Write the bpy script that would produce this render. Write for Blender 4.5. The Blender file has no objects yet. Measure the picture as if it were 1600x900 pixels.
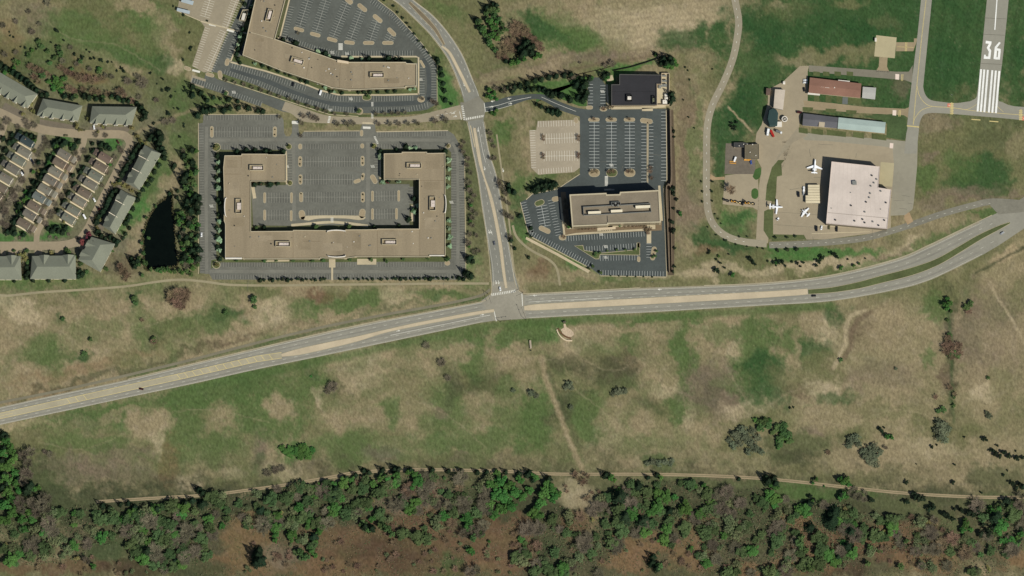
import bpy, math, random
import numpy as np
from mathutils import Vector, Matrix

# ------------------------------------------------------------------ camera, light, exposure
SC = bpy.context.scene
COL = SC.collection
S = 0.68                                  # metres per photograph pixel
CAM = Vector((0.0, -1530.0, 9000.0))      # high survey camera, a little off the vertical
FW = 1600 * S
cam = bpy.data.cameras.new("camera")
cam.sensor_width = 36.0
cam.lens = 36.0 * CAM.length / FW
cam.clip_start = 100.0
cam.clip_end = 40000.0
co = bpy.data.objects.new("camera", cam)
COL.objects.link(co)
co.location = CAM
RC = (-CAM).to_track_quat('-Z', 'Y')
co.rotation_euler = RC.to_euler()
SC.camera = co
RM = RC.to_matrix()
SUN_AZ, SUN_EL = 130.0, 42.5
world = bpy.data.worlds.new("World")
SC.world = world
world.use_nodes = True
wn = world.node_tree.nodes
bg = wn["Background"]
sky = wn.new("ShaderNodeTexSky")
sky.sky_type = 'NISHITA'
sky.sun_disc = False
sky.sun_elevation = math.radians(SUN_EL)
sky.sun_rotation = math.radians(SUN_AZ)
world.node_tree.links.new(sky.outputs[0], bg.inputs[0])
bg.inputs[1].default_value = 0.068
sl = bpy.data.lights.new("sun", 'SUN')
sl.energy = 4.8
sl.angle = math.radians(0.5)
sl.color = (1.0, 0.965, 0.90)
so = bpy.data.objects.new("sun", sl)
COL.objects.link(so)
az, el = math.radians(SUN_AZ), math.radians(SUN_EL)
sd = Vector((math.sin(az) * math.cos(el), math.cos(az) * math.cos(el), math.sin(el)))
so.rotation_euler = (-sd).to_track_quat('-Z', 'Y').to_euler()
so.location = sd * 400
SC.view_settings.view_transform = 'Standard'
SC.view_settings.look = 'None'
SC.view_settings.exposure = 0.13
SC.view_settings.gamma = 1.0
SC.render.engine = 'CYCLES'
SC.cycles.max_bounces = 4
SC.cycles.diffuse_bounces = 2

rnd = random.Random(36)

# ------------------------------------------------------------------ helpers
def W(px, py, z=0.0):
    """world point of height z seen at photograph pixel (px, py)"""
    u = (px - 800) / 1600 * 36.0
    v = (450 - py) / 1600 * 36.0
    d = RM @ Vector((u, v, -cam.lens))
    t = (z - CAM.z) / d.z
    p = CAM + d * t
    return Vector((p.x, p.y, z))

def lin(c):
    c = c / 255.0
    return c / 12.92 if c <= 0.04045 else ((c + 0.055) / 1.055) ** 2.4

KB = 1.19
def A(r, g, b):
    return (lin(r) / KB * .975, lin(g) / KB * .99, lin(b) / KB * .975, 1.0)

MATS = {}
def mat(name, rgb, var=0.12, scale=0.25, rough=0.92, spec=0.15, big=0.10, bump=0.0, metal=0.0, streak=None, obvar=0.0):
    """procedural surface: own colour broken up by two sizes of world-space noise"""
    if name in MATS:
        return MATS[name]
    m = bpy.data.materials.new(name)
    m.use_nodes = True
    nt = m.node_tree
    b = nt.nodes["Principled BSDF"]
    b.inputs["Roughness"].default_value = rough
    b.inputs["Specular IOR Level"].default_value = spec
    b.inputs["Metallic"].default_value = metal
    geo = nt.nodes.new("ShaderNodeNewGeometry")
    n1 = nt.nodes.new("ShaderNodeTexNoise"); n1.inputs["Scale"].default_value = scale; n1.inputs["Detail"].default_value = 5; n1.inputs["Roughness"].default_value = 0.7
    n2 = nt.nodes.new("ShaderNodeTexNoise"); n2.inputs["Scale"].default_value = scale * 0.12; n2.inputs["Detail"].default_value = 3
    src = geo.outputs["Position"]
    if streak is not None:
        mp = nt.nodes.new("ShaderNodeMapping")
        mp.inputs["Rotation"].default_value = (0, 0, math.radians(streak))
        mp.inputs["Scale"].default_value = (1.0, 0.12, 1.0)
        nt.links.new(src, mp.inputs[0]); src2 = mp.outputs[0]
    else:
        src2 = src
    nt.links.new(src, n1.inputs[0]); nt.links.new(src2, n2.inputs[0])
    r1 = nt.nodes.new("ShaderNodeMapRange"); r1.inputs[1].default_value = 0.3; r1.inputs[2].default_value = 0.7
    r1.inputs[3].default_value = 1 - var; r1.inputs[4].default_value = 1 + var
    r2 = nt.nodes.new("ShaderNodeMapRange"); r2.inputs[1].default_value = 0.3; r2.inputs[2].default_value = 0.7
    r2.inputs[3].default_value = 1 - big; r2.inputs[4].default_value = 1 + big
    nt.links.new(n1.outputs[0], r1.inputs[0]); nt.links.new(n2.outputs[0], r2.inputs[0])
    mu = nt.nodes.new("ShaderNodeMath"); mu.operation = 'MULTIPLY'
    nt.links.new(r1.outputs[0], mu.inputs[0]); nt.links.new(r2.outputs[0], mu.inputs[1])
    out = mu.outputs[0]
    if obvar:
        oi = nt.nodes.new("ShaderNodeObjectInfo")
        r3 = nt.nodes.new("ShaderNodeMapRange"); r3.inputs[3].default_value = 1 - obvar; r3.inputs[4].default_value = 1 + obvar
        nt.links.new(oi.outputs["Random"], r3.inputs[0])
        m2 = nt.nodes.new("ShaderNodeMath"); m2.operation = 'MULTIPLY'
        nt.links.new(out, m2.inputs[0]); nt.links.new(r3.outputs[0], m2.inputs[1]); out = m2.outputs[0]
    vm = nt.nodes.new("ShaderNodeVectorMath"); vm.operation = 'SCALE'
    vm.inputs[0].default_value = A(*rgb)[:3]
    nt.links.new(out, vm.inputs["Scale"])
    col = vm.outputs[0]
    if obvar:                                                   # every plant its own tint
        hs = nt.nodes.new("ShaderNodeHueSaturation"); r4 = nt.nodes.new("ShaderNodeMapRange"); r4.inputs[3].default_value = .468; r4.inputs[4].default_value = .515
        m5 = nt.nodes.new("ShaderNodeMath"); m5.operation = 'MULTIPLY'; m5.inputs[1].default_value = 7.31; m6 = nt.nodes.new("ShaderNodeMath"); m6.operation = 'FRACT'
        nt.links.new(oi.outputs["Random"], m5.inputs[0]); nt.links.new(m5.outputs[0], m6.inputs[0]); nt.links.new(m6.outputs[0], r4.inputs[0]); nt.links.new(r4.outputs[0], hs.inputs["Hue"])
        nt.links.new(col, hs.inputs["Color"]); col = hs.outputs[0]
    nt.links.new(col, b.inputs["Base Color"])
    if bump:
        bp = nt.nodes.new("ShaderNodeBump"); bp.inputs["Strength"].default_value = bump; bp.inputs["Distance"].default_value = 0.5
        nt.links.new(n1.outputs[0], bp.inputs["Height"]); nt.links.new(bp.outputs[0], b.inputs["Normal"])
    MATS[name] = m
    return m

class MB:
    """collects faces in world space; build() links them as one mesh object"""
    def __init__(s): s.v, s.f, s.m = [], [], []
    def face(s, pts, m=0):
        i = len(s.v); s.v.extend([tuple(p) for p in pts]); s.f.append(tuple(range(i, i + len(pts)))); s.m.append(m)
    def flat(s, pxs, z, m=0): s.face([W(x, y, z) for x, y in pxs], m)
    def prism(s, pts, z0, z1, ms=0, mt=0, top=True):
        n = len(pts)
        i = len(s.v)
        s.v.extend([(p[0], p[1], z0) for p in pts]); s.v.extend([(p[0], p[1], z1) for p in pts])
        for k in range(n):
            j = (k + 1) % n
            s.f.append((i + k, i + j, i + n + j, i + n + k)); s.m.append(ms)
        if top: s.f.append(tuple(range(i + n, i + 2 * n))); s.m.append(mt)
    def box(s, c, size, rot=0.0, m=0, taper=1.0, shift=0.0):
        x, y, z = c; lx, ly, lz = size; cr, sr = math.cos(rot), math.sin(rot)
        i = len(s.v)
        for k, zz in ((1.0, z), (taper, z + lz)):
            for a, b in ((-1, -1), (1, -1), (1, 1), (-1, 1)):
                dx, dy = a * lx / 2 * k + (shift if zz > z else 0), b * ly / 2 * (k if k == 1 else (1 + k) / 2)
                s.v.append((x + dx * cr - dy * sr, y + dx * sr + dy * cr, zz))
        for f in ((0, 3, 2, 1), (4, 5, 6, 7), (0, 1, 5, 4), (1, 2, 6, 5), (2, 3, 7, 6), (3, 0, 4, 7)):
            s.f.append(tuple(i + q for q in f)); s.m.append(m)
    def tube(s, p, q, r0, r1, n=6, m=0):
        p, q = Vector(p), Vector(q); d = (q - p).normalized()
        a = d.orthogonal().normalized(); b = d.cross(a); i = len(s.v)
        for c, r in ((p, r0), (q, r1)):
            for k in range(n):
                t = 2 * math.pi * k / n; s.v.append(tuple(c + a * math.cos(t) * r + b * math.sin(t) * r))
        for k in range(n):
            j = (k + 1) % n; s.f.append((i + k, i + j, i + n + j, i + n + k)); s.m.append(m)
        s.f.append(tuple(i + k for k in range(n))[::-1]); s.m.append(m)
        s.f.append(tuple(i + n + k for k in range(n))); s.m.append(m)
    def build(s, name, mats, parent=None, org=(0, 0, 0), smooth=False):
        me = bpy.data.meshes.new(name)
        ox, oy, oz = org
        me.from_pydata([(x - ox, y - oy, z - oz) for x, y, z in s.v], [], s.f)
        for m in (mats if isinstance(mats, (list, tuple)) else [mats]): me.materials.append(m)
        me.polygons.foreach_set("material_index", s.m)
        if smooth: me.polygons.foreach_set("use_smooth", [True] * len(s.f))
        me.update()
        o = bpy.data.objects.new(name, me); COL.objects.link(o)
        if parent is not None: o.parent = parent
        else: o.location = org
        return o

def tag(o, label=None, cat=None, group=None, kind=None):
    if label: o["label"] = label
    if cat: o["category"] = cat
    if group: o["group"] = group
    if kind: o["kind"] = kind
    return o

def thing(name, label, cat, loc, rot=0.0, group=None):
    o = bpy.data.objects.new(name, None); COL.objects.link(o)
    o.location = loc; o.rotation_euler = (0, 0, rot); o.empty_display_size = 0.5
    return tag(o, label, cat, group)

def copy_tree(src, loc, rot, scale=1.0):
    r = src.copy(); COL.objects.link(r); r.location = loc; r.rotation_euler = (0, 0, rot); r.scale = (scale, scale, scale) if not isinstance(scale, tuple) else scale
    for ch in src.children:
        c = ch.copy(); COL.objects.link(c); c.parent = r
        for g in ch.children:
            d = g.copy(); COL.objects.link(d); d.parent = c
    return r

def smooth(pts, n=6):
    """Catmull-Rom through pixel points"""
    out = []
    P = [pts[0]] + list(pts) + [pts[-1]]
    for i in range(1, len(P) - 2):
        p0, p1, p2, p3 = P[i - 1], P[i], P[i + 1], P[i + 2]
        for k in range(n):
            t = k / n
            out.append(tuple(0.5 * (2 * p1[a] + (p2[a] - p0[a]) * t + (2 * p0[a] - 5 * p1[a] + 4 * p2[a] - p3[a]) * t * t + (3 * p1[a] - p0[a] - 3 * p2[a] + p3[a]) * t ** 3) for a in range(len(p1))))
    out.append(tuple(pts[-1]))
    return out

def offs(pts, d):
    """polyline shifted sideways by d pixels (number or list)"""
    out = []
    for i, p in enumerate(pts):
        a = pts[max(i - 1, 0)]; b = pts[min(i + 1, len(pts) - 1)]
        dx, dy = b[0] - a[0], b[1] - a[1]; l = math.hypot(dx, dy) or 1
        dd = d if not isinstance(d, (list, tuple)) else d[i]
        out.append((p[0] - dy / l * dd, p[1] + dx / l * dd))
    return out

def sheet(name, pxs, z, m, kind="structure"):
    b = MB(); b.flat(pxs, z); o = b.build(name, m); tag(o, kind=kind); return o

def strip_faces(b, L, R, z, m=0):
    for i in range(len(L) - 1):
        b.face([W(*L[i][:2], z), W(*L[i + 1][:2], z), W(*R[i + 1][:2], z), W(*R[i][:2], z)], m)

def ribbon(name, pts, w, z, m, sm=True, kind="structure"):
    p = smooth(pts) if sm else pts
    b = MB()
    ww = [q[2] / 2 for q in p] if len(p[0]) > 2 else w / 2
    strip_faces(b, offs(p, ww), offs(p, [-x for x in ww] if isinstance(ww, list) else -ww), z)
    o = b.build(name, m); tag(o, kind=kind); return o

def between(name, L, R, z, m):
    L, R = smooth(L), smooth(R)
    n = 60
    def res(p):
        d = [0]
        for i in range(1, len(p)): d.append(d[-1] + math.dist(p[i], p[i - 1]))
        return [(float(np.interp(t * d[-1] / n, d, [q[0] for q in p])), float(np.interp(t * d[-1] / n, d, [q[1] for q in p]))) for t in range(n + 1)]
    L, R = res(L), res(R)
    b = MB(); strip_faces(b, L, R, z); o = b.build(name, m); tag(o, kind="structure"); return L, R

def line(b, pts, w, z, m=0):
    w = w / S / 2
    strip_faces(b, offs(pts, w), offs(pts, -w), z, m)

def dashes(b, pts, w, on, off, z, m=0):
    d = [0]
    for i in range(1, len(pts)): d.append(d[-1] + math.dist(pts[i], pts[i - 1]))
    xs, ys = [q[0] for q in pts], [q[1] for q in pts]
    t = 0
    while t + on < d[-1]:
        line(b, [(np.interp(q, d, xs), np.interp(q, d, ys)) for q in (t, t + on)], w, z, m); t += on + off

BAYS = []
def stalls(b, p0, p1, depth, pitch=4.1, z=0.09, w=0.26, base=False, m=0):
    """parking bay lines square to p0-p1; depth>0 lies clockwise of the direction on screen"""
    dx, dy = p1[0] - p0[0], p1[1] - p0[1]; l = math.hypot(dx, dy); n = max(1, int(round(l / pitch)))
    nx, ny = -dy / l, dx / l
    BAYS.append([p0, p1, (p1[0] + nx * depth, p1[1] + ny * depth), (p0[0] + nx * depth, p0[1] + ny * depth)])
    for k in range(n + 1):
        x, y = p0[0] + dx * k / n, p0[1] + dy * k / n
        line(b, [(x, y), (x + nx * depth, y + ny * depth)], w, z, m)
    if base: line(b, [p0, p1], w, z + 0.01, m)

def double(b, p0, p1, depth=8, pitch=4.1, z=0.09, w=0.26, m=0):
    stalls(b, p0, p1, depth, pitch, z, w, True, m); stalls(b, p0, p1, -depth, pitch, z, w, False, m)

def capsule(cx, cy, l, w, rot=0.0, n=5):
    out = []; a = math.radians(rot); r = w / 2; h = max(l / 2 - r, 0)
    for e, s0 in ((h, -90), (-h, 90)):
        for k in range(n + 1):
            t = math.radians(s0 + 180 * k / n); x, y = e + r * math.cos(t), r * math.sin(t)
            out.append((cx + x * math.cos(a) - y * math.sin(a), cy + x * math.sin(a) + y * math.cos(a)))
    return out

def inset(poly, d):
    """closed polygon moved inwards by d (same units)"""
    n = len(poly)
    ar = sum(poly[i][0] * poly[(i + 1) % n][1] - poly[(i + 1) % n][0] * poly[i][1] for i in range(n))
    sg = 1 if ar > 0 else -1
    out = []
    for i in range(n):
        a, p, c = poly[i - 1], poly[i], poly[(i + 1) % n]
        e1 = (p[0] - a[0], p[1] - a[1]); e2 = (c[0] - p[0], c[1] - p[1])
        l1, l2 = math.hypot(*e1) or 1, math.hypot(*e2) or 1
        n1 = (-e1[1] / l1 * sg, e1[0] / l1 * sg); n2 = (-e2[1] / l2 * sg, e2[0] / l2 * sg)
        k = 1 + n1[0] * n2[0] + n1[1] * n2[1]
        k = max(k, 0.35)
        out.append((p[0] + (n1[0] + n2[0]) / k * d, p[1] + (n1[1] + n2[1]) / k * d))
    return out

def island(pxs, fill, kerb, h=0.15, name="parking_island"):
    """raised kerbed bed on a parking lot"""
    p = [W(x, y) for x, y in pxs]; p = [(q.x, q.y) for q in p]
    b = MB(); b.prism(p, 0.0, h, 0, 0, True); b.face([(x, y, h + 0.02) for x, y in inset(p, 0.55)], 1)
    o = b.build(name, [kerb, fill]); tag(o, kind="structure"); return o

def slab(name, pxs, m, h=0.15):
    p = [W(x, y) for x, y in pxs]
    b = MB(); b.prism([(q.x, q.y) for q in p], 0.0, h, 0, 0); o = b.build(name, m); tag(o, kind="structure"); return o

def walk(pts, w, m, h=0.16, name="sidewalk"):
    return slab(name, offs(pts, w / 2) + offs(pts, -w / 2)[::-1], m, h)
# ------------------------------------------------------------------ ground
PAL = dict(T=(142, 128, 99), L=(163, 148, 118), O=(104, 103, 70), G=(78, 98, 55), D=(44, 74, 41), B=(102, 87, 70), P=(118, 104, 86), Y=(112, 106, 86), R=(104, 82, 62),
           K=(66, 53, 42), S=(172, 151, 120), E=(67, 106, 53), M=(82, 79, 58), F=(55, 81, 46), H=(88, 92, 62), V=(66, 70, 49), Z=(119, 95, 69))
# soft patches of vegetation and bare soil: x y rx ry rotation colour strength
PATCH = """
150 60 330 120 5 O 1;40 25 60 40 0 T .6;60 30 34 20 10 P .8;120 40 40 25 10 G .6;150 55 40 18 20 O .8;195 85 50 16 12 F .75;235 25 40 22 10 G .8;215 12 36 10 25 T .9;258 55 16 36 -10 T .8;265 102 14 12 0 L .9;245 100 18 16 20 F .7
180 100 70 8 27 T .8;110 105 45 10 12 Z .75;140 122 26 9 10 Z .6;30 100 40 20 20 V .6;90 90 40 25 10 H .8;60 85 30 25 0 G .5;260 150 45 22 15 H .9;215 150 40 14 0 O .9;245 185 20 10 20 P .8;285 175 25 16 10 G .7;330 160 40 12 15 G .9;292 160 20 30 0 G .7;300 120 12 10 30 S .7;10 70 16 40 -10 Z .5;287 200 20 60 0 G .5;250 200 18 30 0 H .8
60 300 220 140 0 Y 1;60 290 120 100 0 H .5;60 310 40 80 25 T .4;30 205 90 16 15 T .4;100 220 20 10 0 E .9;170 222 18 10 0 E .9;80 365 26 14 -10 E 1;20 370 40 10 10 E .9;60 440 180 14 0 G .9;235 290 20 70 25 G .9;215 330 14 40 28 E .8;225 370 18 70 20 T .75;195 420 30 20 0 B .7;190 435 30 10 0 T .5;300 300 22 150 0 H .9;268 270 14 30 20 T .8;290 230 20 20 0 G .6
700 60 100 90 30 O .6;730 100 26 50 20 T 1;745 70 26 60 15 O .9;700 20 36 14 20 G .6;690 140 20 45 -14 E .9;660 130 8 60 -14 G .8;720 225 20 20 0 T .4;738 300 18 110 -3 H .9;733 420 18 26 0 E .8;700 440 60 6 0 G .7;500 197 90 6 2 O .9;600 200 120 4 -2 T .7;620 187 60 3 0 T .7
800 60 46 46 30 V .5;980 30 190 60 -5 T 1;1000 35 95 30 0 L .7;905 15 30 14 0 T .9;880 50 70 30 15 G .9;850 40 40 12 30 F .8;900 60 40 20 10 G .7;960 55 20 20 0 O .6;1060 15 15 12 0 H .8;1060 62 26 16 -20 F .7;1095 52 14 22 0 F .9;1130 45 18 24 10 F .95;940 12 8 14 0 G .6;870 100 120 10 -9 P 1;820 112 70 10 -12 T .7;1070 80 30 10 -20 P .8;1090 110 40 40 0 O .8;1100 95 20 20 0 T .5
800 205 22 20 0 G .9;850 140 40 14 -10 G .7;870 135 30 10 0 E .6;980 105 40 8 -10 E .9;800 180 40 6 0 T .5;820 230 14 60 0 T .8;812 250 12 60 0 O .7;850 285 34 12 -10 G .8;805 300 14 20 0 G .8;815 340 18 30 0 F .8;870 390 70 10 30 E .8;850 410 40 30 10 O .6;845 425 24 14 5 R .8;905 430 30 12 0 T .8;960 440 70 6 0 G .7;1000 448 70 4 0 L .7
1075 250 26 130 2 T 1;1070 230 14 110 0 B .6;1090 230 8 80 0 G .6;1075 330 24 60 0 P .7;1100 380 30 18 -20 T .8;1115 370 30 20 30 F .9;1140 385 60 12 15 F .9;1105 395 14 10 0 R .6;1170 405 90 10 -3 O .9;1120 425 100 8 -3 L .8
1370 60 215 130 0 F 1;1180 100 40 120 10 F .8;1010 22 100 36 -4 T .9;1010 40 80 26 0 L .7;1075 20 60 26 0 L .5;1480 80 160 110 3 F .9;1195 60 26 60 0 D .7;1230 15 40 14 0 O .8;1215 5 14 8 0 T .7;1330 8 26 8 0 O .8;1260 30 50 20 20 D .6;1320 60 60 20 0 D .7;1290 90 80 10 -5 T .7;1320 85 60 12 0 O .7;1385 35 20 10 0 H .5;1180 150 26 60 20 F .9;1150 160 16 40 20 D .8;1130 240 16 50 0 F .9;1120 200 14 40 10 F .9;1160 170 20 40 20 D .6;1390 150 50 26 0 F .9;1404 138 14 14 0 P .5;1500 80 30 120 3 F .9;1480 60 16 80 0 D .4;1590 90 14 120 0 F .9;1595 80 8 40 0 D .5;1505 140 12 10 0 H .8
1510 240 100 70 0 O 1;1460 190 30 20 0 P .6;1530 275 46 26 -10 F .95;1450 275 18 22 0 G .8;1500 255 20 22 0 G .6;1450 240 14 8 0 P .8;1550 215 40 20 0 H .8;1480 310 60 14 -16 P .7;1590 230 16 20 0 T .5;1460 195 20 14 0 T .4;1570 190 40 8 3 H .7;1150 345 34 18 5 E .9;1155 340 22 8 5 F .7;1120 330 10 40 0 O .8;1150 362 30 12 0 H .8;1290 397 90 8 -6 E .8;1240 392 40 6 -2 E .8;1300 415 110 9 -5 L .9;1410 385 40 10 -18 L .8;1390 395 40 6 -16 P .5;1370 410 110 6 -18 G .6;1480 365 50 8 -20 G .7;1540 330 26 7 -16 G .9;1530 305 70 4 -10 P .8;1580 420 40 26 -20 T .8;1580 390 30 10 -25 S .6
300 530 500 90 -8 T 1;30 480 44 16 0 L .9;70 548 38 26 10 G .75;90 560 24 14 0 G .6;128 552 16 11 10 F .9;215 505 13 40 -5 G .7;209 466 7 15 0 D .8;278 462 22 18 10 B .9;282 470 12 14 0 K .5;340 500 38 20 -10 G .8;352 490 26 12 0 D .5;275 515 30 16 0 O .9;240 530 16 12 0 V .6;97 497 5 8 0 D .8;150 500 60 30 0 T .5;60 615 70 8 -13 Z .4;60 600 90 10 -15 T .6;150 570 120 9 -15 Z .4;180 580 160 5 -15 V .6;330 540 160 5 -15 B .6
560 468 70 12 -4 G .9;505 460 26 9 0 R .8;480 480 16 14 0 G .8;430 490 40 20 -8 L .8;618 462 18 14 20 L .8;540 495 70 8 -14 T .7;660 478 80 6 -12 T .8;700 460 60 8 0 G .8;400 455 40 10 0 O .8;590 485 130 3 -13 D .4
110 655 110 14 -10 G .9;215 650 60 22 0 G .8;330 612 110 26 -13 G .95;400 590 40 14 -13 F .7;270 665 40 40 0 G .7;150 655 80 6 -14 T .8;50 665 60 8 -10 S .8;120 660 30 12 0 F .4;232 660 28 20 10 T .95;243 688 12 20 -5 L .9;75 700 60 24 0 O .9;110 735 60 22 0 P .9;180 735 60 22 10 P .8;190 708 50 10 5 P .7;72 712 14 12 0 P .8;140 690 60 12 0 G .6;264 730 15 40 8 Z .7;80 762 16 8 0 E .9;300 755 20 14 -10 L .95;365 742 22 13 -8 L .8;340 740 22 10 0 T .7;360 708 16 9 -10 T .9;405 692 20 24 0 P .9;405 720 14 20 0 F .6;330 700 40 30 0 G .7;463 706 26 14 0 E .7;446 735 36 14 0 L .8;512 708 12 24 0 T .9;540 700 30 30 0 G .5
420 640 60 45 0 G .85;432 640 26 22 10 T .9;490 585 24 40 0 G .9;520 605 20 14 0 V .7;485 580 8 10 0 D .7;610 565 100 55 -8 T .95;560 570 36 36 0 L .6;640 600 40 20 0 O .5;560 645 50 30 0 T .9;500 625 9 20 -20 L .9;610 642 20 18 0 G .8;690 640 34 40 0 G .75;700 600 14 30 0 V .6;680 645 20 10 0 P .7;650 660 26 26 0 T .7;740 555 24 40 0 G .85;755 600 40 22 0 V .5;790 550 34 30 0 T .9;775 625 40 12 5 T .9;720 545 18 14 0 T .8;660 520 90 8 -12 O .8;620 530 40 10 -10 B .5;600 700 120 24 0 G .6;640 690 36 22 0 T .8;600 715 30 14 0 Y .8;730 690 90 22 0 G .7;690 720 50 8 0 O .8;725 718 14 6 0 P .8;605 722 16 4 0 P .8;800 660 40 30 0 G .6;700 530 60 10 -10 G .6
830 520 60 16 -5 G .9;870 520 14 12 0 E .7;900 505 60 8 -4 G .8;930 530 60 26 -8 T .9;920 540 36 20 0 L .5;1030 515 30 22 0 T .8;1040 500 70 6 -4 G .8;860 580 30 16 0 O .7;885 570 30 12 0 V .6;940 560 30 20 0 O .8;985 560 40 16 -10 B .5;960 585 50 26 0 V .7;1075 570 16 70 -4 G .9;980 535 20 14 0 G .7;1015 580 22 40 -5 T .9;1060 640 14 40 0 G .8;1040 610 18 14 0 L .7;960 690 60 30 0 T .9;930 680 30 20 0 L .4;1010 640 30 14 0 V .6;1000 660 30 20 0 T .7;840 650 30 50 0 G .9;830 600 14 20 0 T .6;800 610 20 14 0 G .5;880 640 20 30 0 V .7;915 660 22 34 0 G .9;890 690 14 40 -20 O .6;900 625 16 10 0 V .7;1130 535 40 26 0 T .8;1150 545 16 24 0 L .5;1135 610 60 46 0 P .9;1110 620 20 30 0 V .4;1170 640 44 14 -20 L .7;1090 680 40 20 0 T .8;1075 650 8 20 10 L .5;1060 720 80 22 0 T .7;1130 715 50 14 15 T .7;1030 722 28 10 0 F .7;985 745 100 6 0 O .5
1185 560 34 60 0 G .9;1185 575 20 22 0 D .7;1200 600 36 40 0 F .8;1160 515 60 14 -5 G .6;1240 530 26 22 0 G .8;1280 505 30 22 0 T .95;1300 520 18 28 0 L .8;1312 492 20 14 0 F .85;1268 548 26 22 0 F .8;1280 570 26 18 0 O .8;1245 545 8 30 -5 T .7;1350 490 14 12 0 B .6;1390 495 60 26 0 T .9;1345 520 18 26 20 B .7;1355 552 14 16 0 F .8;1400 570 90 60 0 T .9;1375 590 50 22 0 P .5;1300 590 20 10 0 O .7;1290 608 28 16 10 L .9;1250 610 20 12 0 B .6;1315 620 50 9 -6 F .7;1235 595 40 20 0 O .6;1390 630 60 26 0 T .8;1360 640 60 12 0 O .6;1300 650 50 20 0 T .7;1460 475 16 30 0 G .8;1455 555 8 16 0 G .7;1510 480 10 30 0 G .5;1485 560 8 110 -3 V .8;1475 590 14 14 0 B .8;1545 530 56 70 0 P .85;1550 520 30 30 0 T .5;1545 610 50 46 0 T .8;1540 615 20 12 0 L .9;1570 600 14 60 10 O .5;1590 530 20 40 20 T .7;1250 700 50 26 0 H .9;1240 720 40 12 0 V .6;1330 690 20 20 0 H .6;1330 720 40 20 0 T .9;1420 715 70 40 0 T .95;1450 700 50 14 0 L .5;1370 740 60 12 0 O .5;1540 725 60 30 0 T .8;1560 745 40 20 0 H .8;1580 720 20 20 0 T .5;1262 672 16 8 0 P .8;1470 670 10 14 0 H .7
1058 62 24 16 -20 F .75;1095 52 13 22 0 F .9;1130 45 17 24 10 F .95;895 62 50 20 10 G .8;858 50 40 14 30 F .7;120 45 60 26 10 G .6;180 80 60 22 14 G .6;235 60 26 30 10 G .5
800 840 850 105 0 M 1;800 790 850 30 0 V .7;150 790 220 24 0 V .8;50 780 60 60 0 V .9;390 850 34 40 20 Z .85;370 880 50 16 0 Z .7;180 850 40 16 0 M 1;170 870 30 26 0 D .4;130 888 60 12 0 R .7;30 890 40 10 0 R .8;215 890 60 12 0 K .7;310 890 40 12 0 V .8;600 860 150 36 0 R .9;600 868 70 22 0 K .5;540 830 50 18 0 R .6;660 800 46 34 10 R .8;620 785 36 14 0 P .6;690 780 26 18 0 P .8;770 850 50 40 -10 R .9;700 880 20 20 0 F .7;500 890 90 12 0 Z .6;440 870 30 20 0 P .7;760 890 60 12 0 Z .5;810 850 30 40 0 R .9;900 770 36 20 0 L .75;925 795 12 30 0 T .8;900 820 26 26 0 R .7;1000 855 40 22 0 Z .9;980 880 40 16 0 Z .8;1080 870 40 22 0 Z .8;1075 830 14 30 0 Z .6;1110 800 12 26 20 Z .6;1190 890 50 12 0 Z .8;1250 820 34 14 20 Z .8;1290 845 40 24 0 R .9;1310 888 40 14 0 K .7;1260 880 50 16 0 Z .8;1400 845 60 30 0 R .85;1380 835 20 16 0 Z .7;1450 880 50 18 0 Z .7;1590 872 26 16 0 Z .9;1530 885 14 10 0 S .6;1480 820 30 14 20 H .9;1300 770 80 10 5 G .7;1400 790 60 10 5 H .9;1550 790 60 12 0 H .8;1240 770 30 8 0 G .7;1130 755 90 7 3 H .9;960 760 40 14 0 H .5;860 870 30 26 0 V .8;1180 840 20 20 0 V .6
"""
def _lat(h, w, seed):
    return np.random.RandomState(seed).rand(h, w)
def vnoise(x, y, seed):
    L = _lat(64, 64, seed); xi = np.floor(x).astype(int); yi = np.floor(y).astype(int); fx = x - xi; fy = y - yi
    fx = fx * fx * (3 - 2 * fx); fy = fy * fy * (3 - 2 * fy)
    g = lambda a, b: L[(yi + b) % 64, (xi + a) % 64]
    return (g(0, 0) * (1 - fx) + g(1, 0) * fx) * (1 - fy) + (g(0, 1) * (1 - fx) + g(1, 1) * fx) * fy
def fbm(x, y, seed, o=4, r=0.55):
    t = 0; a = 1; n = 0
    for k in range(o):
        t = t + a * vnoise(x * 2 ** k + 17.3 * k, y * 2 ** k + 9.1 * k, seed + k); n += a; a *= r
    return t / n - 0.5

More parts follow.
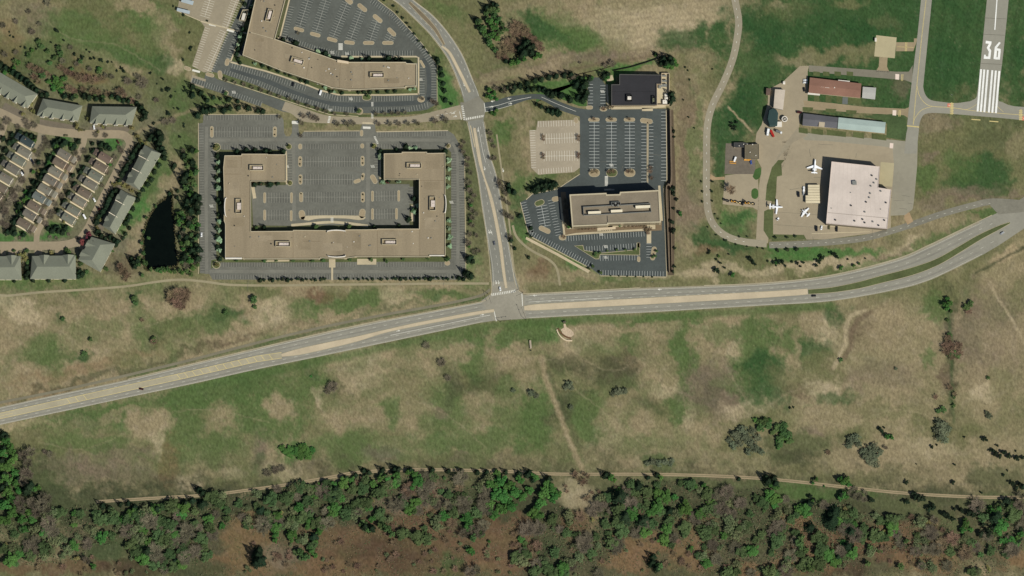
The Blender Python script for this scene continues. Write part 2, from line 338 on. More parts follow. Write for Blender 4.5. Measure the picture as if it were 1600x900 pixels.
def build_ground():
    xs = np.concatenate([[-9000, -3500, -1500, -700, -300, -130, -70], np.arange(-40, 1641, 2.0), [1670, 1730, 1900, 2300, 3100, 5100, 10600]])
    ys = np.concatenate([[-9000, -3500, -1500, -700, -300, -130, -70], np.arange(-40, 941, 2.0), [970, 1030, 1200, 1600, 2400, 4400, 9900]])
    X, Y = np.meshgrid(xs, ys)
    wx = X + 44 * fbm(X / 30, Y / 30, 3) + 16 * fbm(X / 8, Y / 8, 11, 4, .7)
    wy = Y + 36 * fbm(X / 28, Y / 28, 23) + 15 * fbm(X / 7, Y / 7, 31, 4, .7)
    LN = {k: np.array(A(*v)[:3]) for k, v in PAL.items()}
    t = np.clip(0.42 + 2.1 * fbm(X / 60, Y / 50, 41), 0, 1)[..., None]
    C = LN["T"] * t + LN["O"] * (1 - t)
    nb = 0.7 * fbm(X / 6.5, Y / 6.5, 57, 4, 0.8) + .5 * fbm(X / 22, Y / 22, 59, 2)
    for ln in PATCH.strip().splitlines():
        for it in ln.split(";"):
            a = it.split(); cx, cy, rx, ry, ro = map(float, a[:5]); r = math.radians(ro); op = float(a[6])
            dx, dy = wx - cx, wy - cy
            u = (dx * math.cos(r) + dy * math.sin(r)) / (rx * 1.12); v = (-dx * math.sin(r) + dy * math.cos(r)) / (ry * 1.12)
            d = np.sqrt(u * u + v * v) + nb
            al = np.clip((1.30 - d) / 0.75, 0, 1); al = (al * al * (3 - 2 * al) * op)[..., None]
            C = C * (1 - al) + LN[a[5]] * al
    # fresh spring grass coming through the straw, thickest left of and around the junction
    wgt = np.where(Y > 440, np.interp(X, [0, 1150, 1300], [.95, .8, .30]), np.interp(X, [0, 600, 1150, 1300], [.5, .35, .35, .25]))
    wgt = wgt * np.interp(Y, [700, 770], [1, .3])
    al = (np.clip(.12 + 2.0 * fbm(wx / 42, wy / 30, 141, 4, .6) + .12, 0, .85) * wgt)[..., None]
    C = C * (1 - al) + (LN["G"] * .7 + LN["O"] * .3) * al
    # mown stripes beside the runway, furrows in the bare field
    st = np.sin((X + Y * .11) / 3.1) * .06 * np.clip((X - 1440) / 10, 0, 1) * np.clip((215 - Y) / 10, 0, 1)
    fu = np.sin((Y + X * .10 + 3 * fbm(X / 20, Y / 20, 171, 2)) / 1.5) * .07 * np.clip((X - 860) / 30, 0, 1) * np.clip((1140 - X) / 10, 0, 1) * np.clip((85 - Y) / 10, 0, 1)
    C = C * (1 + st + fu)[..., None]
    # straw tussocks and darker clumps
    tus = np.clip(fbm(X / 2.6, Y / 2.2, 151, 2, .9) * 4 - .9, 0, 1)[..., None] * .30
    C = C * (1 - tus) + C * np.array([.62, .68, .62]) * tus
    tus = np.clip(fbm(X / 3.1, Y / 2.4, 161, 2, .9) * 4 - 1.0, 0, 1)[..., None] * .25
    C = C * (1 - tus) + LN["L"] * tus
    # worn tracks and the little gully, as bare soil, with the gully's shade painted in
    def soil(pts, w, col, op):
        nonlocal C
        D = np.full(X.shape, 1e9)
        sx, sy = X + 4 * fbm(X / 7, Y / 7, 71, 2), Y + 4 * fbm(X / 7, Y / 7, 73, 2)
        for (x0, y0), (x1, y1) in zip(pts, pts[1:]):
            vx, vy = x1 - x0, y1 - y0; tt = np.clip(((sx - x0) * vx + (sy - y0) * vy) / (vx * vx + vy * vy), 0, 1)
            D = np.minimum(D, np.hypot(sx - x0 - tt * vx, sy - y0 - tt * vy))
        al = (np.clip(1.4 - D / w, 0, 1) * op)[..., None]; C = C * (1 - al) + LN[col] * al
    soil([(q[0], q[1] + 7) for q in [(300, 600), (400, 577.5), (500, 557), (600, 536), (700, 515), (770, 501), (830, 497.5), (900, 493.5), (1000, 489), (1100, 483), (1200, 477), (1300, 470.5)]], 7, "G", .7)
    soil([(q[0], q[1] - 5) for q in [(200, 593), (300, 569), (400, 545), (500, 521.5), (600, 500), (700, 481), (760, 469)]], 2.5, "F", .6)
    soil([(q[0], q[1] - 6) for q in [(830, 459), (900, 455.5), (1000, 450), (1100, 446.5)]], 6, "O", .8)
    soil([(846, 558), (852, 590), (868, 630), (886, 680), (906, 725), (912, 740)], 4.6, "T", .9)
    soil([(856, 580), (880, 640), (905, 700)], 4, "V", .35)
    soil([(1352, 484), (1330, 494), (1321, 512), (1322, 535), (1312, 556), (1302, 574)], 3.5, "L", .85)
    soil([(1360, 488), (1340, 500), (1330, 518), (1330, 540), (1318, 560)], 4, "B", .7)  # shaded side of the gully, painted as a darker brown band
    soil([(1481, 470), (1484, 520), (1488, 560), (1486, 620), (1490, 660)], 3, "D", .45)
    soil([(1550, 450), (1568, 478), (1590, 515), (1602, 540)], 2.5, "L", .6)
    soil([(1600, 386), (1560, 408), (1524, 426)], 2.2, "V", .8)
    for tr in ([(560, 545), (600, 580), (640, 620), (700, 650), (760, 700)], [(905, 560), (960, 580), (1010, 560), (1060, 600), (1075, 660)], [(1100, 500), (1130, 560), (1180, 640), (1240, 610), (1330, 600)], [(840, 566), (878, 560), (890, 600), (940, 640), (1010, 700)], [(1250, 640), (1320, 665), (1400, 640), (1480, 660)], [(60, 690), (140, 700), (250, 650), (330, 640), (420, 660)], [(1400, 500), (1430, 560), (1420, 640), (1440, 720)], [(100, 500), (180, 520), (260, 500), (330, 470)], [(60, 20), (110, 60), (180, 70), (250, 110)]):
        soil(smooth(tr, 4), 1.2, "L", .20)
    soil([(1138, 168), (1160, 190), (1176, 206)], 1.6, "S", .7)
    soil([(760, 132), (830, 121), (905, 106), (1040, 84)], 3, "B", .5)
    soil([(205, 213), (225, 202), (250, 190), (300, 172), (350, 165), (420, 172)], 3, "T", .6)
    f = 1 + 0.42 * fbm(X / 3.0, Y / 3.0, 91, 3, 0.9) + 0.24 * fbm(X / 14, Y / 14, 97, 3)
    C = np.clip(C * f[..., None], 0.004, 0.6)
    far_ = (np.clip(np.maximum(np.maximum(-X - 60, X - 1660), np.maximum(-Y - 60, Y - 960)) / 60, 0, 1))[..., None]
    C = C * (1 - far_) + (LN['T'] * .4 + LN['O'] * .6) * far_
    ny, nx = X.shape
    # pixel plan -> world plan (same projection as W at z = 0)
    u = (X - 800) / 1600 * 36.0; v = (450 - Y) / 1600 * 36.0
    R = np.array(RM); d = np.stack([u, v, np.full(u.shape, -cam.lens)], -1) @ R.T
    far = np.abs(Y - 450) > 9000
    tt = -CAM.z / d[..., 2]
    P = np.array(CAM) + d * tt[..., None]; P[..., 2] = 0
    idx = np.arange(ny * nx).reshape(ny, nx)
    q = np.stack([idx[:-1, :-1], idx[1:, :-1], idx[1:, 1:], idx[:-1, 1:]], -1).reshape(-1, 4)
    me = bpy.data.meshes.new("ground")
    me.vertices.add(ny * nx); me.vertices.foreach_set("co", P.reshape(-1).astype(np.float32))
    me.loops.add(q.size); me.loops.foreach_set("vertex_index", q.reshape(-1).astype(np.int32))
    me.polygons.add(len(q)); me.polygons.foreach_set("loop_start", np.arange(0, q.size, 4, dtype=np.int32)); me.polygons.foreach_set("loop_total", np.full(len(q), 4, dtype=np.int32))
    me.update(calc_edges=True)
    ca = me.color_attributes.new("cover", 'FLOAT_COLOR', 'POINT')
    ca.data.foreach_set("color", np.concatenate([C, np.ones((ny, nx, 1))], -1).reshape(-1).astype(np.float32))
    m = bpy.data.materials.new("ground_cover"); m.use_nodes = True; nt = m.node_tree; b = nt.nodes["Principled BSDF"]
    b.inputs["Roughness"].default_value = 1.0; b.inputs["Specular IOR Level"].default_value = 0.05
    at = nt.nodes.new("ShaderNodeVertexColor"); at.layer_name = "cover"
    geo = nt.nodes.new("ShaderNodeNewGeometry")
    mp = nt.nodes.new("ShaderNodeMapping"); mp.inputs["Rotation"].default_value = (0, 0, 0.5); mp.inputs["Scale"].default_value = (1, 0.55, 1); nt.links.new(geo.outputs["Position"], mp.inputs[0])
    n1 = nt.nodes.new("ShaderNodeTexNoise"); n1.inputs["Scale"].default_value = 0.42; n1.inputs["Detail"].default_value = 4; n1.inputs["Roughness"].default_value = 0.75
    n2 = nt.nodes.new("ShaderNodeTexNoise"); n2.inputs["Scale"].default_value = 0.11; n2.inputs["Detail"].default_value = 3
    nt.links.new(mp.outputs[0], n1.inputs[0]); nt.links.new(geo.outputs["Position"], n2.inputs[0])
    r1 = nt.nodes.new("ShaderNodeMapRange"); r1.inputs[1].default_value = .28; r1.inputs[2].default_value = .72; r1.inputs[3].default_value = .62; r1.inputs[4].default_value = 1.36
    nt.links.new(n1.outputs[0], r1.inputs[0])
    vs = nt.nodes.new("ShaderNodeVectorMath"); vs.operation = 'SCALE'; nt.links.new(at.outputs[0], vs.inputs[0]); nt.links.new(r1.outputs[0], vs.inputs["Scale"])
    # straw blades mixed through the green
    r2 = nt.nodes.new("ShaderNodeMapRange"); r2.inputs[1].default_value = .50; r2.inputs[2].default_value = .72; r2.inputs[4].default_value = .30
    nt.links.new(n2.outputs[0], r2.inputs[0])
    mx = nt.nodes.new("ShaderNodeMix"); mx.data_type = 'RGBA'; nt.links.new(r2.outputs[0], mx.inputs[0]); nt.links.new(vs.outputs[0], mx.inputs[6])
    hs = nt.nodes.new("ShaderNodeHueSaturation"); hs.inputs["Hue"].default_value = 0.488; hs.inputs["Saturation"].default_value = 0.82; hs.inputs["Value"].default_value = 1.25
    nt.links.new(vs.outputs[0], hs.inputs["Color"]); nt.links.new(hs.outputs[0], mx.inputs[7])
    nt.links.new(mx.outputs[2], b.inputs["Base Color"])
    me.materials.append(m)
    o = bpy.data.objects.new("ground", me); COL.objects.link(o); tag(o, kind="structure")
build_ground()

# ------------------------------------------------------------------ surface materials
ASPH = mat("asphalt_lot", (108, 107, 97), .14, .30, big=.14)
ASPH_B = mat("asphalt_dark", (77, 82, 79), .12, .30, big=.12)
ASPH_N = mat("asphalt_upper_lot", (92, 94, 87), .14, .30, big=.14)
ASPH_T = mat("asphalt_worn_tan", (150, 139, 117), .08, .3, big=.08)
ROAD = mat("asphalt_highway", (143, 139, 125), .08, .35, big=.07)
ROADN = mat("asphalt_avenue", (130, 128, 117), .08, .35, big=.08)
ROADS = mat("asphalt_frontage", (126, 122, 108), .12, .3, big=.10)
STREET = mat("asphalt_street", (150, 136, 112), .08, .3, big=.08)
RUNW = mat("asphalt_runway", (146, 142, 128), .06, .25, big=.06)
APRON = mat("apron_tan", (157, 144, 120), .07, .2, big=.08)
APRON_G = mat("apron_grey", (146, 140, 122), .07, .2, big=.07)
PADC = mat("concrete_pad", (178, 166, 132), .05, .2)
WALKM = mat("sidewalk_concrete", (186, 172, 142), .06, .5)
KERB = mat("kerb_concrete", (172, 160, 132), .06, .5)
MEDIAN = mat("median_concrete", (190, 174, 146), .06, .4)
MULCH = mat("mulch", (120, 103, 80), .15, .5)
BED = mat("planting_bed", (88, 90, 62), .25, .4, big=.2)
LAWN = mat("lawn", (72, 100, 53), .2, .4, big=.2)
LAWN_D = mat("lawn_olive", (86, 93, 58), .22, .4, big=.2)
DIRT = mat("dirt", (162, 138, 106), .12, .4)
TRACK = mat("track_soil", (152, 135, 107), .12, .4)
PATHM = mat("path_asphalt", (122, 116, 96), .1, .4)
PATHL = mat("path_pale", (150, 140, 112), .08, .4)
LINEW = mat("lane_paint", (206, 202, 186), .10, .8)
WHITE = mat("white_paint", (216, 212, 198), .10, .8)
FADED = mat("faded_paint", (172, 170, 158), .10, .6)
WORN = mat("worn_paint", (148, 146, 132), .15, .4)
YELL = mat("yellow_paint", (204, 186, 128), .12, .6)
REDP = mat("red_paint", (200, 120, 96), .08, .6)
WATER = mat("pond_water", (9, 15, 11), .25, .12, rough=.10, spec=.12)

# ------------------------------------------------------------------ roads
top = [(-60, 650), (0, 636), (100, 614), (200, 593), (300, 569), (400, 545), (500, 521.5), (600, 500), (700, 481), (770, 468), (830, 459), (900, 455.5), (1000, 450), (1100, 446.5), (1200, 442), (1300, 430), (1400, 405), (1450, 384), (1500, 360), (1562, 331), (1660, 285)]
bot = [(-60, 678), (0, 664), (100, 642.5), (200, 621), (300, 600), (400, 577.5), (500, 557), (600, 536), (700, 515), (770, 501), (830, 497.5), (900, 493.5), (1000, 489), (1100, 483), (1200, 477), (1300, 470.5), (1400, 453), (1450, 439), (1500, 416), (1550, 390), (1600, 357), (1660, 318)]
HT, HB = smooth(top), smooth(bot)
between("highway_road", top, bot, 0.05, ROAD)
aveL = [(596, -12), (622, 5), (650, 31), (675, 57), (700, 92), (717, 131), (727, 168), (733, 205), (737, 230), (746, 275), (753, 325), (761, 375), (768, 420), (769, 468)]
aveR = [(622, -20), (652, 5), (675, 23), (700, 51), (722, 85), (737, 120), (749, 150), (755, 185), (760, 215), (765, 240), (776, 275), (785, 325), (794, 375), (802, 420), (816, 468)]
between("avenue_road", aveL, aveR, 0.06, ROADN)
sheet("junction_road", [(752, 470), (768, 458), (769, 440), (803, 440), (808, 452), (818, 459.5), (822, 498), (772, 501)], 0.075, mat("asphalt_junction", (147, 141, 125), .08, .35))
sheet("junction_road", [(719, 160), (727, 160), (748, 150), (757, 160), (758, 176), (756, 186), (731, 190), (724, 188)], 0.075, mat("asphalt_junction_upper", (128, 124, 110), .08, .35))
ribbon("frontage_road", [(1202, 383), (1240, 382, ), (1300, 378), (1355, 371), (1415, 354), (1470, 335), (1520, 321), (1552, 315), (1600, 318)], 10, 0.045, ROADS)
sheet("frontage_road", [(1540, 311), (1590, 314), (1606, 304), (1612, 330), (1560, 335), (1548, 322)], 0.06, ROADS)
campus_top = [(446, 158), (459, 163), (486, 173), (515, 181), (562, 183), (600, 183.5), (640, 182), (671, 175.5), (719, 164)]
campus_bot = [(440, 172), (456, 178), (474, 190), (520, 193), (560, 194), (600, 194), (640, 193), (670, 190), (726, 186)]
between("campus_road", campus_top, campus_bot, 0.055, ASPH_T)
sheet("campus_road", [(340, 124), (446, 158), (460, 163), (462, 178), (440, 174), (407, 160), (318, 128), (322, 112)], 0.052, ASPH_N)
between("entrance_road", [(752, 161), (775, 157), (800, 150), (845, 147), (870, 157), (900, 168), (926, 172)], [(754, 176), (775, 171), (800, 164.5), (825, 156), (845, 156), (875, 172), (908, 183)], 0.065, ASPH_B)
# neighbourhood streets
ribbon("street_road", [(-20, 168), (5, 178), (35, 192), (70, 203), (110, 208), (150, 210), (185, 210), (198, 214), (203, 226), (198, 240), (190, 255), (176, 282), (160, 312), (146, 340), (136, 360), (122, 376), (98, 383), (60, 384), (-20, 384)], 13, 0.05, STREET)
ribbon("street_road", [(66, 204), (62, 222), (52, 245), (38, 272), (20, 305), (2, 340), (-10, 360)], 11, 0.045, mat("asphalt_street_old", (138, 128, 106), .1, .3))
ribbon("alley_road", [(133, 206), (130, 225), (120, 246), (106, 274), (90, 300), (76, 330), (64, 352), (58, 366), (57, 384)], 9, 0.045, STREET)
ribbon("alley_road", [(8, 190), (4, 205), (-12, 240)], 9, 0.045, STREET)
for px in ((21, 394, 16, 12), (60, 393, 12, 10), (92, 393, 12, 10), (5, 394, 8, 11)):
    sheet("driveway", [(px[0] - px[2] / 2, px[1] - px[3] / 2), (px[0] + px[2] / 2, px[1] - px[3] / 2), (px[0] + px[2] / 2, px[1] + px[3] / 2), (px[0] - px[2] / 2, px[1] + px[3] / 2)], 0.04, STREET)
sheet("driveway", [(128, 368), (144, 380), (132, 392), (118, 384)], 0.04, STREET)
for q in ([(8, 160), (38, 176), (36, 185), (2, 172)], [(62, 186), (118, 196), (116, 204), (62, 198)], [(140, 198), (205, 198), (200, 206), (140, 206)]):
    sheet("driveway", q, 0.035, mat("drive_grey", (112, 103, 88), .12, .4))
for a, b_ in (((205, 240), (192, 264)), ((190, 268), (178, 292)), ((183, 302), (166, 338)), ((162, 338), (146, 362))):
    sheet("driveway", [a, (a[0] + 10, a[1] + 4), (b_[0] + 10, b_[1] + 4), b_], 0.035, mat("drive_grey", (112, 103, 88), .12, .4))
# cycle paths and tracks
ribbon("path", [(-20, 633), (0, 629), (100, 609), (200, 586), (300, 562), (400, 536), (500, 512), (600, 492), (700, 474), (750, 462), (766, 452)], 4.2, 0.04, PATHM)
ribbon("path", [(-20, 457), (10, 462), (60, 457), (140, 452), (200, 447), (240, 441), (280, 437), (320, 440), (360, 445), (430, 446), (500, 445), (600, 444), (700, 443), (764, 443)], 3.6, 0.04, PATHL)
ribbon("path", [(801, 352), (806, 368), (818, 382), (835, 394), (858, 406), (870, 420), (875, 446)], 3.6, 0.04, PATHL)
ribbon("path", [(776, 210), (783, 260), (792, 320), (797, 360), (800, 395), (805, 430), (812, 449)], 2.6, 0.04, PATHL)
for d, tw, tz, tm in ((0, 4.8, .03, TRACK), (0, .9, .04, mat('track_grass', (112, 106, 76), .2, .5))):
    ribbon("track", offs(smooth([(150, 784), (215, 780), (265, 777), (330, 773), (400, 764), (450, 757), (520, 745), (560, 738), (640, 734), (740, 735), (800, 737), (850, 740), (900, 741), (1000, 741), (1100, 743), (1180, 747), (1240, 752), (1320, 761), (1420, 771), (1540, 777), (1660, 776)], 4), d), tw, tz, tm, sm=False)
# airport
ribbon("perimeter_road", [(1147, -20), (1148.5, 0), (1154, 30), (1152.5, 55), (1145, 92), (1130, 130), (1113, 165), (1105, 200), (1104, 250), (1104, 300), (1107, 332), (1117, 354), (1137, 370), (1165, 378), (1198, 381)], 11, 0.045, mat("asphalt_perimeter", (150, 141, 120), .06, .3))
between("runway", [(1545, -30), (1542, 0), (1534, 80), (1527, 145), (1522, 155), (1505, 162)], [(1578, -30), (1576, 0), (1568, 80), (1560, 150), (1566, 160), (1584, 168)], 0.05, RUNW)
sheet("taxiway", smooth([(1424, 196), (1430, 150), (1434, 126), (1441, 130), (1445, 146), (1454, 156), (1474, 159.5), (1495, 161), (1520, 158), (1560, 158), (1585, 166), (1660, 172), (1660, 192), (1560, 184), (1480, 177.5), (1450, 177), (1440, 184), (1435, 200)], 4), 0.055, RUNW)
between("taxiway", [(1441, -30), (1439, 0), (1433, 60), (1428, 100), (1421, 160), (1417, 200), (1413, 240)], [(1458, -30), (1456, 0), (1450, 60), (1445, 110), (1440, 160), (1436, 200), (1432, 240)], 0.06, RUNW)
sheet("taxiway", [(1428, 60), (1428, 66), (1400, 66), (1400, 80), (1427, 80), (1432, 66), (1433, 60)], 0.045, mat("taxi_tan", (150, 134, 106), .08, .3))
sheet("taxiway", [(1264, 102), (1330, 107), (1400, 112), (1420, 112), (1426, 102), (1426, 130), (1414, 125), (1340, 119), (1264, 112)], 0.047, mat("taxi_grey", (128, 122, 106), .08, .3))
sheet("taxiway", [(1374, 89), (1387, 89), (1386, 104), (1390, 113), (1368, 112), (1373, 104)], 0.046, mat("taxi_tan", (150, 134, 106), .08, .3))
sheet("concrete_pad", [(1369, 55), (1401, 58.5), (1398, 91), (1366, 88)], 0.07, PADC)
sheet("taxiway", [(1255, 157), (1300, 161), (1350, 167), (1414, 170), (1424, 166), (1422, 186), (1412, 180), (1350, 177), (1258, 170)], 0.048, mat("taxi_tan", (150, 134, 106), .08, .3))
sheet("taxiway", [(1244, 206), (1300, 212), (1380, 217), (1418, 221), (1419, 235), (1380, 229), (1290, 220), (1258, 219)], 0.049, APRON_G)
sheet("apron", [(1222, 222), (1240, 214), (1330, 217), (1434, 224), (1433, 260), (1428, 315), (1426, 327), (1414, 336), (1392, 337), (1392, 362), (1350, 366), (1290, 374), (1208, 375), (1208, 340), (1213, 300), (1214, 270), (1226, 254)], 0.044, APRON)
sheet("apron", [(1394, 222), (1434, 224), (1433, 260), (1428, 315), (1426, 327), (1414, 336), (1391, 337), (1397, 260)], 0.053, APRON_G)
sheet("apron", [(1376, 253), (1397, 255), (1394, 292), (1374, 290)], 0.058, PADC)
sheet("apron", [(1250, 103), (1264, 103), (1262, 112), (1262, 160), (1252, 180), (1245, 214), (1230, 250), (1208, 285), (1200, 380), (1181, 380), (1186, 290), (1190, 262), (1178, 240), (1182, 208), (1190, 195), (1200, 160), (1200, 140), (1223, 128)], 0.043, APRON)
sheet("apron", [(1246, 200), (1262, 212), (1240, 222), (1222, 240), (1214, 250), (1206, 262), (1222, 230)], 0.051, ASPH_T)
sheet("apron", [(1134, 224), (1180, 224), (1180, 272), (1132, 272)], 0.046, mat("yard_asphalt", (112, 103, 90), .15, .3))
sheet("apron", [(1133, 274), (1150, 272), (1184, 272), (1187, 330), (1176, 324), (1129, 319)], 0.042, APRON)
sheet("perimeter_road", [(1110, 272), (1118, 277), (1132, 276), (1133, 281), (1116, 281), (1109, 284)], 0.04, DIRT)
sheet("lawn", smooth([(1180, 265), (1189, 262), (1188, 276), (1181, 281), (1176, 276)], 3), 0.06, LAWN)
sheet("lawn", capsule(1179.5, 302.5, 17, 11, 90), 0.06, LAWN)
sheet("lawn", [(1206, 262), (1216, 250), (1226, 250), (1221, 256), (1222, 274), (1214, 276), (1211, 315), (1196, 313), (1198, 290)], 0.06, LAWN_D)
sheet("lawn", [(1194, 330), (1200, 327), (1208, 328), (1208, 372), (1202, 374), (1193, 360)], 0.06, LAWN_D)
sheet("lawn", [(1206, 366), (1256, 367), (1260, 374), (1206, 377)], 0.065, LAWN_D)
for x in (1274, 1289, 1307, 1326):
    sheet("lawn", [(x - 3.2, 111.5), (x + 7, 112.3), (x + 7, 119), (x - 3.2, 118)], 0.062, LAWN_D)
for x0, x1 in ((1272, 1280), (1290, 1299), (1307, 1316), (1325, 1346)):
    sheet("lawn", [(x0, 148 + (x0 - 1272) * .06), (x1, 148.5 + (x1 - 1272) * .06), (x1, 158 + (x1 - 1272) * .08), (x0, 157.5 + (x0 - 1272) * .08)], 0.062, LAWN_D)
sheet("driveway", [(1316.5, 151.5), (1325, 152), (1324.5, 163), (1316, 162.5)], 0.062, mat("drive_slate", (104, 108, 104), .1, .4))
for x in (1254, 1290, 1322):
    sheet("lawn", [(x, 167 + (x - 1254) * .07), (x + 17, 168 + (x - 1254) * .07), (x + 15, 174 + (x - 1254) * .07), (x, 173 + (x - 1254) * .07)], 0.062, LAWN_D)
sheet("lawn", [(1398, 178), (1414, 184), (1418, 200), (1414, 219), (1385, 215), (1386, 193), (1372, 188), (1348, 181)], 0.062, mat("lawn_airfield", (72, 88, 54), .22, .4, big=.2))
for x0, x1 in ((1248, 1262), (1268, 1286), (1292, 1322), (1333, 1350), (1362, 1385)):
    sheet("lawn", [(x0, 199 + (x0 - 1248) * .08), (x1, 200 + (x1 - 1248) * .08), (x1, 208 + (x1 - 1248) * .085), (x0, 207 + (x0 - 1248) * .085)], 0.062, LAWN_D)
sheet("dirt", [(1413, 332), (1421, 332), (1427, 346), (1418, 351), (1413, 342)], 0.05, DIRT)
POND = smooth([(265, 300), (269, 302), (269, 318), (270, 330), (272, 350), (274, 380), (277, 413), (262, 417), (240, 419), (229, 420), (226, 405), (225, 385), (224, 370), (229, 352), (236, 335), (247, 320), (258, 311)], 5)
POND = [(x + rnd.gauss(0, .45), y + rnd.gauss(0, .45)) for x, y in POND]
sheet("pond_bank", [(x + (x - 254) * .05, y + (y - 370) * .025) for x, y in POND], .02, mat('bank_mud', (74, 72, 50), .3, .4, big=.25))
sheet("pond_water", POND, .03, WATER)

# ------------------------------------------------------------------ parking lots
sheet("parking_lot", [(448, -24), (590, -24), (590, 0), (615, 19), (640, 46), (662, 71), (681, 99), (683, 162), (668, 171), (640, 176), (560, 177), (520, 174), (480, 163), (442, 151), (400, 133), (352, 116), (330, 112), (352, 60), (395, -24)], 0.04, ASPH_N)
sheet("parking_lot", [(283, -20), (279, 6), (276, 17), (313, 33), (320, 42), (300, 103), (318, 113), (330, 112), (362, 30), (384, -24)], 0.046, ASPH_T)
sheet("parking_lot", [(300, 117), (322, 124), (352, 133), (407, 160), (408, 167), (362, 151), (350, 147), (297, 130)], 0.048, ASPH_N)
sheet("parking_lot", [(300, 117), (322, 124), (318, 138), (297, 130)], 0.055, ASPH_T)
sheet("parking_lot", [(318, 179), (437, 178.5), (443, 187), (444, 208), (447, 213), (453, 213), (456, 208), (457, 188), (466, 188), (467, 208), (470, 212), (474, 206), (562, 205), (566, 194), (586, 194), (587, 206), (700, 204), (709, 210), (716, 222), (725, 245), (727, 437), (332, 437), (327, 428), (312, 427), (310, 193), (317, 192)], 0.04, ASPH)
sheet("parking_lot", [(918, 121), (938, 121), (946, 133), (947, 170), (1041, 170), (1041, 282), (1036, 292), (1041, 432), (938, 430), (922, 418), (826, 367), (813, 316), (823, 311), (833, 303), (868, 296), (884, 287), (906, 272), (906, 182), (918, 174)], 0.042, ASPH_B)
sheet("parking_lot", [(840, 189), (903, 187), (906, 190), (906, 262), (897, 269), (841, 273), (830, 262), (827, 204), (838, 203)], 0.05, mat("asphalt_bleached", (161, 149, 128), .07, .3))
# lawns and planting beds round the offices
sheet("lawn", [(338, 236), (348, 232), (446, 233), (446, 240), (350, 243), (350, 404), (352, 412), (338, 412)], 0.07, BED)
sheet("lawn", [(392, 283), (447, 284), (447, 289), (400, 290), (400, 352), (520, 352), (640, 352), (640, 280), (655, 281), (655, 358), (392, 362)], 0.066, BED)
sheet("lawn", [(350, 403), (697, 398), (697, 409), (580, 409), (350, 411)], 0.068, LAWN_D)
sheet("lawn", [(592, 233), (700, 233), (705, 238), (705, 405), (696, 405), (696, 240), (600, 240), (600, 288), (592, 288)], 0.067, BED)
sheet("lawn", [(597, 281), (650, 281), (650, 288), (597, 287)], 0.072, BED)
sheet("parking_lot", [(400, 290), (640, 288), (640, 348), (570, 353), (540, 349), (518, 346), (490, 350), (460, 353), (400, 352)], 0.075, ASPH)
sheet("parking_lot", [(392, 290), (400, 290), (400, 352), (396, 354), (394, 320)], 0.071, ASPH)
sheet("lawn", [(330, 407), (342, 402), (344, 412), (330, 420)], 0.066, LAWN_D)
sheet("lawn", [(370, 90), (380, 86), (440, 110), (502, 131), (546, 141), (652, 136), (655, 146), (600, 147), (528, 147), (478, 133), (415, 110), (362, 95), (388, 20), (402, -20), (406, -20), (384, 60)], 0.066, LAWN_D)
sheet("lawn", [(355, 112), (400, 135), (455, 155), (515, 174), (556, 179), (580, 179), (672, 172), (684, 165), (672, 176), (620, 181), (560, 183), (515, 180), (450, 160), (400, 143), (343, 124)], 0.067, LAWN_D)
sheet("lawn", [(430, 62), (450, -20), (456, -20), (437, 60), (490, 78), (528, 90), (545, 90), (652, 88), (652, 99), (635, 97), (545, 98), (490, 84)], 0.066, BED)
sheet("lawn", [(890, 350), (1034, 345), (1034, 360), (890, 366), (880, 368), (876, 300), (884, 300)], 0.066, MULCH)
sheet("lawn", [(943, 122), (956, 122), (962, 112), (962, 128), (955, 132), (948, 132)], 0.066, LAWN)
sheet("lawn", [(838, 160), (905, 118), (917, 124), (917, 166), (905, 166), (870, 152), (850, 143), (838, 146)], 0.03, LAWN)
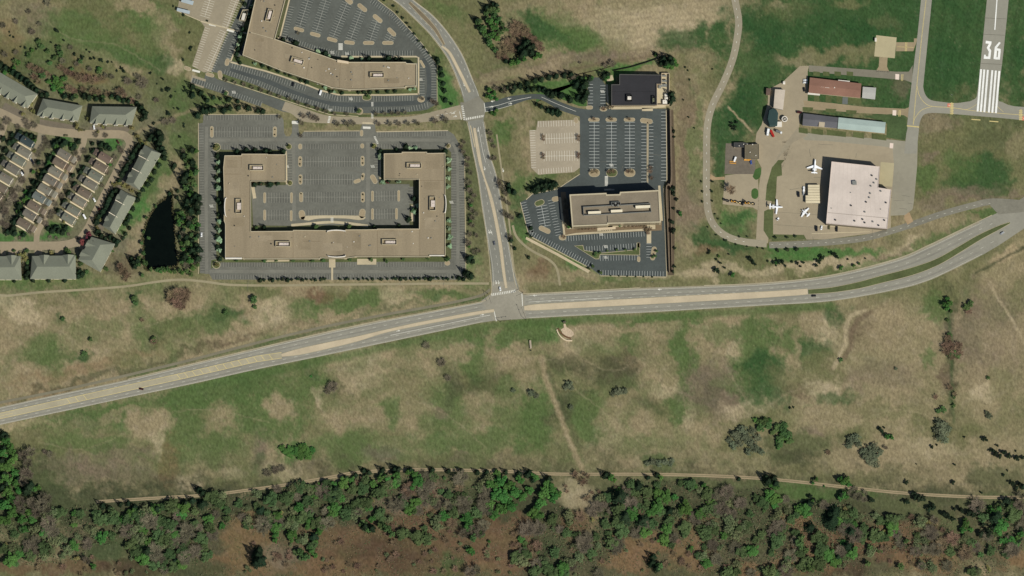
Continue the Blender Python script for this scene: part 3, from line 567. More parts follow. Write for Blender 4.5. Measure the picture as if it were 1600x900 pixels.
# walks
for p, w in ([[(360, 97), (372, 66), (391, 0), (398, -20)], 2.2], [[(360, 97), (415, 111), (440, 119), (480, 133), (500, 141), (528, 148), (600, 148.5), (654, 147)], 2.4], [[(654, 148), (654, 90), (650, 88.5), (545, 88.5), (533, 88)], 2.4], [[(437, 60), (452, 0), (456, -20)], 2.2], [[(434, 59), (460, 70), (492, 80)], 2.2],
             [[(447, 236), (448, 288)], 2.4], [[(594, 233), (594, 284)], 2.2], [[(645, 320), (645, 346)], 6], [[(395, 292), (398, 310)], 5],
             [[(519, 404), (519, 418)], 10], [[(519, 418), (519, 438)], 3], [[(558, 409), (588, 409)], 9], [[(415, 408), (452, 407.5)], 2], [[(455, 352), (500, 348), (520, 347), (545, 349), (575, 353)], 4],
             [[(875, 308), (882, 368), (900, 365.5), (1006, 359)], 3], [[(1011, 352), (1024, 352)], 12], [[(1014, 360), (1014, 380)], 7], [[(1030, 290), (1034, 345)], 3.5],
             [[(948, 132), (950, 166), (953, 170)], 3], [[(955, 169), (1000, 168.5), (1040, 166)], 4], [[(1003, 171), (1020, 171)], 5], [[(948, 124), (958, 121)], 8],
             [[(822, 372), (870, 397), (920, 425)], 4], [[(886, 357), (1000, 352)], 2], [[(933, 358), (957, 356)], 9], [[(566, 192), (588, 193)], 3], [[(588, 206), (700, 204)], 1.2], [[(475, 205), (562, 204.5)], 1.0], [[(735, 196), (742, 230)], 1.4], [[(310, 192), (310, 428)], .9], [[(318, 179), (437, 178.5)], .9], [[(726, 245), (728, 437)], .9], [[(1041, 172), (1042, 282)], 1.2], [[(1037, 294), (1042, 432)], 1.4], [[(938, 431), (1041, 433)], .9], [[(826, 368), (922, 419)], 1], [[(813, 316), (826, 367)], 1], [[(822, 312), (832, 303), (868, 296)], 1.2], [[(870, 296), (906, 272)], 1.0], [[(313, 33), (388, 53)], 2], [[(276, 17), (314, 33)], 1.0], [[(345, 124), (400, 142), (455, 160), (515, 179), (560, 182)], 1.0], [[(590, 0), (615, 19), (640, 46), (662, 71), (681, 99)], .8], [[(683, 100), (683, 162)], .8],
             [[(1268, 365), (1359, 362)], 1.2], [[(1278, 352), (1382, 358)], 1.6]):
    walk(p, w, WALKM)
# kerbed islands
SAND = mat("island_mulch", (157, 141, 113), .14, .6)
for c in ((467, 46, 17, 6, 15), (492.5, 54, 17, 6, 15), (519, 62, 17, 6, 15), (546, 66.5, 17, 6, 6), (576, 67, 18, 6, 0), (606, 67, 18, 6, 0), (545, 1, 15, 8, 40), (566, 12, 18, 7, 40), (590, 29, 18, 7, 40), (612, 50, 17, 7, 45), (355, 97, 12, 7, 105), (344, 117, 14, 7, 80), (293, 107, 12, 6, 20), (328, 117, 14, 6, 15), (658, 155, 12, 10, 0), (573, 152, 15, 10, 0), (562, 174, 10, 11, 0), (353, 145, 9, 7, 20), (660, 100, 14, 4, 60),
          (331, 206, 18, 5.5, 90), (429.5, 206, 17, 6, 90), (338, 230, 12, 14, 0), (451, 229, 8, 10, 0), (469, 229, 9, 6, 90), (469, 252.5, 17, 6, 90), (469.5, 280.5, 16, 6, 90), (470.5, 308, 16, 6, 90), (566, 228, 8, 6, 90), (566.5, 251.5, 16, 6, 90), (567, 308, 17, 6, 90), (567, 276, 12, 5, 100), (558, 283, 12, 6, -20), (413.5, 309, 17, 4, 90), (455.5, 309, 17, 4, 90), (413.5, 336, 17, 4, 90), (455, 337, 17, 4, 90), (582, 306.5, 17, 4, 90), (623, 306, 18, 4, 90), (582, 334.5, 18, 4, 90), (619.5, 334, 18, 4, 90), (472, 336, 16, 10, 80), (566, 334, 16, 10, 100), (453, 286, 8, 9, 0), (584, 280, 16, 8, 60), (565, 208, 10, 5, 90), (584, 228, 10, 9, 0), (700, 228, 9, 8, 0), (338, 414, 13, 12, 0), (699, 411, 9, 8, 0),
          (928, 187, 18, 6, 0), (955, 187, 18, 6, 0), (983.5, 187, 18, 6, 0), (1010, 189, 20, 8, 8), (928.5, 270, 18, 13, 0), (956, 270, 18, 13, 0), (984, 270, 18, 13, 0), (843, 317, 16, 9, -20), (851, 359, 20, 8, 25), (868, 311, 12, 8, -10), (879, 371, 12, 9, 0), (998, 383, 9, 5, 90), (998, 405, 9, 5, 90), (1021, 396, 22, 8, 100), (921, 168, 11, 6, 0), (943, 170, 12, 8, 0), (900, 188, 10, 7, 80)):
    island(capsule(*c), LAWN_D if c[3] > 8.5 and rnd.random() < .6 else SAND, KERB)
island(smooth([(470, 343), (478, 337), (562, 337), (570, 342), (560, 344), (540, 341.5), (500, 341.5), (482, 345)], 3), WALKM, KERB)
island([(1010.5, 190), (1013.5, 190), (1013, 286), (1010.5, 284)], SAND, KERB)
island([(897, 384), (911, 383), (913, 391), (940, 395), (994, 390), (995, 379), (1000, 379), (1000, 399), (938, 398), (936, 405), (930, 405)], LAWN_D, KERB)
# medians
HWM = [(440, 555, 5), (470, 549, 10), (520, 538, 10), (560, 529, 8), (600, 518, 5), (650, 507, 5.5), (700, 497.5, 5.5), (740, 490, 5.5), (772, 485, 5)]
def median(name, pts, fill, kerb=KERB):
    p = smooth(pts); b = MB(); L = offs(p, [q[2] / 2 for q in p]); R = offs(p, [-q[2] / 2 for q in p])
    pts2 = [W(*q) for q in L + R[::-1]]; pts2 = [(q.x, q.y) for q in pts2]
    b.prism(pts2, 0.0, 0.18, 0, 0, False)
    strip_faces(b, L, R, 0.18, 0)
    strip_faces(b, offs(p, [max(q[2] / 2 - .7, .2) for q in p]), offs(p, [-max(q[2] / 2 - .7, .2) for q in p]), 0.20, 1)
    o = b.build(name, [kerb, fill]); tag(o, kind="structure")
median("road_median", HWM, MEDIAN)
median("road_median", [(819, 481.5, 7), (840, 480, 10), (900, 476.5, 10), (1000, 471, 10.5), (1100, 465.5, 10.5), (1200, 460, 10), (1262, 455.5, 9.5)], MEDIAN)
median("road_median", [(1263, 456, 8), (1300, 453, 9), (1340, 446, 11), (1375, 437, 12), (1425, 424, 12.5), (1465, 409, 11), (1500, 389, 10), (1530, 371, 9), (1560, 356, 7), (1578, 348, 3)], LAWN_D)
median("road_median", [(690, 72, 3), (702, 82, 4.5), (714, 104, 5), (726, 128, 5), (734, 144, 4)], MEDIAN)
median("road_median", [(640, 4, 5), (662, 26, 7), (680, 46, 6), (694, 70, 4)], mat("median_soil", (120, 108, 86), .15, .4))
median("road_median", [(741, 200, 4.5), (746, 230, 5.5), (751, 257, 5), (757, 278, 3), (766, 306, 5), (774, 340, 5.5), (782, 385, 5.5), (787, 425, 5), (791, 450, 4)], MEDIAN)

ktop = [(600, 500), (700, 481), (745, 472.5), (760, 468), (766, 460), (768, 450), (766, 425), (761, 375), (753, 325), (746, 275), (737, 230), (733, 206), (729, 190)]
for pts in (offs(smooth(ktop), .4), [(q[0], q[1]) for q in smooth([(1000, 449.5), (900, 455), (830, 458.5), (815, 457), (808, 450), (803, 435), (801, 415), (794, 375), (785, 325), (776, 275), (765, 240), (760, 215), (757, 190)])], smooth([(200, 592.5), (300, 568.5), (400, 544.5), (500, 521), (600, 499.5)]), smooth([(1100, 446), (1200, 441.5), (1300, 429.5), (1400, 404.5), (1450, 383.5), (1500, 359.5), (1550, 336)]), offs(smooth(aveL[:-2]), .3)[:32], smooth(aveR)[:32]):
    ribbon("kerb", pts, 1.0, .085, KERB, sm=False)
# ------------------------------------------------------------------ painted markings
wear = MB()
def band(t0, t1, a, c, m=0):
    P0, P1 = [], []
    for x in np.arange(a, c, 12.0):
        ya = np.interp(x, [p[0] for p in HT], [p[1] for p in HT]); yb = np.interp(x, [p[0] for p in HB], [p[1] for p in HB]); P0.append((x, ya + (yb - ya) * t0)); P1.append((x, ya + (yb - ya) * t1))
    strip_faces(wear, P0, P1, .082, m)
for t in (.13, .31, .68, .87):
    for a, c in ((-50, 764), (822, 1540)): band(t - .025, t + .025, a, c)
for a, c in ((-50, 764), (822, 1540)): band(.0, .055, a, c, 1); band(.975, .998, a, c, 1)
r_ = random.Random(8)
for _ in range(70):                                            # sealed cracks
    x, y = r_.choice(((r_.uniform(475, 562), r_.uniform(212, 330)), (r_.uniform(455, 640), r_.uniform(0, 85)), (r_.uniform(340, 700), r_.uniform(412, 434)), (r_.uniform(925, 1035), r_.uniform(190, 280)), (r_.uniform(1225, 1420), r_.uniform(225, 370)), (r_.uniform(1225, 1420), r_.uniform(225, 370)), (r_.uniform(322, 440), r_.uniform(185, 232))))
    a = r_.choice((0, 1.57)) + r_.gauss(0, .12); l = r_.uniform(6, 26); pts = [(x, y)]
    for k in range(4): a += r_.gauss(0, .12); pts.append((pts[-1][0] + math.cos(a) * l / 4, pts[-1][1] + math.sin(a) * l / 4))
    line(wear, pts, .3, .0865, 2)
for y in (28, 53.5, 99): line(wear, [(1541 - y * .1, y), (1575 - y * .1, y + 1.6)], .4, .0865, 2)
for y in range(331, 372, 20): line(wear, [(1210, y), (1285, y + 5)], .2, .0865, 2)
wear.build("pavement_wear", [mat("tyre_band", (134, 130, 118), .08, .3), mat("gravel_shoulder", (152, 144, 124), .12, .5), mat("crack_seal", (108, 104, 92), .1, .4)])["kind"] = "structure"
mk = MB()
def mid(t, off=0.0):
    """line running along the highway at fraction t of its width (0 = upper edge)"""
    n = min(len(HT), len(HB)); out = []
    for x in np.arange(-50, 1640, 12.0):
        a = np.interp(x, [p[0] for p in HT], [p[1] for p in HT]); b = np.interp(x, [p[0] for p in HB], [p[1] for p in HB]); out.append((x, a + (b - a) * t + off))
    return out
def cut(pts, a, b): return [p for p in pts if a <= p[0] <= b]
Z = 0.095
for t in (0.07, 0.965):
    for a, b in ((-50, 762), (822, 1540)): line(mk, cut(mid(t), a, b), .24, Z, 1)
for t in (0.24, 0.79):
    for a, b in ((-50, 760), (822, 1560)): dashes(mk, cut(mid(t), a, b), .26, 5, 13, Z, 1)
line(mk, cut(mid(0.72), 600, 768), .34, Z); line(mk, cut(mid(.33), 822, 960), .3, Z)
dashes(mk, cut(mid(.36), 830, 1200), .26, 5, 13, Z, 1)
line(mk, [(772, 486), (775.5, 502)], .8, Z); line(mk, [(815.5, 459), (816.5, 478)], .8, Z)
for i in range(14):                                             # zebra at the lower junction
    x = 769 + i * 2.75; line(mk, [(x, 462.5 - i * .45), (x - .6, 458.5 - i * .45)], .95, .10)
for i in range(10):
    x = 729 + i * 2.8; line(mk, [(x, 187.5 - i * .5), (x + .6, 184 - i * .5)], .95, .10)
for i in range(8): line(mk, [(720.5 + i * .5, 166 + i * 2.9), (724 + i * .5, 165.6 + i * 2.9)], .95, .10)
line(mk, [(718, 174), (721, 187)], .6, .10)
aL, aR = smooth(aveL), smooth(aveR)
def amid(t):
    out = []
    for y in np.arange(-10, 460, 8.0):
        a = np.interp(y, [p[1] for p in aL], [p[0] for p in aL]); b = np.interp(y, [p[1] for p in aR], [p[0] for p in aR]); out.append((a + (b - a) * t, y))
    return out
def cuty(p, a, b): return [q for q in p if a <= q[1] <= b]
for t in (.06, .95):
    for a, b in ((-10, 150), (190, 450)): line(mk, cuty(amid(t), a, b), .26, Z, 1)
for t in (.30, .74):
    for a, b in ((-10, 150), (195, 440)): dashes(mk, cuty(amid(t), a, b), .26, 4, 8, Z, 1)
line(mk, cuty(amid(.62), 195, 260), .3, Z)
def arrow(x, y, ang, k=1.0, m=0):
    a = math.radians(ang); R = lambda p: (x + (p[0] * math.cos(a) - p[1] * math.sin(a)) * k, y + (p[0] * math.sin(a) + p[1] * math.cos(a)) * k)
    line(mk, [R((-3, 0)), R((1, 0))], .5, .105, m); mk.flat([R((.8, -1.5)), R((3.4, 0)), R((.8, 1.5))], .105, m); line(mk, [R((0.2, 0)), R((.4, -1.6))], .45, .106, m)
for q in ((622, 517, -12), (753, 492, -12), (836, 461.5, 178), (1031, 452, 178), (725, 132, 65), (747, 203, 88), (757, 263, 80), (764, 362, 78), (767, 362, 78), (779, 441, 80), (775, 441, 80), (770, 158, 170), (768, 167, -10), (796, 154, 170), (797, 162, -10), (708, 177, -14), (711, 182, -14), (786, 266, 80), (1565, 364, -32)):
    arrow(*q)
line(mk, smooth([(758, 168), (778, 164.5), (800, 158), (830, 151.5)], 4), .35, .1); line(mk, smooth([(846, 151.5), (872, 163), (900, 174)], 4), .3, .1)
line(mk, [(756.5, 161), (758.5, 175)], .7, .1); line(mk, smooth([(757, 175), (778, 170.5), (800, 164)], 4), .3, .1)
dashes(mk, smooth([(682, 180.5), (700, 177), (718, 172)], 4), .3, 4, 3, .1)
for p in ([(1205, 382), (1300, 378.5), (1355, 371.5), (1415, 354.5), (1470, 335.5), (1520, 321.5), (1552, 317)],): dashes(mk, smooth(p), .32, 3, 9, .1, 1)
dashes(mk, smooth([(1148, 0), (1153, 30), (1152.5, 55), (1145, 92), (1130, 130), (1113, 165), (1105, 200), (1104, 250), (1104, 300), (1107, 332), (1117, 354), (1137, 370), (1165, 378)]), .4, 3, 10, .1)
# campus zebra crossings
for i in range(9): line(mk, [(580, 160 + i * 1.8 + (10 if i > 3 else 0)), (583.5, 160 + i * 1.8 + (10 if i > 3 else 0))], .6, .105)
for i in range(5): line(mk, [(512.5 - i * .5 + 1, 182 + i * 2.2), (517 - i * .5, 182.5 + i * 2.2)], .9, .105)
for i in range(6): line(mk, [(584 + i * .9, 214 + i * 2), (587 + i * .9, 213.5 + i * 2)], .8, .105)
for i in range(6): line(mk, [(528.8, 68.5 + i * 1.8), (535.5, 68.5 + i * 1.8)], .8, .105)
mk.flat([(456, 189), (466, 189.5), (466, 194), (456, 193.5)], .105); mk.flat([(567, 197.5), (579, 198), (579, 201.5), (567, 201)], .105)
for i in range(8): line(mk, [(945, 276 + i * 1.9), (950, 275.6 + i * 1.9)], .8, .105)
for i in range(5): line(mk, [(516.5, 340.5 + i * 1.6), (521, 340.5 + i * 1.6)], .6, .21)
mk.flat([(301, 108), (313, 111), (312, 114), (300, 111)], .105); mk.flat([(355, 45), (366, 48), (365, 51), (354, 48)], .105); mk.flat([(327, 36), (338, 39), (337, 41.5), (326, 39)], .105)
for x, y in ((548, 154.5), (516, 172), (657, 124), (497, 130), (365, 144), (542, 84), (519, 82), (448, 260), (582, 260), (939, 366), (946, 385), (946, 402), (941, 143), (705, 316), (330, 322), (520, 410), (955, 258)):
    for k in range(4): line(mk, [(x - 2.6 + k * 1.5, y - 2.2), (x - 1.2 + k * 1.5, y + 2.2)], .4, .105)
mk.build("road_markings", [WHITE, LINEW])["kind"] = "structure"
mk = MB()
hz = [(x, float(np.interp(x, [0, 100, 200, 300, 400, 440], [650, 628, 606, 584, 561, 555]))) for x in range(-40, 442, 20)]
bb = MB(); strip_faces(bb, offs(hz, 4.4), offs(hz, -4.4), .085); bb.build('road_median', mat('median_painted', (166, 157, 132), .07, .4))['kind'] = 'structure'
# yellow: highway hatching, edge lines
def ycen(x, o): return (x, float(np.interp(x, [0, 100, 200, 300, 400, 440], [650, 628, 606, 584, 561, 555])) + o)
for o in (-4.5, 4.5): line(mk, [ycen(x, o) for x in range(-40, 442, 20)], .45, Z)
line(mk, [ycen(x, 0) for x in range(-40, 30, 10)], .3, Z)
for x in list(range(276, 432, 12)) + [104, 117, 130]: line(mk, [ycen(x, -4.5), ycen(x + 6, 4.5)], .5, Z + .004)
for d in (1, -1):
    line(mk, offs(smooth([(1440, -20), (1447, 0), (1440, 60), (1435, 110), (1431, 150), (1427, 195)][1:]), d * .4), .3, Z)
line(mk, smooth([(1433, 134), (1436, 148), (1444, 160), (1456, 166), (1486, 168), (1510, 171.5), (1530, 174), (1575, 178), (1620, 181)]), .5, Z + .003)
line(mk, smooth([(1427, 194), (1430, 184), (1440, 172), (1456, 166.5)]), .45, Z + .005)
line(mk, smooth([(1508, 172), (1518, 168), (1526, 163)]), .35, Z); line(mk, smooth([(1556, 163), (1560, 168), (1568, 175)]), .35, Z)
for x, y0, y1 in ((1486.5, 160, 179), (1488.5, 160.5, 179), (1594, 171, 188), (1596, 171, 188)): line(mk, [(x, y0), (x - .5, y1)], .8, .1)
for i in range(7): line(mk, [(1484, 161.5 + i * 2.6), (1490.5, 162 + i * 2.6)], .6, .105)
for i in range(6): line(mk, [(1592, 173 + i * 2.6), (1598, 173.4 + i * 2.6)], .6, .105)
for x, y0, y1 in ((1409, 116, 126), (1411, 116, 126), (1405, 172, 182), (1407, 172, 182), (1415, 66, 80), (1417, 66, 80)): line(mk, [(x, y0), (x - .6, y1)], .6, .1)
line(mk, [(1417, 196.5), (1436, 198.5)], 1.3, .1); line(mk, [(1402, 73), (1428, 74)], .4, .1)
line(mk, [(1518, 186.5), (1532, 187.5)], 1, .1); line(mk, [(1546, 189.3), (1560, 190.3)], 1, .1)
mk.build("road_markings", YELL)["kind"] = "structure"
mk = MB()
# runway threshold bars, number and centre line
for i, x in enumerate((1533, 1538, 1543.5, 1550.5, 1556, 1561.5)): mk.flat([(x - 1.5, 108 + i * .55), (x + 1.5, 108.2 + i * .55), (x - 4, 174.4 + i * .5), (x - 7, 174 + i * .5)], .1)
mk.flat([(1559, -30), (1560.8, -30), (1555.2, 46.8), (1553.6, 46.4)], .1)
N3 = [[(1540.3, 63.6), (1549.4, 64.8), (1549, 68.8), (1540, 67.8)], [(1545.4, 68), (1549.1, 68.6), (1545.2, 76), (1541.6, 75)], [(1541.8, 74.6), (1545.3, 73.8), (1548.8, 79), (1547.4, 91.5), (1543.6, 91), (1545, 81)], [(1537.4, 87.8), (1547.4, 88.6), (1547.2, 92.2), (1537, 91.8)], [(1537.6, 85.4), (1540.4, 85.6), (1540, 88.5), (1537.4, 88.4)]]
N6 = [[(1561, 65.6), (1563.6, 67), (1557.9, 74.5), (1554.3, 73.5)], [(1554.4, 72.8), (1558.2, 74), (1556.6, 92.8), (1552.4, 92.2)], [(1557, 75.2), (1563.7, 76.4), (1563.3, 80), (1557, 79)], [(1560, 79), (1563.6, 79.5), (1562.2, 93.3), (1558.5, 92.8)], [(1555, 89), (1560, 89.6), (1559.8, 93.1), (1555, 92.7)]]
for k, q in enumerate(N3 + N6): mk.flat(q, .1 + .003 * (k % 5))
mk.build("runway_markings", mat("runway_white", (236, 234, 226), .10, .5))["kind"] = "structure"
mk = MB()
for q in ([(1480.5, 161.5), (1486, 162), (1485.6, 167.5), (1480.2, 167)], [(1597, 182), (1604, 182), (1604, 188.5), (1597, 188)]): mk.flat(q, .1)
mk.build("taxiway_markings", REDP)["kind"] = "structure"
mk = MB()
for q in ([(1399, 115.5), (1405, 116), (1404.5, 124.5), (1399, 124)], [(1394.8, 172), (1400.6, 172.4), (1400.2, 180.6), (1394.6, 180)], [(1390.5, 223.5), (1396, 224), (1395.5, 232), (1390, 231.5)]): mk.flat(q, .1)
for x, y in ((1482.4, 163.8), (1483.8, 164), (1599.5, 184.2), (1601.5, 184.5)): mk.flat([(x, y), (x + .8, y), (x + .7, y + 2), (x - .1, y + 2)], .11)
mk.build("taxiway_markings", mat("hold_white", (226, 206, 190), .05, .6))["kind"] = "structure"

# bay lines
def bay_sheet(nm, rgb):
    b = MB()
    for q in BAYS: b.flat(q, .081)
    b.build("parking_bay_surface", mat(nm, rgb, .16, .5, big=.14))["kind"] = "structure"; BAYS.clear()
BAYS.clear(); b1 = MB()
for a, c in (((468.5, 41), (486, -14)), ((494, 49), (514, -14)), ((521, 57), (545, -2)), ((548, 61), (565, 16)), ((578, 64), (588.5, 34)), ((607, 64), (612, 54))): double(b1, a, c)
K = [(583, -2), (615, 20.5), (639, 47), (661, 72), (679, 99)]
for a, c in zip(K, K[1:]): stalls(b1, a, c, 8)
stalls(b1, (655.5, 106), (655.5, 150), -8); stalls(b1, (682, 103), (682, 160), 8); stalls(b1, (584, 150.5), (645, 149.5), 8); stalls(b1, (584, 176), (640, 175), -8); stalls(b1, (640, 175), (669, 168), -8)
for a, c in (((364, 99), (415, 114)), ((415, 114), (478, 135)), ((505, 144), (528, 150)), ((528, 150), (562, 151))): stalls(b1, a, c, 8)
for a, c in (((350, 116), (400, 133)), ((400, 133), (442, 150)), ((442, 150), (480, 162.5)), ((480, 162.5), (512, 171.5)), ((520, 173.5), (556, 176.5))): stalls(b1, a, c, -8)
stalls(b1, (299, 129), (349, 145), -8); stalls(b1, (361, 150), (407, 166), -8)
stalls(b1, (440, 60), (452, 10), 8); stalls(b1, (445, 63), (490, 79), -8, 4.1); stalls(b1, (490, 79), (528, 88), -8); stalls(b1, (536, 87.5), (645, 87), -8)
stalls(b1, (387, 14), (361, 92), 8, 3.8)
bay_sheet("bay_asphalt_dark", (86, 89, 83)); b1.build("parking_markings", FADED)["kind"] = "structure"
b2 = MB()
double(b2, (473, 252.6), (563, 252.6)); double(b2, (473, 280.4), (551, 280.4)); double(b2, (474, 308), (563, 308)); stalls(b2, (478, 337), (562, 337), -9)
stalls(b2, (473, 225), (562, 225), 8); stalls(b2, (476, 206), (561, 205.5), 7)
for a, c in (((416, 309), (453, 309)), ((416, 336), (453, 336)), ((584, 306.5), (621, 306)), ((584, 334.5), (618, 334))): double(b2, a, c)
stalls(b2, (311, 200), (313, 425), -7); stalls(b2, (337, 242), (338, 405), 8); stalls(b2, (725, 250), (727, 430), 8); stalls(b2, (705, 240), (705, 400), -8)
stalls(b2, (345, 410), (516, 410), 7); stalls(b2, (524, 410), (556, 410), 7); stalls(b2, (590, 410), (694, 410), 7); stalls(b2, (335, 436), (720, 436), -7)
stalls(b2, (320, 180), (435, 179.5), 8); double(b2, (334, 206), (426, 206)); stalls(b2, (347, 234), (444, 234), -8); stalls(b2, (590, 206), (698, 204.5), 8); stalls(b2, (592, 233), (655, 233), -8)
stalls(b2, (449.5, 240), (449.5, 282), -7); stalls(b2, (592, 240), (592, 270), 8); stalls(b2, (646, 292), (646, 318), 8)
bay_sheet("bay_asphalt_grey", (102, 101, 92)); b2.build("parking_markings", WORN)["kind"] = "structure"
b3 = MB()
for x in (928.5, 955.5, 984): double(b3, (x, 191), (x, 262), 8, 5.1, w=.34)
stalls(b3, (1010, 192), (1010, 284), 8, 5.1, w=.34); stalls(b3, (1014, 192), (1014, 260), -7, 5.1, w=.34)
stalls(b3, (1041, 175), (1041, 282), 8, 5.1, w=.34); stalls(b3, (919, 132), (919, 166), -7.5, 4.6, w=.34); stalls(b3, (946, 134), (946, 166), 8, 4.6, w=.34)
for a, c, d in (((826.5, 367), (922, 418), -8), ((814, 318), (826.5, 365), -8.5), ((865, 312), (877, 366), 9), ((884, 369), (1006, 361.5), 8), ((917, 393), (995, 388), -8), ((938, 399.5), (996, 398.5), 8), ((938, 430), (1036, 432), -8), ((1018, 381), (1018, 402), 8)): stalls(b3, a, c, d, w=.30)
double(b3, (846, 322), (852, 353), 9, 4.3, w=.34)
bay_sheet("bay_asphalt_blue", (73, 78, 76)); b3.build("parking_markings", mat("bay_white", (186, 188, 180), .08, .6))["kind"] = "structure"
b4 = MB()
stalls(b4, (320, 43), (301, 103), -8, 3.8, w=.3); double(b4, (351, 50), (325, 110), 8, 3.8, w=.3); double(b4, (371, -4), (354, 43), 8, 3.8, w=.3); double(b4, (331, -10), (320, 26), 8, 3.8, w=.3)
stalls(b4, (841, 189.5), (897, 187.5), 9, 4, w=.36); stalls(b4, (828, 204), (830, 262), -8, 4, w=.36); double(b4, (850, 217), (902, 215), 8, 4, w=.36); double(b4, (850, 244), (902, 243), 8, 4, w=.36); stalls(b4, (842, 272), (893, 268.5), -8, 4, w=.36)
b4.build("parking_markings", mat("bay_pale", (214, 206, 188), .08, .6))["kind"] = "structure"

# bays are darker with oil and old sealer, the driven lanes paler
LANE = mat("lane_worn", (118, 116, 105), .10, .35, big=.10)
for pts, w in (([(323, 198), (322, 300), (323, 428)], 5), ([(327, 424), (500, 424), (712, 424)], 5), ([(706, 222), (714, 245), (716, 330), (715, 426)], 5), ([(326, 219), (500, 218), (704, 219)], 5), ([(458, 222), (459, 300), (460, 345)], 6), ([(575, 222), (575, 300), (574, 346)], 6)):
    ribbon("lot_lane", pts, w, .074 + .0012 * pts[0][0] % .006, LANE)
LANED = mat("lane_sealed", (76, 80, 77), .10, .3, big=.12)
for pts, w in (([(360, 108), (410, 124), (460, 145), (510, 161), (560, 163.5), (640, 161), (668, 152), (669, 110), (660, 92)], 7), ([(430, 80), (460, 82)], 4)):
    ribbon("lot_lane", pts, w, .078, LANED)

# reeds round the pond: nobody could count them
r_ = random.Random(12); rb = MB()
for _ in range(5000):
    k = r_.randrange(len(POND)); x, y = POND[k]; d = r_.uniform(.0, .09); x, y = x + (x - 252) * d * .8 + r_.gauss(0, .6), y + (y - 368) * d * .45 + r_.gauss(0, .6); p = W(x, y); h = r_.uniform(.4, 1.5); a = r_.random() * 6.28; w = r_.uniform(.08, .2)
    tx, ty = r_.gauss(0, .4), r_.gauss(0, .4)
    rb.face([(p.x - math.cos(a) * w, p.y - math.sin(a) * w, 0), (p.x + math.cos(a) * w, p.y + math.sin(a) * w, 0), (p.x + tx + math.cos(a) * w, p.y + ty + math.sin(a) * w, h), (p.x + tx - math.cos(a) * w, p.y + ty - math.sin(a) * w, h)], r_.randrange(2))
o = rb.build("reeds", [mat("reed_green", (88, 100, 60), .2, .8), mat("reed_straw", (138, 124, 92), .2, .8)]); tag(o, "straw and green reeds fringing the dark pond", "reeds", None, "stuff")
# ------------------------------------------------------------------ buildings
ROOFT = mat("roof_gravel_tan", (144, 130, 106), .12, .7, big=.13, streak=15)
TRIM = mat("coping_pale", (186, 174, 146), .05, .5)
WALLT = mat("precast_tan", (170, 155, 125), .06, .5)
WALLC = mat("wall_cream", (205, 186, 156), .06, .5)
GLASS = mat("window_glass", (30, 38, 42), .05, .3, rough=.15, spec=.4)
METALW = mat("metal_white", (220, 212, 198), .05, .5)
METALG = mat("metal_grey", (128, 128, 122), .06, .5)
DARKM = mat("dark_metal", (48, 48, 48), .1, .5)
PINKM = mat("membrane_pink", (206, 192, 180), .04, .4)

def wpoly(pxs, h):
    return [(q.x, q.y) for q in (W(x, y, h) for x, y in pxs)]

def flat_building(name, label, cat, pxs, h, wall, roof, trim, para=0.8, storeys=2, ring=0.5, group=None, win=True, roofname="roof"):
    P = wpoly(pxs, h)
    cx, cy = sum(p[0] for p in P) / len(P), sum(p[1] for p in P) / len(P)
    org = (cx, cy, 0)
    t = thing(name, label, cat, org, group=group)
    b = MB(); b.prism(P, 0, h, 0, 0, False); b.build("wall", wall, t, org)
    I = inset(P, ring)
    b = MB(); b.face([(x, y, h - para) for x, y in I]); b.build(roofname, roof, t, org)
    O = inset(P, -0.12); n = len(P); b = MB()
    for k in range(n):
        j = (k + 1) % n
        b.face([(*O[k], h + .1), (*O[j], h + .1), (*I[j], h + .1), (*I[k], h + .1)])
        b.face([(*I[k], h - para), (*I[j], h - para), (*I[j], h + .1), (*I[k], h + .1)])
        b.face([(*O[k], h - .35), (*O[j], h - .35), (*O[j], h + .1), (*O[k], h + .1)])
    b.build("parapet", trim, t, org)
    if win:
        E = inset(P, -0.06); sh = (h - para) / storeys
        for k in range(n):
            j = (k + 1) % n; a, c = Vector((*E[k], 0)), Vector((*E[j], 0)); L = (c - a).length
            if L < 8: continue
            d = (c - a) / L; a2, c2 = a + d * 1.5, c - d * 1.5
            for s in range(storeys):
                z0, z1 = s * sh + sh * .3, s * sh + sh * .78
                b = MB(); b.face([(a2.x, a2.y, z0), (c2.x, c2.y, z0), (c2.x, c2.y, z1), (a2.x, a2.y, z1)]); b.build("window", GLASS, t, org)
    return t, org, h - para

def penthouse(t, org, cx, cy, lx, ly, rot, z, hgt=2.4, unit=PINKM, sc=None):
    c = W(cx, cy, z + hgt); r = -math.radians(rot); lx *= S; ly *= S
    def loc(a, b): return (c.x + a * math.cos(r) - b * math.sin(r), c.y + a * math.sin(r) + b * math.cos(r))
    out = [loc(*q) for q in ((-lx / 2, -ly / 2), (lx / 2, -ly / 2), (lx / 2, ly / 2), (-lx / 2, ly / 2))]
    inn = inset(out, .35); b = MB()
    for k in range(4):
        j = (k + 1) % 4
        b.face([(*out[k], z), (*out[j], z), (*out[j], z + hgt), (*out[k], z + hgt)]); b.face([(*inn[k], z), (*inn[j], z), (*inn[j], z + hgt), (*inn[k], z + hgt)])
        b.face([(*out[k], z + hgt), (*out[j], z + hgt), (*inn[j], z + hgt), (*inn[k], z + hgt)])
    o = b.build("rooftop_screen", sc or TRIM, t, org)
    b = MB(); p = loc(lx * .06, 0); b.box((p[0], p[1], z), (lx * .66, ly * .46, hgt * .72), r)
    for k in (-.2, .1, .3):
        p = loc(lx * k, 0); b.tube((p[0], p[1], z + hgt * .72), (p[0], p[1], z + hgt * .72 + .35), .55, .55, 8)
    u = b.build("ventilation_unit", unit, o, org); u.location = (0, 0, 0)
    return o

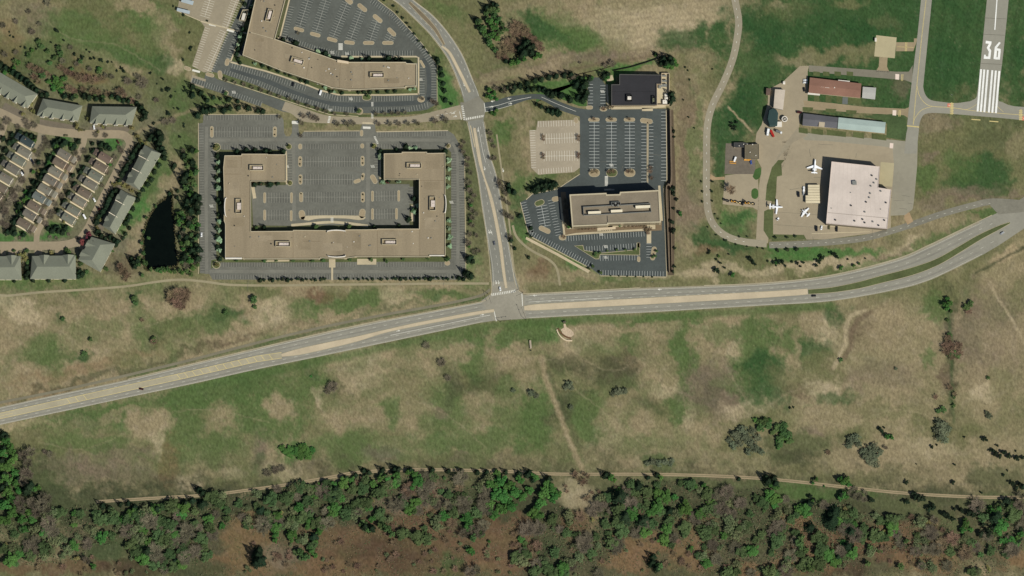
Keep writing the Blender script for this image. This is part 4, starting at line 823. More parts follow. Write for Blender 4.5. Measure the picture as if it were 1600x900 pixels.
def vent(t, org, x, y, z, s=1.4, h=1.0, m=None, name="roof_vent"):
    p = W(x, y, z); b = MB(); b.box((p.x, p.y, z), (s, s, h * .7), .1); b.box((p.x, p.y, z + h * .7), (s * 1.25, s * 1.25, h * .3), .1)
    return b.build(name, m or METALG, t, org)

def seam(t, org, pts, z, w=.35, m=None):
    b = MB(); line(b, pts, w, z + .03); return b.build("roof_seam", m or mat("roof_seam_dark", (120, 104, 82), .05), t, org)

# upper office block
up = [(404, -24), (379, 86), (440, 110.5), (502, 131), (518, 137), (546, 140.5), (634, 137), (634, 135), (651, 134.5), (651, 99.5), (635, 99), (634, 97), (545, 97), (525, 94), (491, 82), (460, 71.5), (429.5, 61), (452, -24)]
t, org, rz = flat_building("office_building", "bent two wing office block with flat tan gravel roof above the long parking rows", "office building", up, 8.6, WALLT, ROOFT, TRIM, storeys=3, ring=.6)
penthouse(t, org, 421, 24, 20, 9, -76, rz); penthouse(t, org, 464.5, 95, 20, 9, 17, rz); penthouse(t, org, 589, 117, 22, 8, 0, rz)
for q in ((409, 33), (412, 44), (416, 49), (475, 106), (483, 92), (484, 91), (514, 108), (517, 115), (520, 117), (549, 113), (549, 125), (606, 105), (608, 106), (607, 126), (600, 104)): vent(t, org, *q, rz, 1.0, .8, METALW if rnd.random() < .4 else METALG)
seam(t, org, [(390, 50), (429, 61)], rz, .4, TRIM); seam(t, org, [(486, 81), (478, 122)], rz); seam(t, org, [(532, 96), (530, 138)], rz); seam(t, org, [(569, 98), (569, 139)], rz)
b = MB(); b.prism(wpoly([(527, 93), (544.5, 96), (544.5, 99.5), (527, 97)], 9.6), 6, 9.6, 0, 0); b.build("entrance_canopy", WALLC, t, org)
def litter(poly, n, seed):
    r = random.Random(seed); xs = [p[0] for p in poly]; ys = [p[1] for p in poly]; k = 0
    while k < n:
        x, y = r.uniform(min(xs), max(xs)), max(2, r.uniform(min(ys), max(ys)))
        c = False; j = len(poly) - 1
        for i in range(len(poly)):
            if (poly[i][1] > y) != (poly[j][1] > y) and x < (poly[j][0] - poly[i][0]) * (y - poly[i][1]) / (poly[j][1] - poly[i][1]) + poly[i][0]: c = not c
            j = i
        if c: vent(t, org, x, y, rz, r.uniform(.4, .9), r.uniform(.4, .9), r.choice((METALG, METALW, DARKM, TRIM))); k += 1
litter(inset(up, 3), 22, 3)
def patch(x, y, w, h, tone):
    b = MB(); b.face([W(*q, rz + .02) for q in ((x, y), (x + w, y), (x + w, y + h), (x, y + h))]); b.build('roof_patch', mat('roof_patch_%d' % tone, (144 + tone, 130 + tone, 106 + tone), .12, .7, big=.12), t, org)
for q in ((398, 60, 14, 5, -8), (445, 84, 10, 7, 5), (500, 104, 16, 9, -6), (552, 104, 13, 22, 4), (600, 122, 24, 8, -7), (618, 101, 15, 10, 5)): patch(*q)
# U-shaped office
UP = [(351, 243), (377.5, 243), (377.5, 240.5), (418, 240.5), (418, 241.5), (447, 241.5), (447, 283), (392, 283), (392, 361.5), (458, 361), (458, 359.5), (511, 360), (540, 360), (540, 359), (589.5, 358.5), (589.5, 357.5), (655, 357.5), (655, 280), (600, 280), (600, 240), (628, 239.5), (628, 237.5), (667, 237.5), (667, 239.5), (695.5, 239), (696, 399), (671, 399), (671, 401), (556, 401), (540, 403.5), (500, 403), (500, 404.5), (380, 404.5), (380, 403.5), (352, 404), (352, 350), (350, 345), (350, 300), (349, 262)]
t, org, rz = flat_building("office_building", "U-shaped tan roofed office block wrapped around a large parking court", "office building", UP, 7.8, WALLT, ROOFT, TRIM, storeys=2, ring=.45)
for q in ((401, 262, 22, 8.5, 0), (373, 322, 9.5, 23, 0), (442, 381, 23, 8.5, 0), (608.5, 378, 23, 8.5, 0), (676, 318, 9.5, 22, 0), (647, 258.5, 23, 8.5, 0)): penthouse(t, org, *q, rz, 2.2)
for q in ((553, 378), (577, 384), (579, 383.5), (562, 369), (644, 362), (405, 370), (669, 372), (426, 277), (484, 377)): vent(t, org, *q, rz, .9, .7, METALW if rnd.random() < .3 else METALG)
for s in ([(392, 243), (392, 283)], [(458, 361), (458, 404)], [(589.5, 359), (589.5, 402)], [(656, 357), (656, 400)], [(351, 272), (377, 272)], [(655, 282), (696, 282)], [(377, 241), (377, 262)], [(418, 376), (438, 376)], [(474, 377), (500, 377)]): seam(t, org, s, rz)
litter(inset(UP, 3), 30, 4)
for q in ((355, 250, 16, 12, -6), (356, 285, 18, 20, 4), (360, 340, 22, 14, -7), (400, 368, 26, 9, 5), (466, 366, 20, 24, -4), (505, 380, 30, 12, 6), (550, 364, 14, 26, -6), (600, 362, 30, 9, 5), (662, 284, 26, 12, -6), (664, 340, 24, 18, 5), (628, 244, 12, 22, 4), (665, 244, 22, 20, -5)): patch(*q)
def bulge(cx, cy, rot, l, name="entrance_parapet"):
    a = math.radians(rot); pts = [(-l / 2, 2.2), (-l / 2 + 1, .6), (-l / 4, -.3), (0, -.7), (l / 4, -.3), (l / 2 - 1, .6), (l / 2, 2.2)]
    px = [(cx + x * math.cos(a) - y * math.sin(a), cy + x * math.sin(a) + y * math.cos(a)) for x, y in pts]
    b = MB(); P = wpoly(px, 9.2); Q = wpoly([(p[0] + math.sin(a) * -1.2, p[1] + math.cos(a) * 1.2) for p in px], 9.2)
    b.prism(P + Q[::-1], 5, 9.2, 0, 0); b.build(name, METALW, t, org)
bulge(525.5, 359.5, 0, 29); bulge(351, 323.5, -90, 29); bulge(697, 318.5, 90, 28); bulge(526, 401.5, 180, 28)
b = MB(); b.prism(wpoly([(352, 402.5), (378, 402.5), (378, 404.8), (352, 404.8)], 7.9), 7, 8.0, 0, 0); b.build("parapet_cap", METALW, t, org)
b = MB(); b.prism(wpoly([(671, 398.5), (694, 398.5), (694, 400), (671, 400)], 7.9), 7, 8.0, 0, 0); b.build("parapet_cap", METALW, t, org)

# dark roofed building with the yard
DK = mat("roof_charcoal", (52, 51, 53), .08, .5)
t, org, rz = flat_building("data_building", "square charcoal flat roofed building with a walled equipment yard on its side", "commercial building", [(968, 116), (1033, 117), (1033, 131), (1026, 131), (1026, 164), (955.5, 164.5), (955.5, 132), (968, 132)], 7.4, mat("wall_buff", (165, 145, 116), .06, .5), DK, mat("coping_dark", (90, 88, 84), .05), storeys=1)
o = penthouse(t, org, 983, 153, 9, 11, 0, rz, 2.0, METALW, DARKM); penthouse(t, org, 1021, 156, 5, 13, 0, rz, 1.8, mat("unit_olive", (104, 106, 84), .06), DARKM)
seam(t, org, [(956, 143), (1026, 143)], rz, .3, mat("seam_black", (42, 42, 44), .05))
def yard(pxs):
    P = wpoly(pxs, 3.0); org2 = (P[0][0], P[0][1], 0)
    t2 = thing("equipment_yard", "walled pale concrete yard with cooling units beside the charcoal roof", "service yard", org2)
    b = MB(); I = inset(P, .4); n = len(P)
    for k in range(n):
        j = (k + 1) % n
        b.face([(*P[k], 0), (*P[j], 0), (*P[j], 3), (*P[k], 3)]); b.face([(*I[k], 0), (*I[j], 0), (*I[j], 3), (*I[k], 3)]); b.face([(*P[k], 3), (*P[j], 3), (*I[j], 3), (*I[k], 3)])
    b.build("wall", WALLC, t2, org2)
    b = MB(); b.face([(x, y, .1) for x, y in I]); b.build("paving", WALKM, t2, org2)
    for x, y, w, l in ((1037, 118, 8, 2), (1038, 126, 8, 2.4), (1037.5, 133, 9, 4), (1031, 135, 4, 5), (1041, 148.5, 5, 4), (1041, 153.5, 5, 3.6), (1039, 159, 7, 6)):
        p = W(x, y, 3); b = MB(); b.box((p.x, p.y, .1), (w * S, l * S, 2.6), 0, 0); b.tube((p.x, p.y, 2.7), (p.x, p.y, 3.1), .7, .7, 8, 0)
        b.build("cooling_unit", METALW if y > 140 else METALG, t2, org2)
yard([(1033.6, 114), (1046, 114), (1046, 164), (1026.6, 164), (1026.6, 131.6), (1033.6, 131.6)])

# tall office with the screened roof
t, org, rz = flat_building("office_building", "tall rectangular office block with pale coping and white units in a roof well", "office building", [(890, 304), (947.5, 301.5), (948, 304), (968, 303.5), (969, 300), (1030, 297), (1032.5, 347.5), (972, 349), (950, 349.5), (950, 351.5), (894, 354)], 15.5, WALLT, mat("roof_gravel_brown", (131, 120, 102), .10, .7), TRIM, para=.6, storeys=4, ring=1.2)
def screen(pxs, z, h, th=.4):
    P = wpoly(pxs, z + h); I = inset(P, th); b = MB(); n = len(P)
    for k in range(n):
        j = (k + 1) % n
        b.face([(*P[k], z), (*P[j], z), (*P[j], z + h), (*P[k], z + h)]); b.face([(*I[k], z), (*I[j], z), (*I[j], z + h), (*I[k], z + h)]); b.face([(*P[k], z + h), (*P[j], z + h), (*I[j], z + h), (*I[k], z + h)])
    o = b.build("rooftop_screen", METALG, t, org); return o
sc = screen([(911, 323), (955, 320.5), (955, 315.5), (969, 315), (970, 320), (1016, 317.5), (1018, 331), (912, 336.5)], rz, 2.6)
for x, y, l, w in ((929, 331.8, 20, 3.8), (963.5, 329.5, 18, 3.8), (1004.5, 322.8, 23, 4)):
    p = W(x, y, rz + 3.2); b = MB(); b.box((p.x, p.y, rz), (l * S, w * S, 3.2), math.radians(2.5)); u = b.build("ventilation_unit", mat("unit_cream", (228, 216, 188), .04), sc, org)
for k in range(6):
    p = W(957.5 + (k % 3) * 4.2, 317.6 + (k // 3) * 3.2, rz + 2.4); b = MB(); b.tube((p.x, p.y, rz), (p.x, p.y, rz + 2.4), 1.1, 1.1, 8); b.tube((p.x, p.y, rz + 2.4), (p.x, p.y, rz + 2.55), .8, .8, 8); b.build("cooling_fan", METALG if k % 2 else DARKM, sc, org)
seam(t, org, [(948.5, 337), (949.5, 350)], rz, .8, DARKM); seam(t, org, [(961, 304), (961, 315)], rz)
b = MB(); b.prism(wpoly([(944, 295.5), (960, 295), (960, 297.5), (944, 298)], 5), 4.6, 5, 0, 0); b.build("entrance_canopy", METALG, t, org)
b = MB(); b.prism(wpoly([(934, 356), (962, 354.5), (962, 358), (934, 359.5)], 4.5), 4.1, 4.5, 0, 0); b.build("entrance_canopy", WALLC, t, org)
for k in range(6):
    x, y = 941 + k * 3.4, 357 - k * .15; p = W(x, y, 0); b = MB(); b.tube((p.x, p.y - 2.5, 0), (p.x, p.y - 2.5, 3.2), .25, .25, 6); b.build("canopy_post", DARKM, t, org)

# retaining walls beside it
RW = mat("wall_block_brown", (116, 101, 83), .15, .4)
def long_wall(label, pts, w, h, m, name="retaining_wall", cat="wall", z=0):
    L, R = offs(pts, w / 2), offs(pts, -w / 2); P = [(q.x, q.y) for q in (W(*p) for p in L + R[::-1])]
    org = (P[0][0], P[0][1], 0); b = MB(); b.prism(P, z, h, 0, 0); o = b.build(name, m, None, org); tag(o, label, cat); return o
long_wall("tall brown retaining wall along the dark parking lot beside the charcoal roof", smooth([(1047.5, 172), (1048.5, 230), (1049, 284), (1043, 289)], 4), 2.4, 4.2, RW)
long_wall("inner tier of brown block wall beside the tall office", smooth([(1046, 288), (1041, 296), (1043, 350), (1046, 426)], 4), 1.6, 3.0, RW)
long_wall("outer tier of brown block wall beside the tall office", smooth([(1050, 288), (1047, 296), (1048.5, 350), (1050, 426)], 4), 1.2, 1.8, RW)
sheet("soil_strip", [(1042, 172), (1052, 172), (1056, 290), (1053, 430), (1043, 430), (1041, 292)], .035, mat("soil_brown", (92, 80, 64), .15, .4))
long_wall("low tan block wall edging the slanting row of bays", [(822, 371), (922, 424)], 1.0, 1.2, WALLC, "garden_wall")
def fence(label, pts, h, m, gap=4.0):
    d = [0]
    for i in range(1, len(pts)): d.append(d[-1] + math.dist(pts[i], pts[i - 1]))
    o0 = W(*pts[0]); org = tuple(o0); t = thing("fence", label, "fence", org)
    b = MB()
    for a, c in zip(pts, pts[1:]):
        p, q = W(*a), W(*c); dd = (q - p).normalized(); nn = Vector((-dd.y, dd.x, 0)) * .06
        b.prism([((p + nn).x, (p + nn).y), ((q + nn).x, (q + nn).y), ((q - nn).x, (q - nn).y), ((p - nn).x, (p - nn).y)], .05, h - .1)
    b.build("fence_panel", m, t, org)
    k = 0.0
    n = 0
    while k < d[-1] and n < 60:
        p = W(float(np.interp(k, d, [q[0] for q in pts])), float(np.interp(k, d, [q[1] for q in pts]))); b = MB(); b.box((p.x, p.y, 0), (.22, .22, h), 0); b.build("post", m, t, org); k += gap; n += 1
fence("dark timber fence slanting across the grass above the charcoal roofed building", [(958, 111), (985, 105.5), (1010, 98), (1030, 91)], 2.2, mat("fence_dark", (52, 46, 40), .1))
fence("low dark fence running from the avenue towards the charcoal roofed building", [(896, 118), (915, 114), (940, 108.5), (958, 103)], 1.0, mat("fence_brown", (84, 68, 54), .1))

# hangar
HP = [(1299.5, 252.5), (1374.5, 260.5), (1372, 293), (1392.5, 296.5), (1386, 357.5), (1291, 349)]
t, org, rz = flat_building("aircraft_hangar", "large pale pink roofed hangar beside the parked white jets", "hangar", HP, 11.0, mat("hangar_wall", (118, 108, 92), .06), PINKM, mat("coping_pink", (214, 196, 184), .03), para=.3, storeys=1, ring=.3, win=False)
for k in range(1, 12):
    f = k / 12; seam(t, org, [(1299.5 + 75 * f, 252.5 + 8 * f + .6), (1291 + 95 * f, 349 + 8.5 * f - .6)], rz - .02, .16, mat('seam_panel', (196, 180, 168), .05))
seam(t, org, [(1292.5, 332), (1388, 341)], rz, .5, mat("seam_grey", (158, 146, 134), .05))
for x, y in ((1362.5, 274.5), (1370, 280.5), (1365.8, 286), (1358.5, 309), (1353.5, 316), (1384.5, 317), (1330, 321.5), (1351.5, 331.5), (1305.5, 344), (1335.5, 345.5), (1348, 343), (1351.3, 348.2), (1364, 346.7), (1382, 344.5), (1373, 352.5), (1361, 291), (1376.5, 299), (1360, 302.5)): vent(t, org, x, y, rz, 1.1, 1.3, DARKM if rnd.random() < .6 else METALG)
vent(t, org, 1335, 286, rz, 3.6, 1.8, METALG, "ventilation_unit"); vent(t, org, 1299, 325.5, rz, .7, .6); vent(t, org, 1329, 301, rz, .7, .6); vent(t, org, 1376, 327, rz, .7, .6)
d0, d1 = W(1299.5, 252.5, 11), W(1291, 349, 11)
b = MB()
for f0, f1 in ((.2, .8),):
    a, c = d0.lerp(d1, f0), d0.lerp(d1, f1); b.face([(a.x - .1, a.y, 0), (c.x - .1, c.y, 0), (c.x - .1, c.y, 8.5), (a.x - .1, a.y, 8.5)])
b.build("hangar_door", METALG, t, org)

def gable_quad(name, label, cat, q, eave, rise, wall, roof, ridge_frac=.5, two=None, group=None):
    """long shed: q = eave corners TL TR BR BL in photograph pixels, ridge along the long side"""
    Q = [W(x, y, eave) for x, y in q]; org = (*((Q[0] + Q[2]) / 2).xy, 0); t = thing(name, label, cat, org, group=group)
    I = inset([(p.x, p.y) for p in Q], .35)
    b = MB(); b.prism(I, 0, eave, 0, 0, False)
    r0 = Q[0].lerp(Q[3], ridge_frac); r1 = Q[1].lerp(Q[2], ridge_frac); r0.z = r1.z = eave + rise
    J = [Vector((*p, eave)) for p in I]; rr0 = J[0].lerp(J[3], ridge_frac); rr1 = J[1].lerp(J[2], ridge_frac); rr0.z = rr1.z = eave + rise - .1
    b.face([J[0], J[3], rr0]); b.face([J[1], J[2], rr1]); b.build("wall", wall, t, org)
    b = MB(); dz = Vector((0, 0, .18))
    b.face([Q[0], Q[1], r1, r0], 0); b.face([r0, r1, Q[2], Q[3]], 1 if two else 0)
    b.face([Q[0] - dz, Q[1] - dz, Q[1], Q[0]]); b.face([Q[3] - dz, Q[2] - dz, Q[2], Q[3]])
    b.build("roof", [roof, two or roof], t, org)
    return t, org, Q
t, org, Q = gable_quad("terminal_shed", "long rust red roofed shed with white awnings near the runway", "shed", [(1265.5, 121), (1346, 130.5), (1344.3, 153), (1263.5, 144.8)], 4.2, 1.1, WALLC, mat("roof_rust", (138, 103, 87), .07, .5))
for pts in ([(1262.5, 144.2), (1281.5, 146.2), (1281, 149.2), (1262, 147.5)], [(1309.8, 124.6), (1328, 126.4), (1327.6, 128.6), (1309.4, 126.6)]):
    b = MB(); b.prism(wpoly(pts, 3.4), 3.1, 3.4); b.build("awning", METALW, t, org)
b = MB(); line(b, [(1266, 133), (1287, 136)], .5, 5.2); line(b, [(1289, 136.3), (1296, 137.2)], .5, 5.2); b.build("ridge_vent", METALW, t, org)
vent(t, org, 1304, 137, 4.8, .8, .7, METALW)
gable_quad("metal_shed", "small pale grey ribbed metal shed at the rust red shed's end", "shed", [(1348.2, 135.5), (1369, 137), (1367.3, 155.3), (1347, 153)], 3.2, .5, METALG, mat("roof_zinc", (172, 170, 162), .05, .6))
t, org, Q = gable_quad("workshop_shed", "charcoal shingled workshop joined to the pale teal roof", "shed", [(1255.3, 177), (1309.5, 183.5), (1307.7, 200.5), (1253.8, 196)], 3.8, 1.6, WALLC, mat("roof_slate", (96, 95, 98), .08, .6), .48)
b = MB(); p = [(1280, 190.2), (1289, 191.2), (1288, 198.5), (1279, 197.6)]; b.prism(wpoly(p, 5.2), 3.5, 5.2); b.build("dormer", mat("dormer_pale", (176, 162, 138), .06), t, org)
gable_quad("storage_shed", "long pale teal roofed storage shed beside the taxiway", "shed", [(1310.3, 183.3), (1384, 191), (1382.3, 208.3), (1308.7, 201)], 4.0, .9, WALLC, mat("roof_teal", (162, 176, 168), .05, .5))
gable_quad("pale_shed", "pale flat topped building between the brown hut and the sheds", "shed", [(1211, 139.3), (1227, 140.2), (1223.5, 171.5), (1208.5, 168.5)], 5.0, .3, METALG, mat("roof_putty", (190, 177, 160), .05, .5))
gable_quad("brown_hut", "small brown roofed hut behind the pale flat topped building", "hut", [(1197.4, 137.6), (1204, 138.2), (1203.4, 148.8), (1196.8, 148.5)], 3.0, .4, WALLC, mat("roof_brown", (104, 86, 76), .08, .5))
gable_quad("utility_box", "tiny white booth beside the pale building's upper corner", "booth", [(1223.5, 127), (1227, 127.2), (1226.8, 131.8), (1223.3, 131.6)], 2.4, .2, METALW, METALW)
gable_quad("utility_box", "tiny white booth on the square concrete pad", "booth", [(1367, 59), (1370, 59.2), (1369.8, 65), (1366.8, 64.8)], 2.4, .2, METALW, METALW)
# control tower: stepped octagonal base, round cab
def tower():
    c = W(1208, 185, 0); org = tuple(c); t = thing("tower_building", "dark green glazed round ended building beside the white ringed tank", "tower", org)
    P = wpoly([(1201, 171.5), (1207, 168.5), (1213, 171), (1216, 177), (1214.5, 196), (1202, 197), (1198.6, 186)], 7.0)
    b = MB(); b.prism(P, 0, 7.0, 0, 0, False); b.build("wall", mat("wall_green_dark", (58, 74, 72), .06), t, org)
    b = MB(); I = inset(P, .8)
    for k in range(7):
        j = (k + 1) % 7; b.face([(*P[k], 7), (*P[j], 7), (*I[j], 7.9), (*I[k], 7.9)])
    b.face([(*p, 7.9) for p in I]); b.build("roof", mat("roof_green_dark", (50, 68, 66), .1, .5), t, org)
    p = W(1216.5, 194, 3); b = MB(); b.box((p.x, p.y, 0), (7, 5.5, 3.0), 0); b.build("porch", METALW, t, org)
tower()
def ringed_tank():
    c = W(1226, 186, 3); org = (c.x, c.y, 0); t = thing("storage_tank", "round dark tank with a white ring beside the green roof", "tank", org)
    b = MB(); b.tube((c.x, c.y, 0), (c.x, c.y, 3.0), 2.9, 2.9, 20); b.build("tank_body", mat("tank_dark", (70, 66, 58), .1), t, org)
    b = MB(); n = 20
    for k in range(n):
        a0, a1 = 2 * math.pi * k / n, 2 * math.pi * (k + 1) / n
        f = lambda a, r, z: (c.x + math.cos(a) * r, c.y + math.sin(a) * r, z)
        b.face([f(a0, 3.2, 3.2), f(a1, 3.2, 3.2), f(a1, 2.3, 3.2), f(a0, 2.3, 3.2)]); b.face([f(a0, 3.2, 2.7), f(a1, 3.2, 2.7), f(a1, 3.2, 3.2), f(a0, 3.2, 3.2)])
    b.build("rim", METALW, t, org)
    b = MB(); b.box((c.x, c.y, 3.0), (3.2, .5, .5), .6); b.box((c.x, c.y, 3.0), (.5, 3.2, .5), .6); b.build("hatch", METALW, t, org)
ringed_tank()
t, org, rz = flat_building("garage_building", "brown gravel roofed garage at the paved maintenance yard", "garage", [(1164, 226.5), (1185.8, 225), (1186, 248.3), (1164, 248)], 4.2, WALLC, mat("roof_gravel_olive", (108, 100, 82), .12, .6), mat("coping_olive", (120, 112, 94), .05), storeys=1, para=.3, ring=.3)
for q in ((1176, 226), (1172, 238), (1181, 243)): vent(t, org, *q, rz, .8, .7, METALW)
t, org, rz = flat_building("garage_building", "low charcoal flat roofed annex at the maintenance garage's corner", "garage", [(1147, 223), (1164, 223), (1169.5, 225), (1169.5, 230), (1147, 230)], 3.2, WALLC, mat("roof_felt", (62, 62, 62), .1), mat("coping_dark", (90, 88, 84), .05), storeys=1, para=.2, ring=.3)
for q in ((1162, 225.5), (1167.5, 225.5), (1155, 228)): vent(t, org, *q, rz, .7, .6, METALW)
# ribbed shelter by the hangar
def shelter():
    c = W(1271.5, 303, 3.5); org = (c.x, c.y, 0); t = thing("tie_down_shelter", "cream ribbed roof shelter against the hangar's shaded side", "shelter", org)
    q = [(1262.5, 288.7), (1280.5, 288.7), (1281.3, 318), (1258.5, 316.5), (1259.5, 304), (1262, 304)]
    P = wpoly(q, 3.5); b = MB(); b.prism(inset(P, .3), 0, 3.3, 0, 0, False); b.build("wall", METALG, t, org)
    for k in range(7):
        y0, y1 = 288.7 + k * 4.15, 288.7 + (k + 1) * 4.15 - .45
        xl = lambda y: 1262.5 if y < 303 else 1258.8
        b = MB(); P = wpoly([(xl(y0), y0), (1280.5 + k * .12, y0), (1280.5 + k * .12, y1), (xl(y0), y1)], 3.6); b.prism(P, 3.2, 3.6 + .05 * (k % 2)); b.build("roof_panel", mat("roof_cream", (212, 198, 166), .05, .6), t, org)
shelter()

# ------------------------------------------------------------------ houses
RC = {"a": (120, 114, 101), "b": (112, 100, 86), "c": (122, 118, 104), "d": (112, 107, 96), "g": (114, 115, 101), "t": (106, 111, 105), "k": (60, 70, 70), "r": (116, 99, 87)}
RN = {"a": "grey brown roofed", "b": "brown roofed", "c": "pale grey roofed", "d": "dull grey roofed", "g": "greenish grey roofed", "t": "teal grey roofed", "k": "dark slate roofed", "r": "reddish brown roofed"}
WALLH = [mat("siding_cream", (226, 212, 186), .05), mat("siding_white", (236, 228, 212), .05), mat("siding_pinkish", (222, 196, 172), .05), mat("siding_sage", (176, 176, 156), .05)]
def frame(c, ang):
    return lambda a, b, z: Vector((c.x + a * math.cos(ang) - b * math.sin(ang), c.y + a * math.sin(ang) + b * math.cos(ang), z))
def gable_roof(L, cx, cy, lx, ly, z, rise, over=.14, axis=0):
    """thin two-slope roof; ridge along local x (axis 0) or y (axis 1)"""
    b = MB(); hx, hy = lx / 2 + over, ly / 2 + over
    f = (lambda a, c, zz: L(cx + a, cy + c, zz)) if axis == 0 else (lambda a, c, zz: L(cx + c, cy + a, zz))
    if axis: hx, hy = hy, hx
    for s in (-1, 1):
        b.face([f(-hx, s * hy, z), f(hx, s * hy, z), f(hx, 0, z + rise), f(-hx, 0, z + rise)])
        b.face([f(-hx, s * hy, z - .2), f(hx, s * hy, z - .2), f(hx, s * hy, z), f(-hx, s * hy, z)])
        b.face([f(s * hx, -hy, z - .2), f(s * hx, -hy, z), f(s * hx, 0, z + rise), f(s * hx, 0, z + rise - .25)]); b.face([f(s * hx, hy, z - .2), f(s * hx, hy, z), f(s * hx, 0, z + rise), f(s * hx, 0, z + rise - .25)])
    return b
def gable_walls(L, cx, cy, lx, ly, z, rise, axis=0):
    b = MB(); hx, hy = lx / 2, ly / 2
    b.prism([L(cx + a * hx, cy + c * hy, 0).xy for a, c in ((-1, -1), (1, -1), (1, 1), (-1, 1))], 0, z, 0, 0, False)
    for s in (-1, 1):
        if axis == 0: b.face([L(cx + s * hx, cy - hy, z), L(cx + s * hx, cy + hy, z), L(cx + s * hx, cy, z + rise * .93)])
        else: b.face([L(cx - hx, cy + s * hy, z), L(cx + hx, cy + s * hy, z), L(cx, cy + s * hy, z + rise * .93)])
    return b
def wall_panel(L, x0, y0, x1, y1, z0, z1):
    b = MB(); b.face([L(x0, y0, z0), L(x1, y1, z0), L(x1, y1, z1), L(x0, y0, z1)]); return b
def house(px, py, rc, side, label, group, ang=-31, lx=13.6, ly=7.6):
    c = W(px, py, 6.0); org = (c.x, c.y, 0); an = math.radians(ang); L = frame(c, an)
    t = thing("house", label, "house", org, group=group); wm = WALLH[rnd.randrange(4)]
    m = mat("shingles_" + RN[rc].split()[0] + RN[rc].split()[1], RC[rc], .10, .6, big=.06)
    gable_walls(L, 0, 0, lx, ly, 5.4, 2.3).build("wall", wm, t, org)
    rf = gable_roof(L, 0, 0, lx, ly, 5.4, 2.3).build("roof", m, t, org)
    p = L(lx * .18 * side, 1.0, 6.4); b = MB(); b.box((p.x, p.y, 6.6), (.8, .8, 1.5), an); b.build("chimney", mat("brick_pale", (168, 140, 118), .1), rf, org)
    gx = side * (lx / 2 + 3.6)                                   # lower garage wing towards the lane
    gable_walls(L, gx, .5, 7.0, 6.4, 2.9, 1.5, 1).build("garage_wall", wm, t, org)
    gable_roof(L, gx, .5, 7.0, 6.4, 2.9, 1.5, .12, 1).build("garage_roof", m, t, org)
    gd = side * (lx / 2 + 7.1) + side * .06
    wall_panel(L, gd, -1.9, gd, 2.9, .05, 2.3).build("garage_door", METALW, t, org)
    fx = -side * (lx / 2 + .05)
    wall_panel(L, fx, -.6, fx, .5, .05, 2.1).build("door", mat("door_dark", (70, 52, 44), .1), t, org)
    for y in (-2.4, 2.2):
        for z in (1.0, 3.5): wall_panel(L, fx, y - .6, fx, y + .6, z, z + 1.3).build("window", GLASS, t, org)
    for x in (-4.2, 0, 4.2):
        for s in (-1, 1): wall_panel(L, x - .6, s * (ly / 2 + .05), x + .6, s * (ly / 2 + .05), 3.4, 4.7).build("window", GLASS, t, org)
    b = MB()                                                     # added pale slab, stands in for the bright sunlit strip beside the wall
    b.prism([L(a, q, 0).xy for a, q in ((-lx / 2 - 2, -ly / 2 - .35), (lx / 2 + 1.5, -ly / 2 - .35), (lx / 2 + 1.5, -ly / 2 - 1.75), (-lx / 2 - 2, -ly / 2 - 1.75))], 0, .12); tag(b.build('sunlit_strip_slab', mat('slab_sunlit', (212, 196, 166), .08, .6)), kind='structure')
    b = MB()                                                     # porch step and roof on the street side
    p = L(fx - side * 1.0, .0, 0); b.box((p.x, p.y, 2.5), (2.0, 5.0, .18), an); b.build("porch_roof", m, t, org)
ordn = ["first", "second", "third", "fourth", "fifth", "sixth", "seventh", "eighth", "ninth", "tenth"]
# each row: px py roof ; the garage end (-1 = towards the upper lane side)
rows = [("row beside the widest street", [(164, 246, "r"), (157, 260, "b"), (149, 274, "g"), (141, 287, "a"), (132, 301, "b"), (124, 314, "c"), (115, 328, "g"), (107, 341, "g")], -1, "houses in the row beside the widest street"),
        ("row backing onto the alley", [(100, 241, "a"), (93, 254, "b"), (86, 268, "c"), (78, 281, "d"), (70, 295, "c"), (61, 308, "t"), (53, 322, "b"), (46, 335, "d"), (37, 349, "b")], 1, "houses in the row backing onto the alley"),
        ("row at the photo's edge", [(42, 221, "k"), (38, 237, "c"), (29, 250, "g"), (20, 263, "d"), (9, 278, "a"), (1, 292, "b"), (-7, 305, "b")], -1, "houses in the row by the edge of the photo")]
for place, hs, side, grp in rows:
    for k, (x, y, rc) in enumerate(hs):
        house(x, y, rc, side, f"{RN[rc]} house, {ordn[k]} from the top of the {place}", grp)

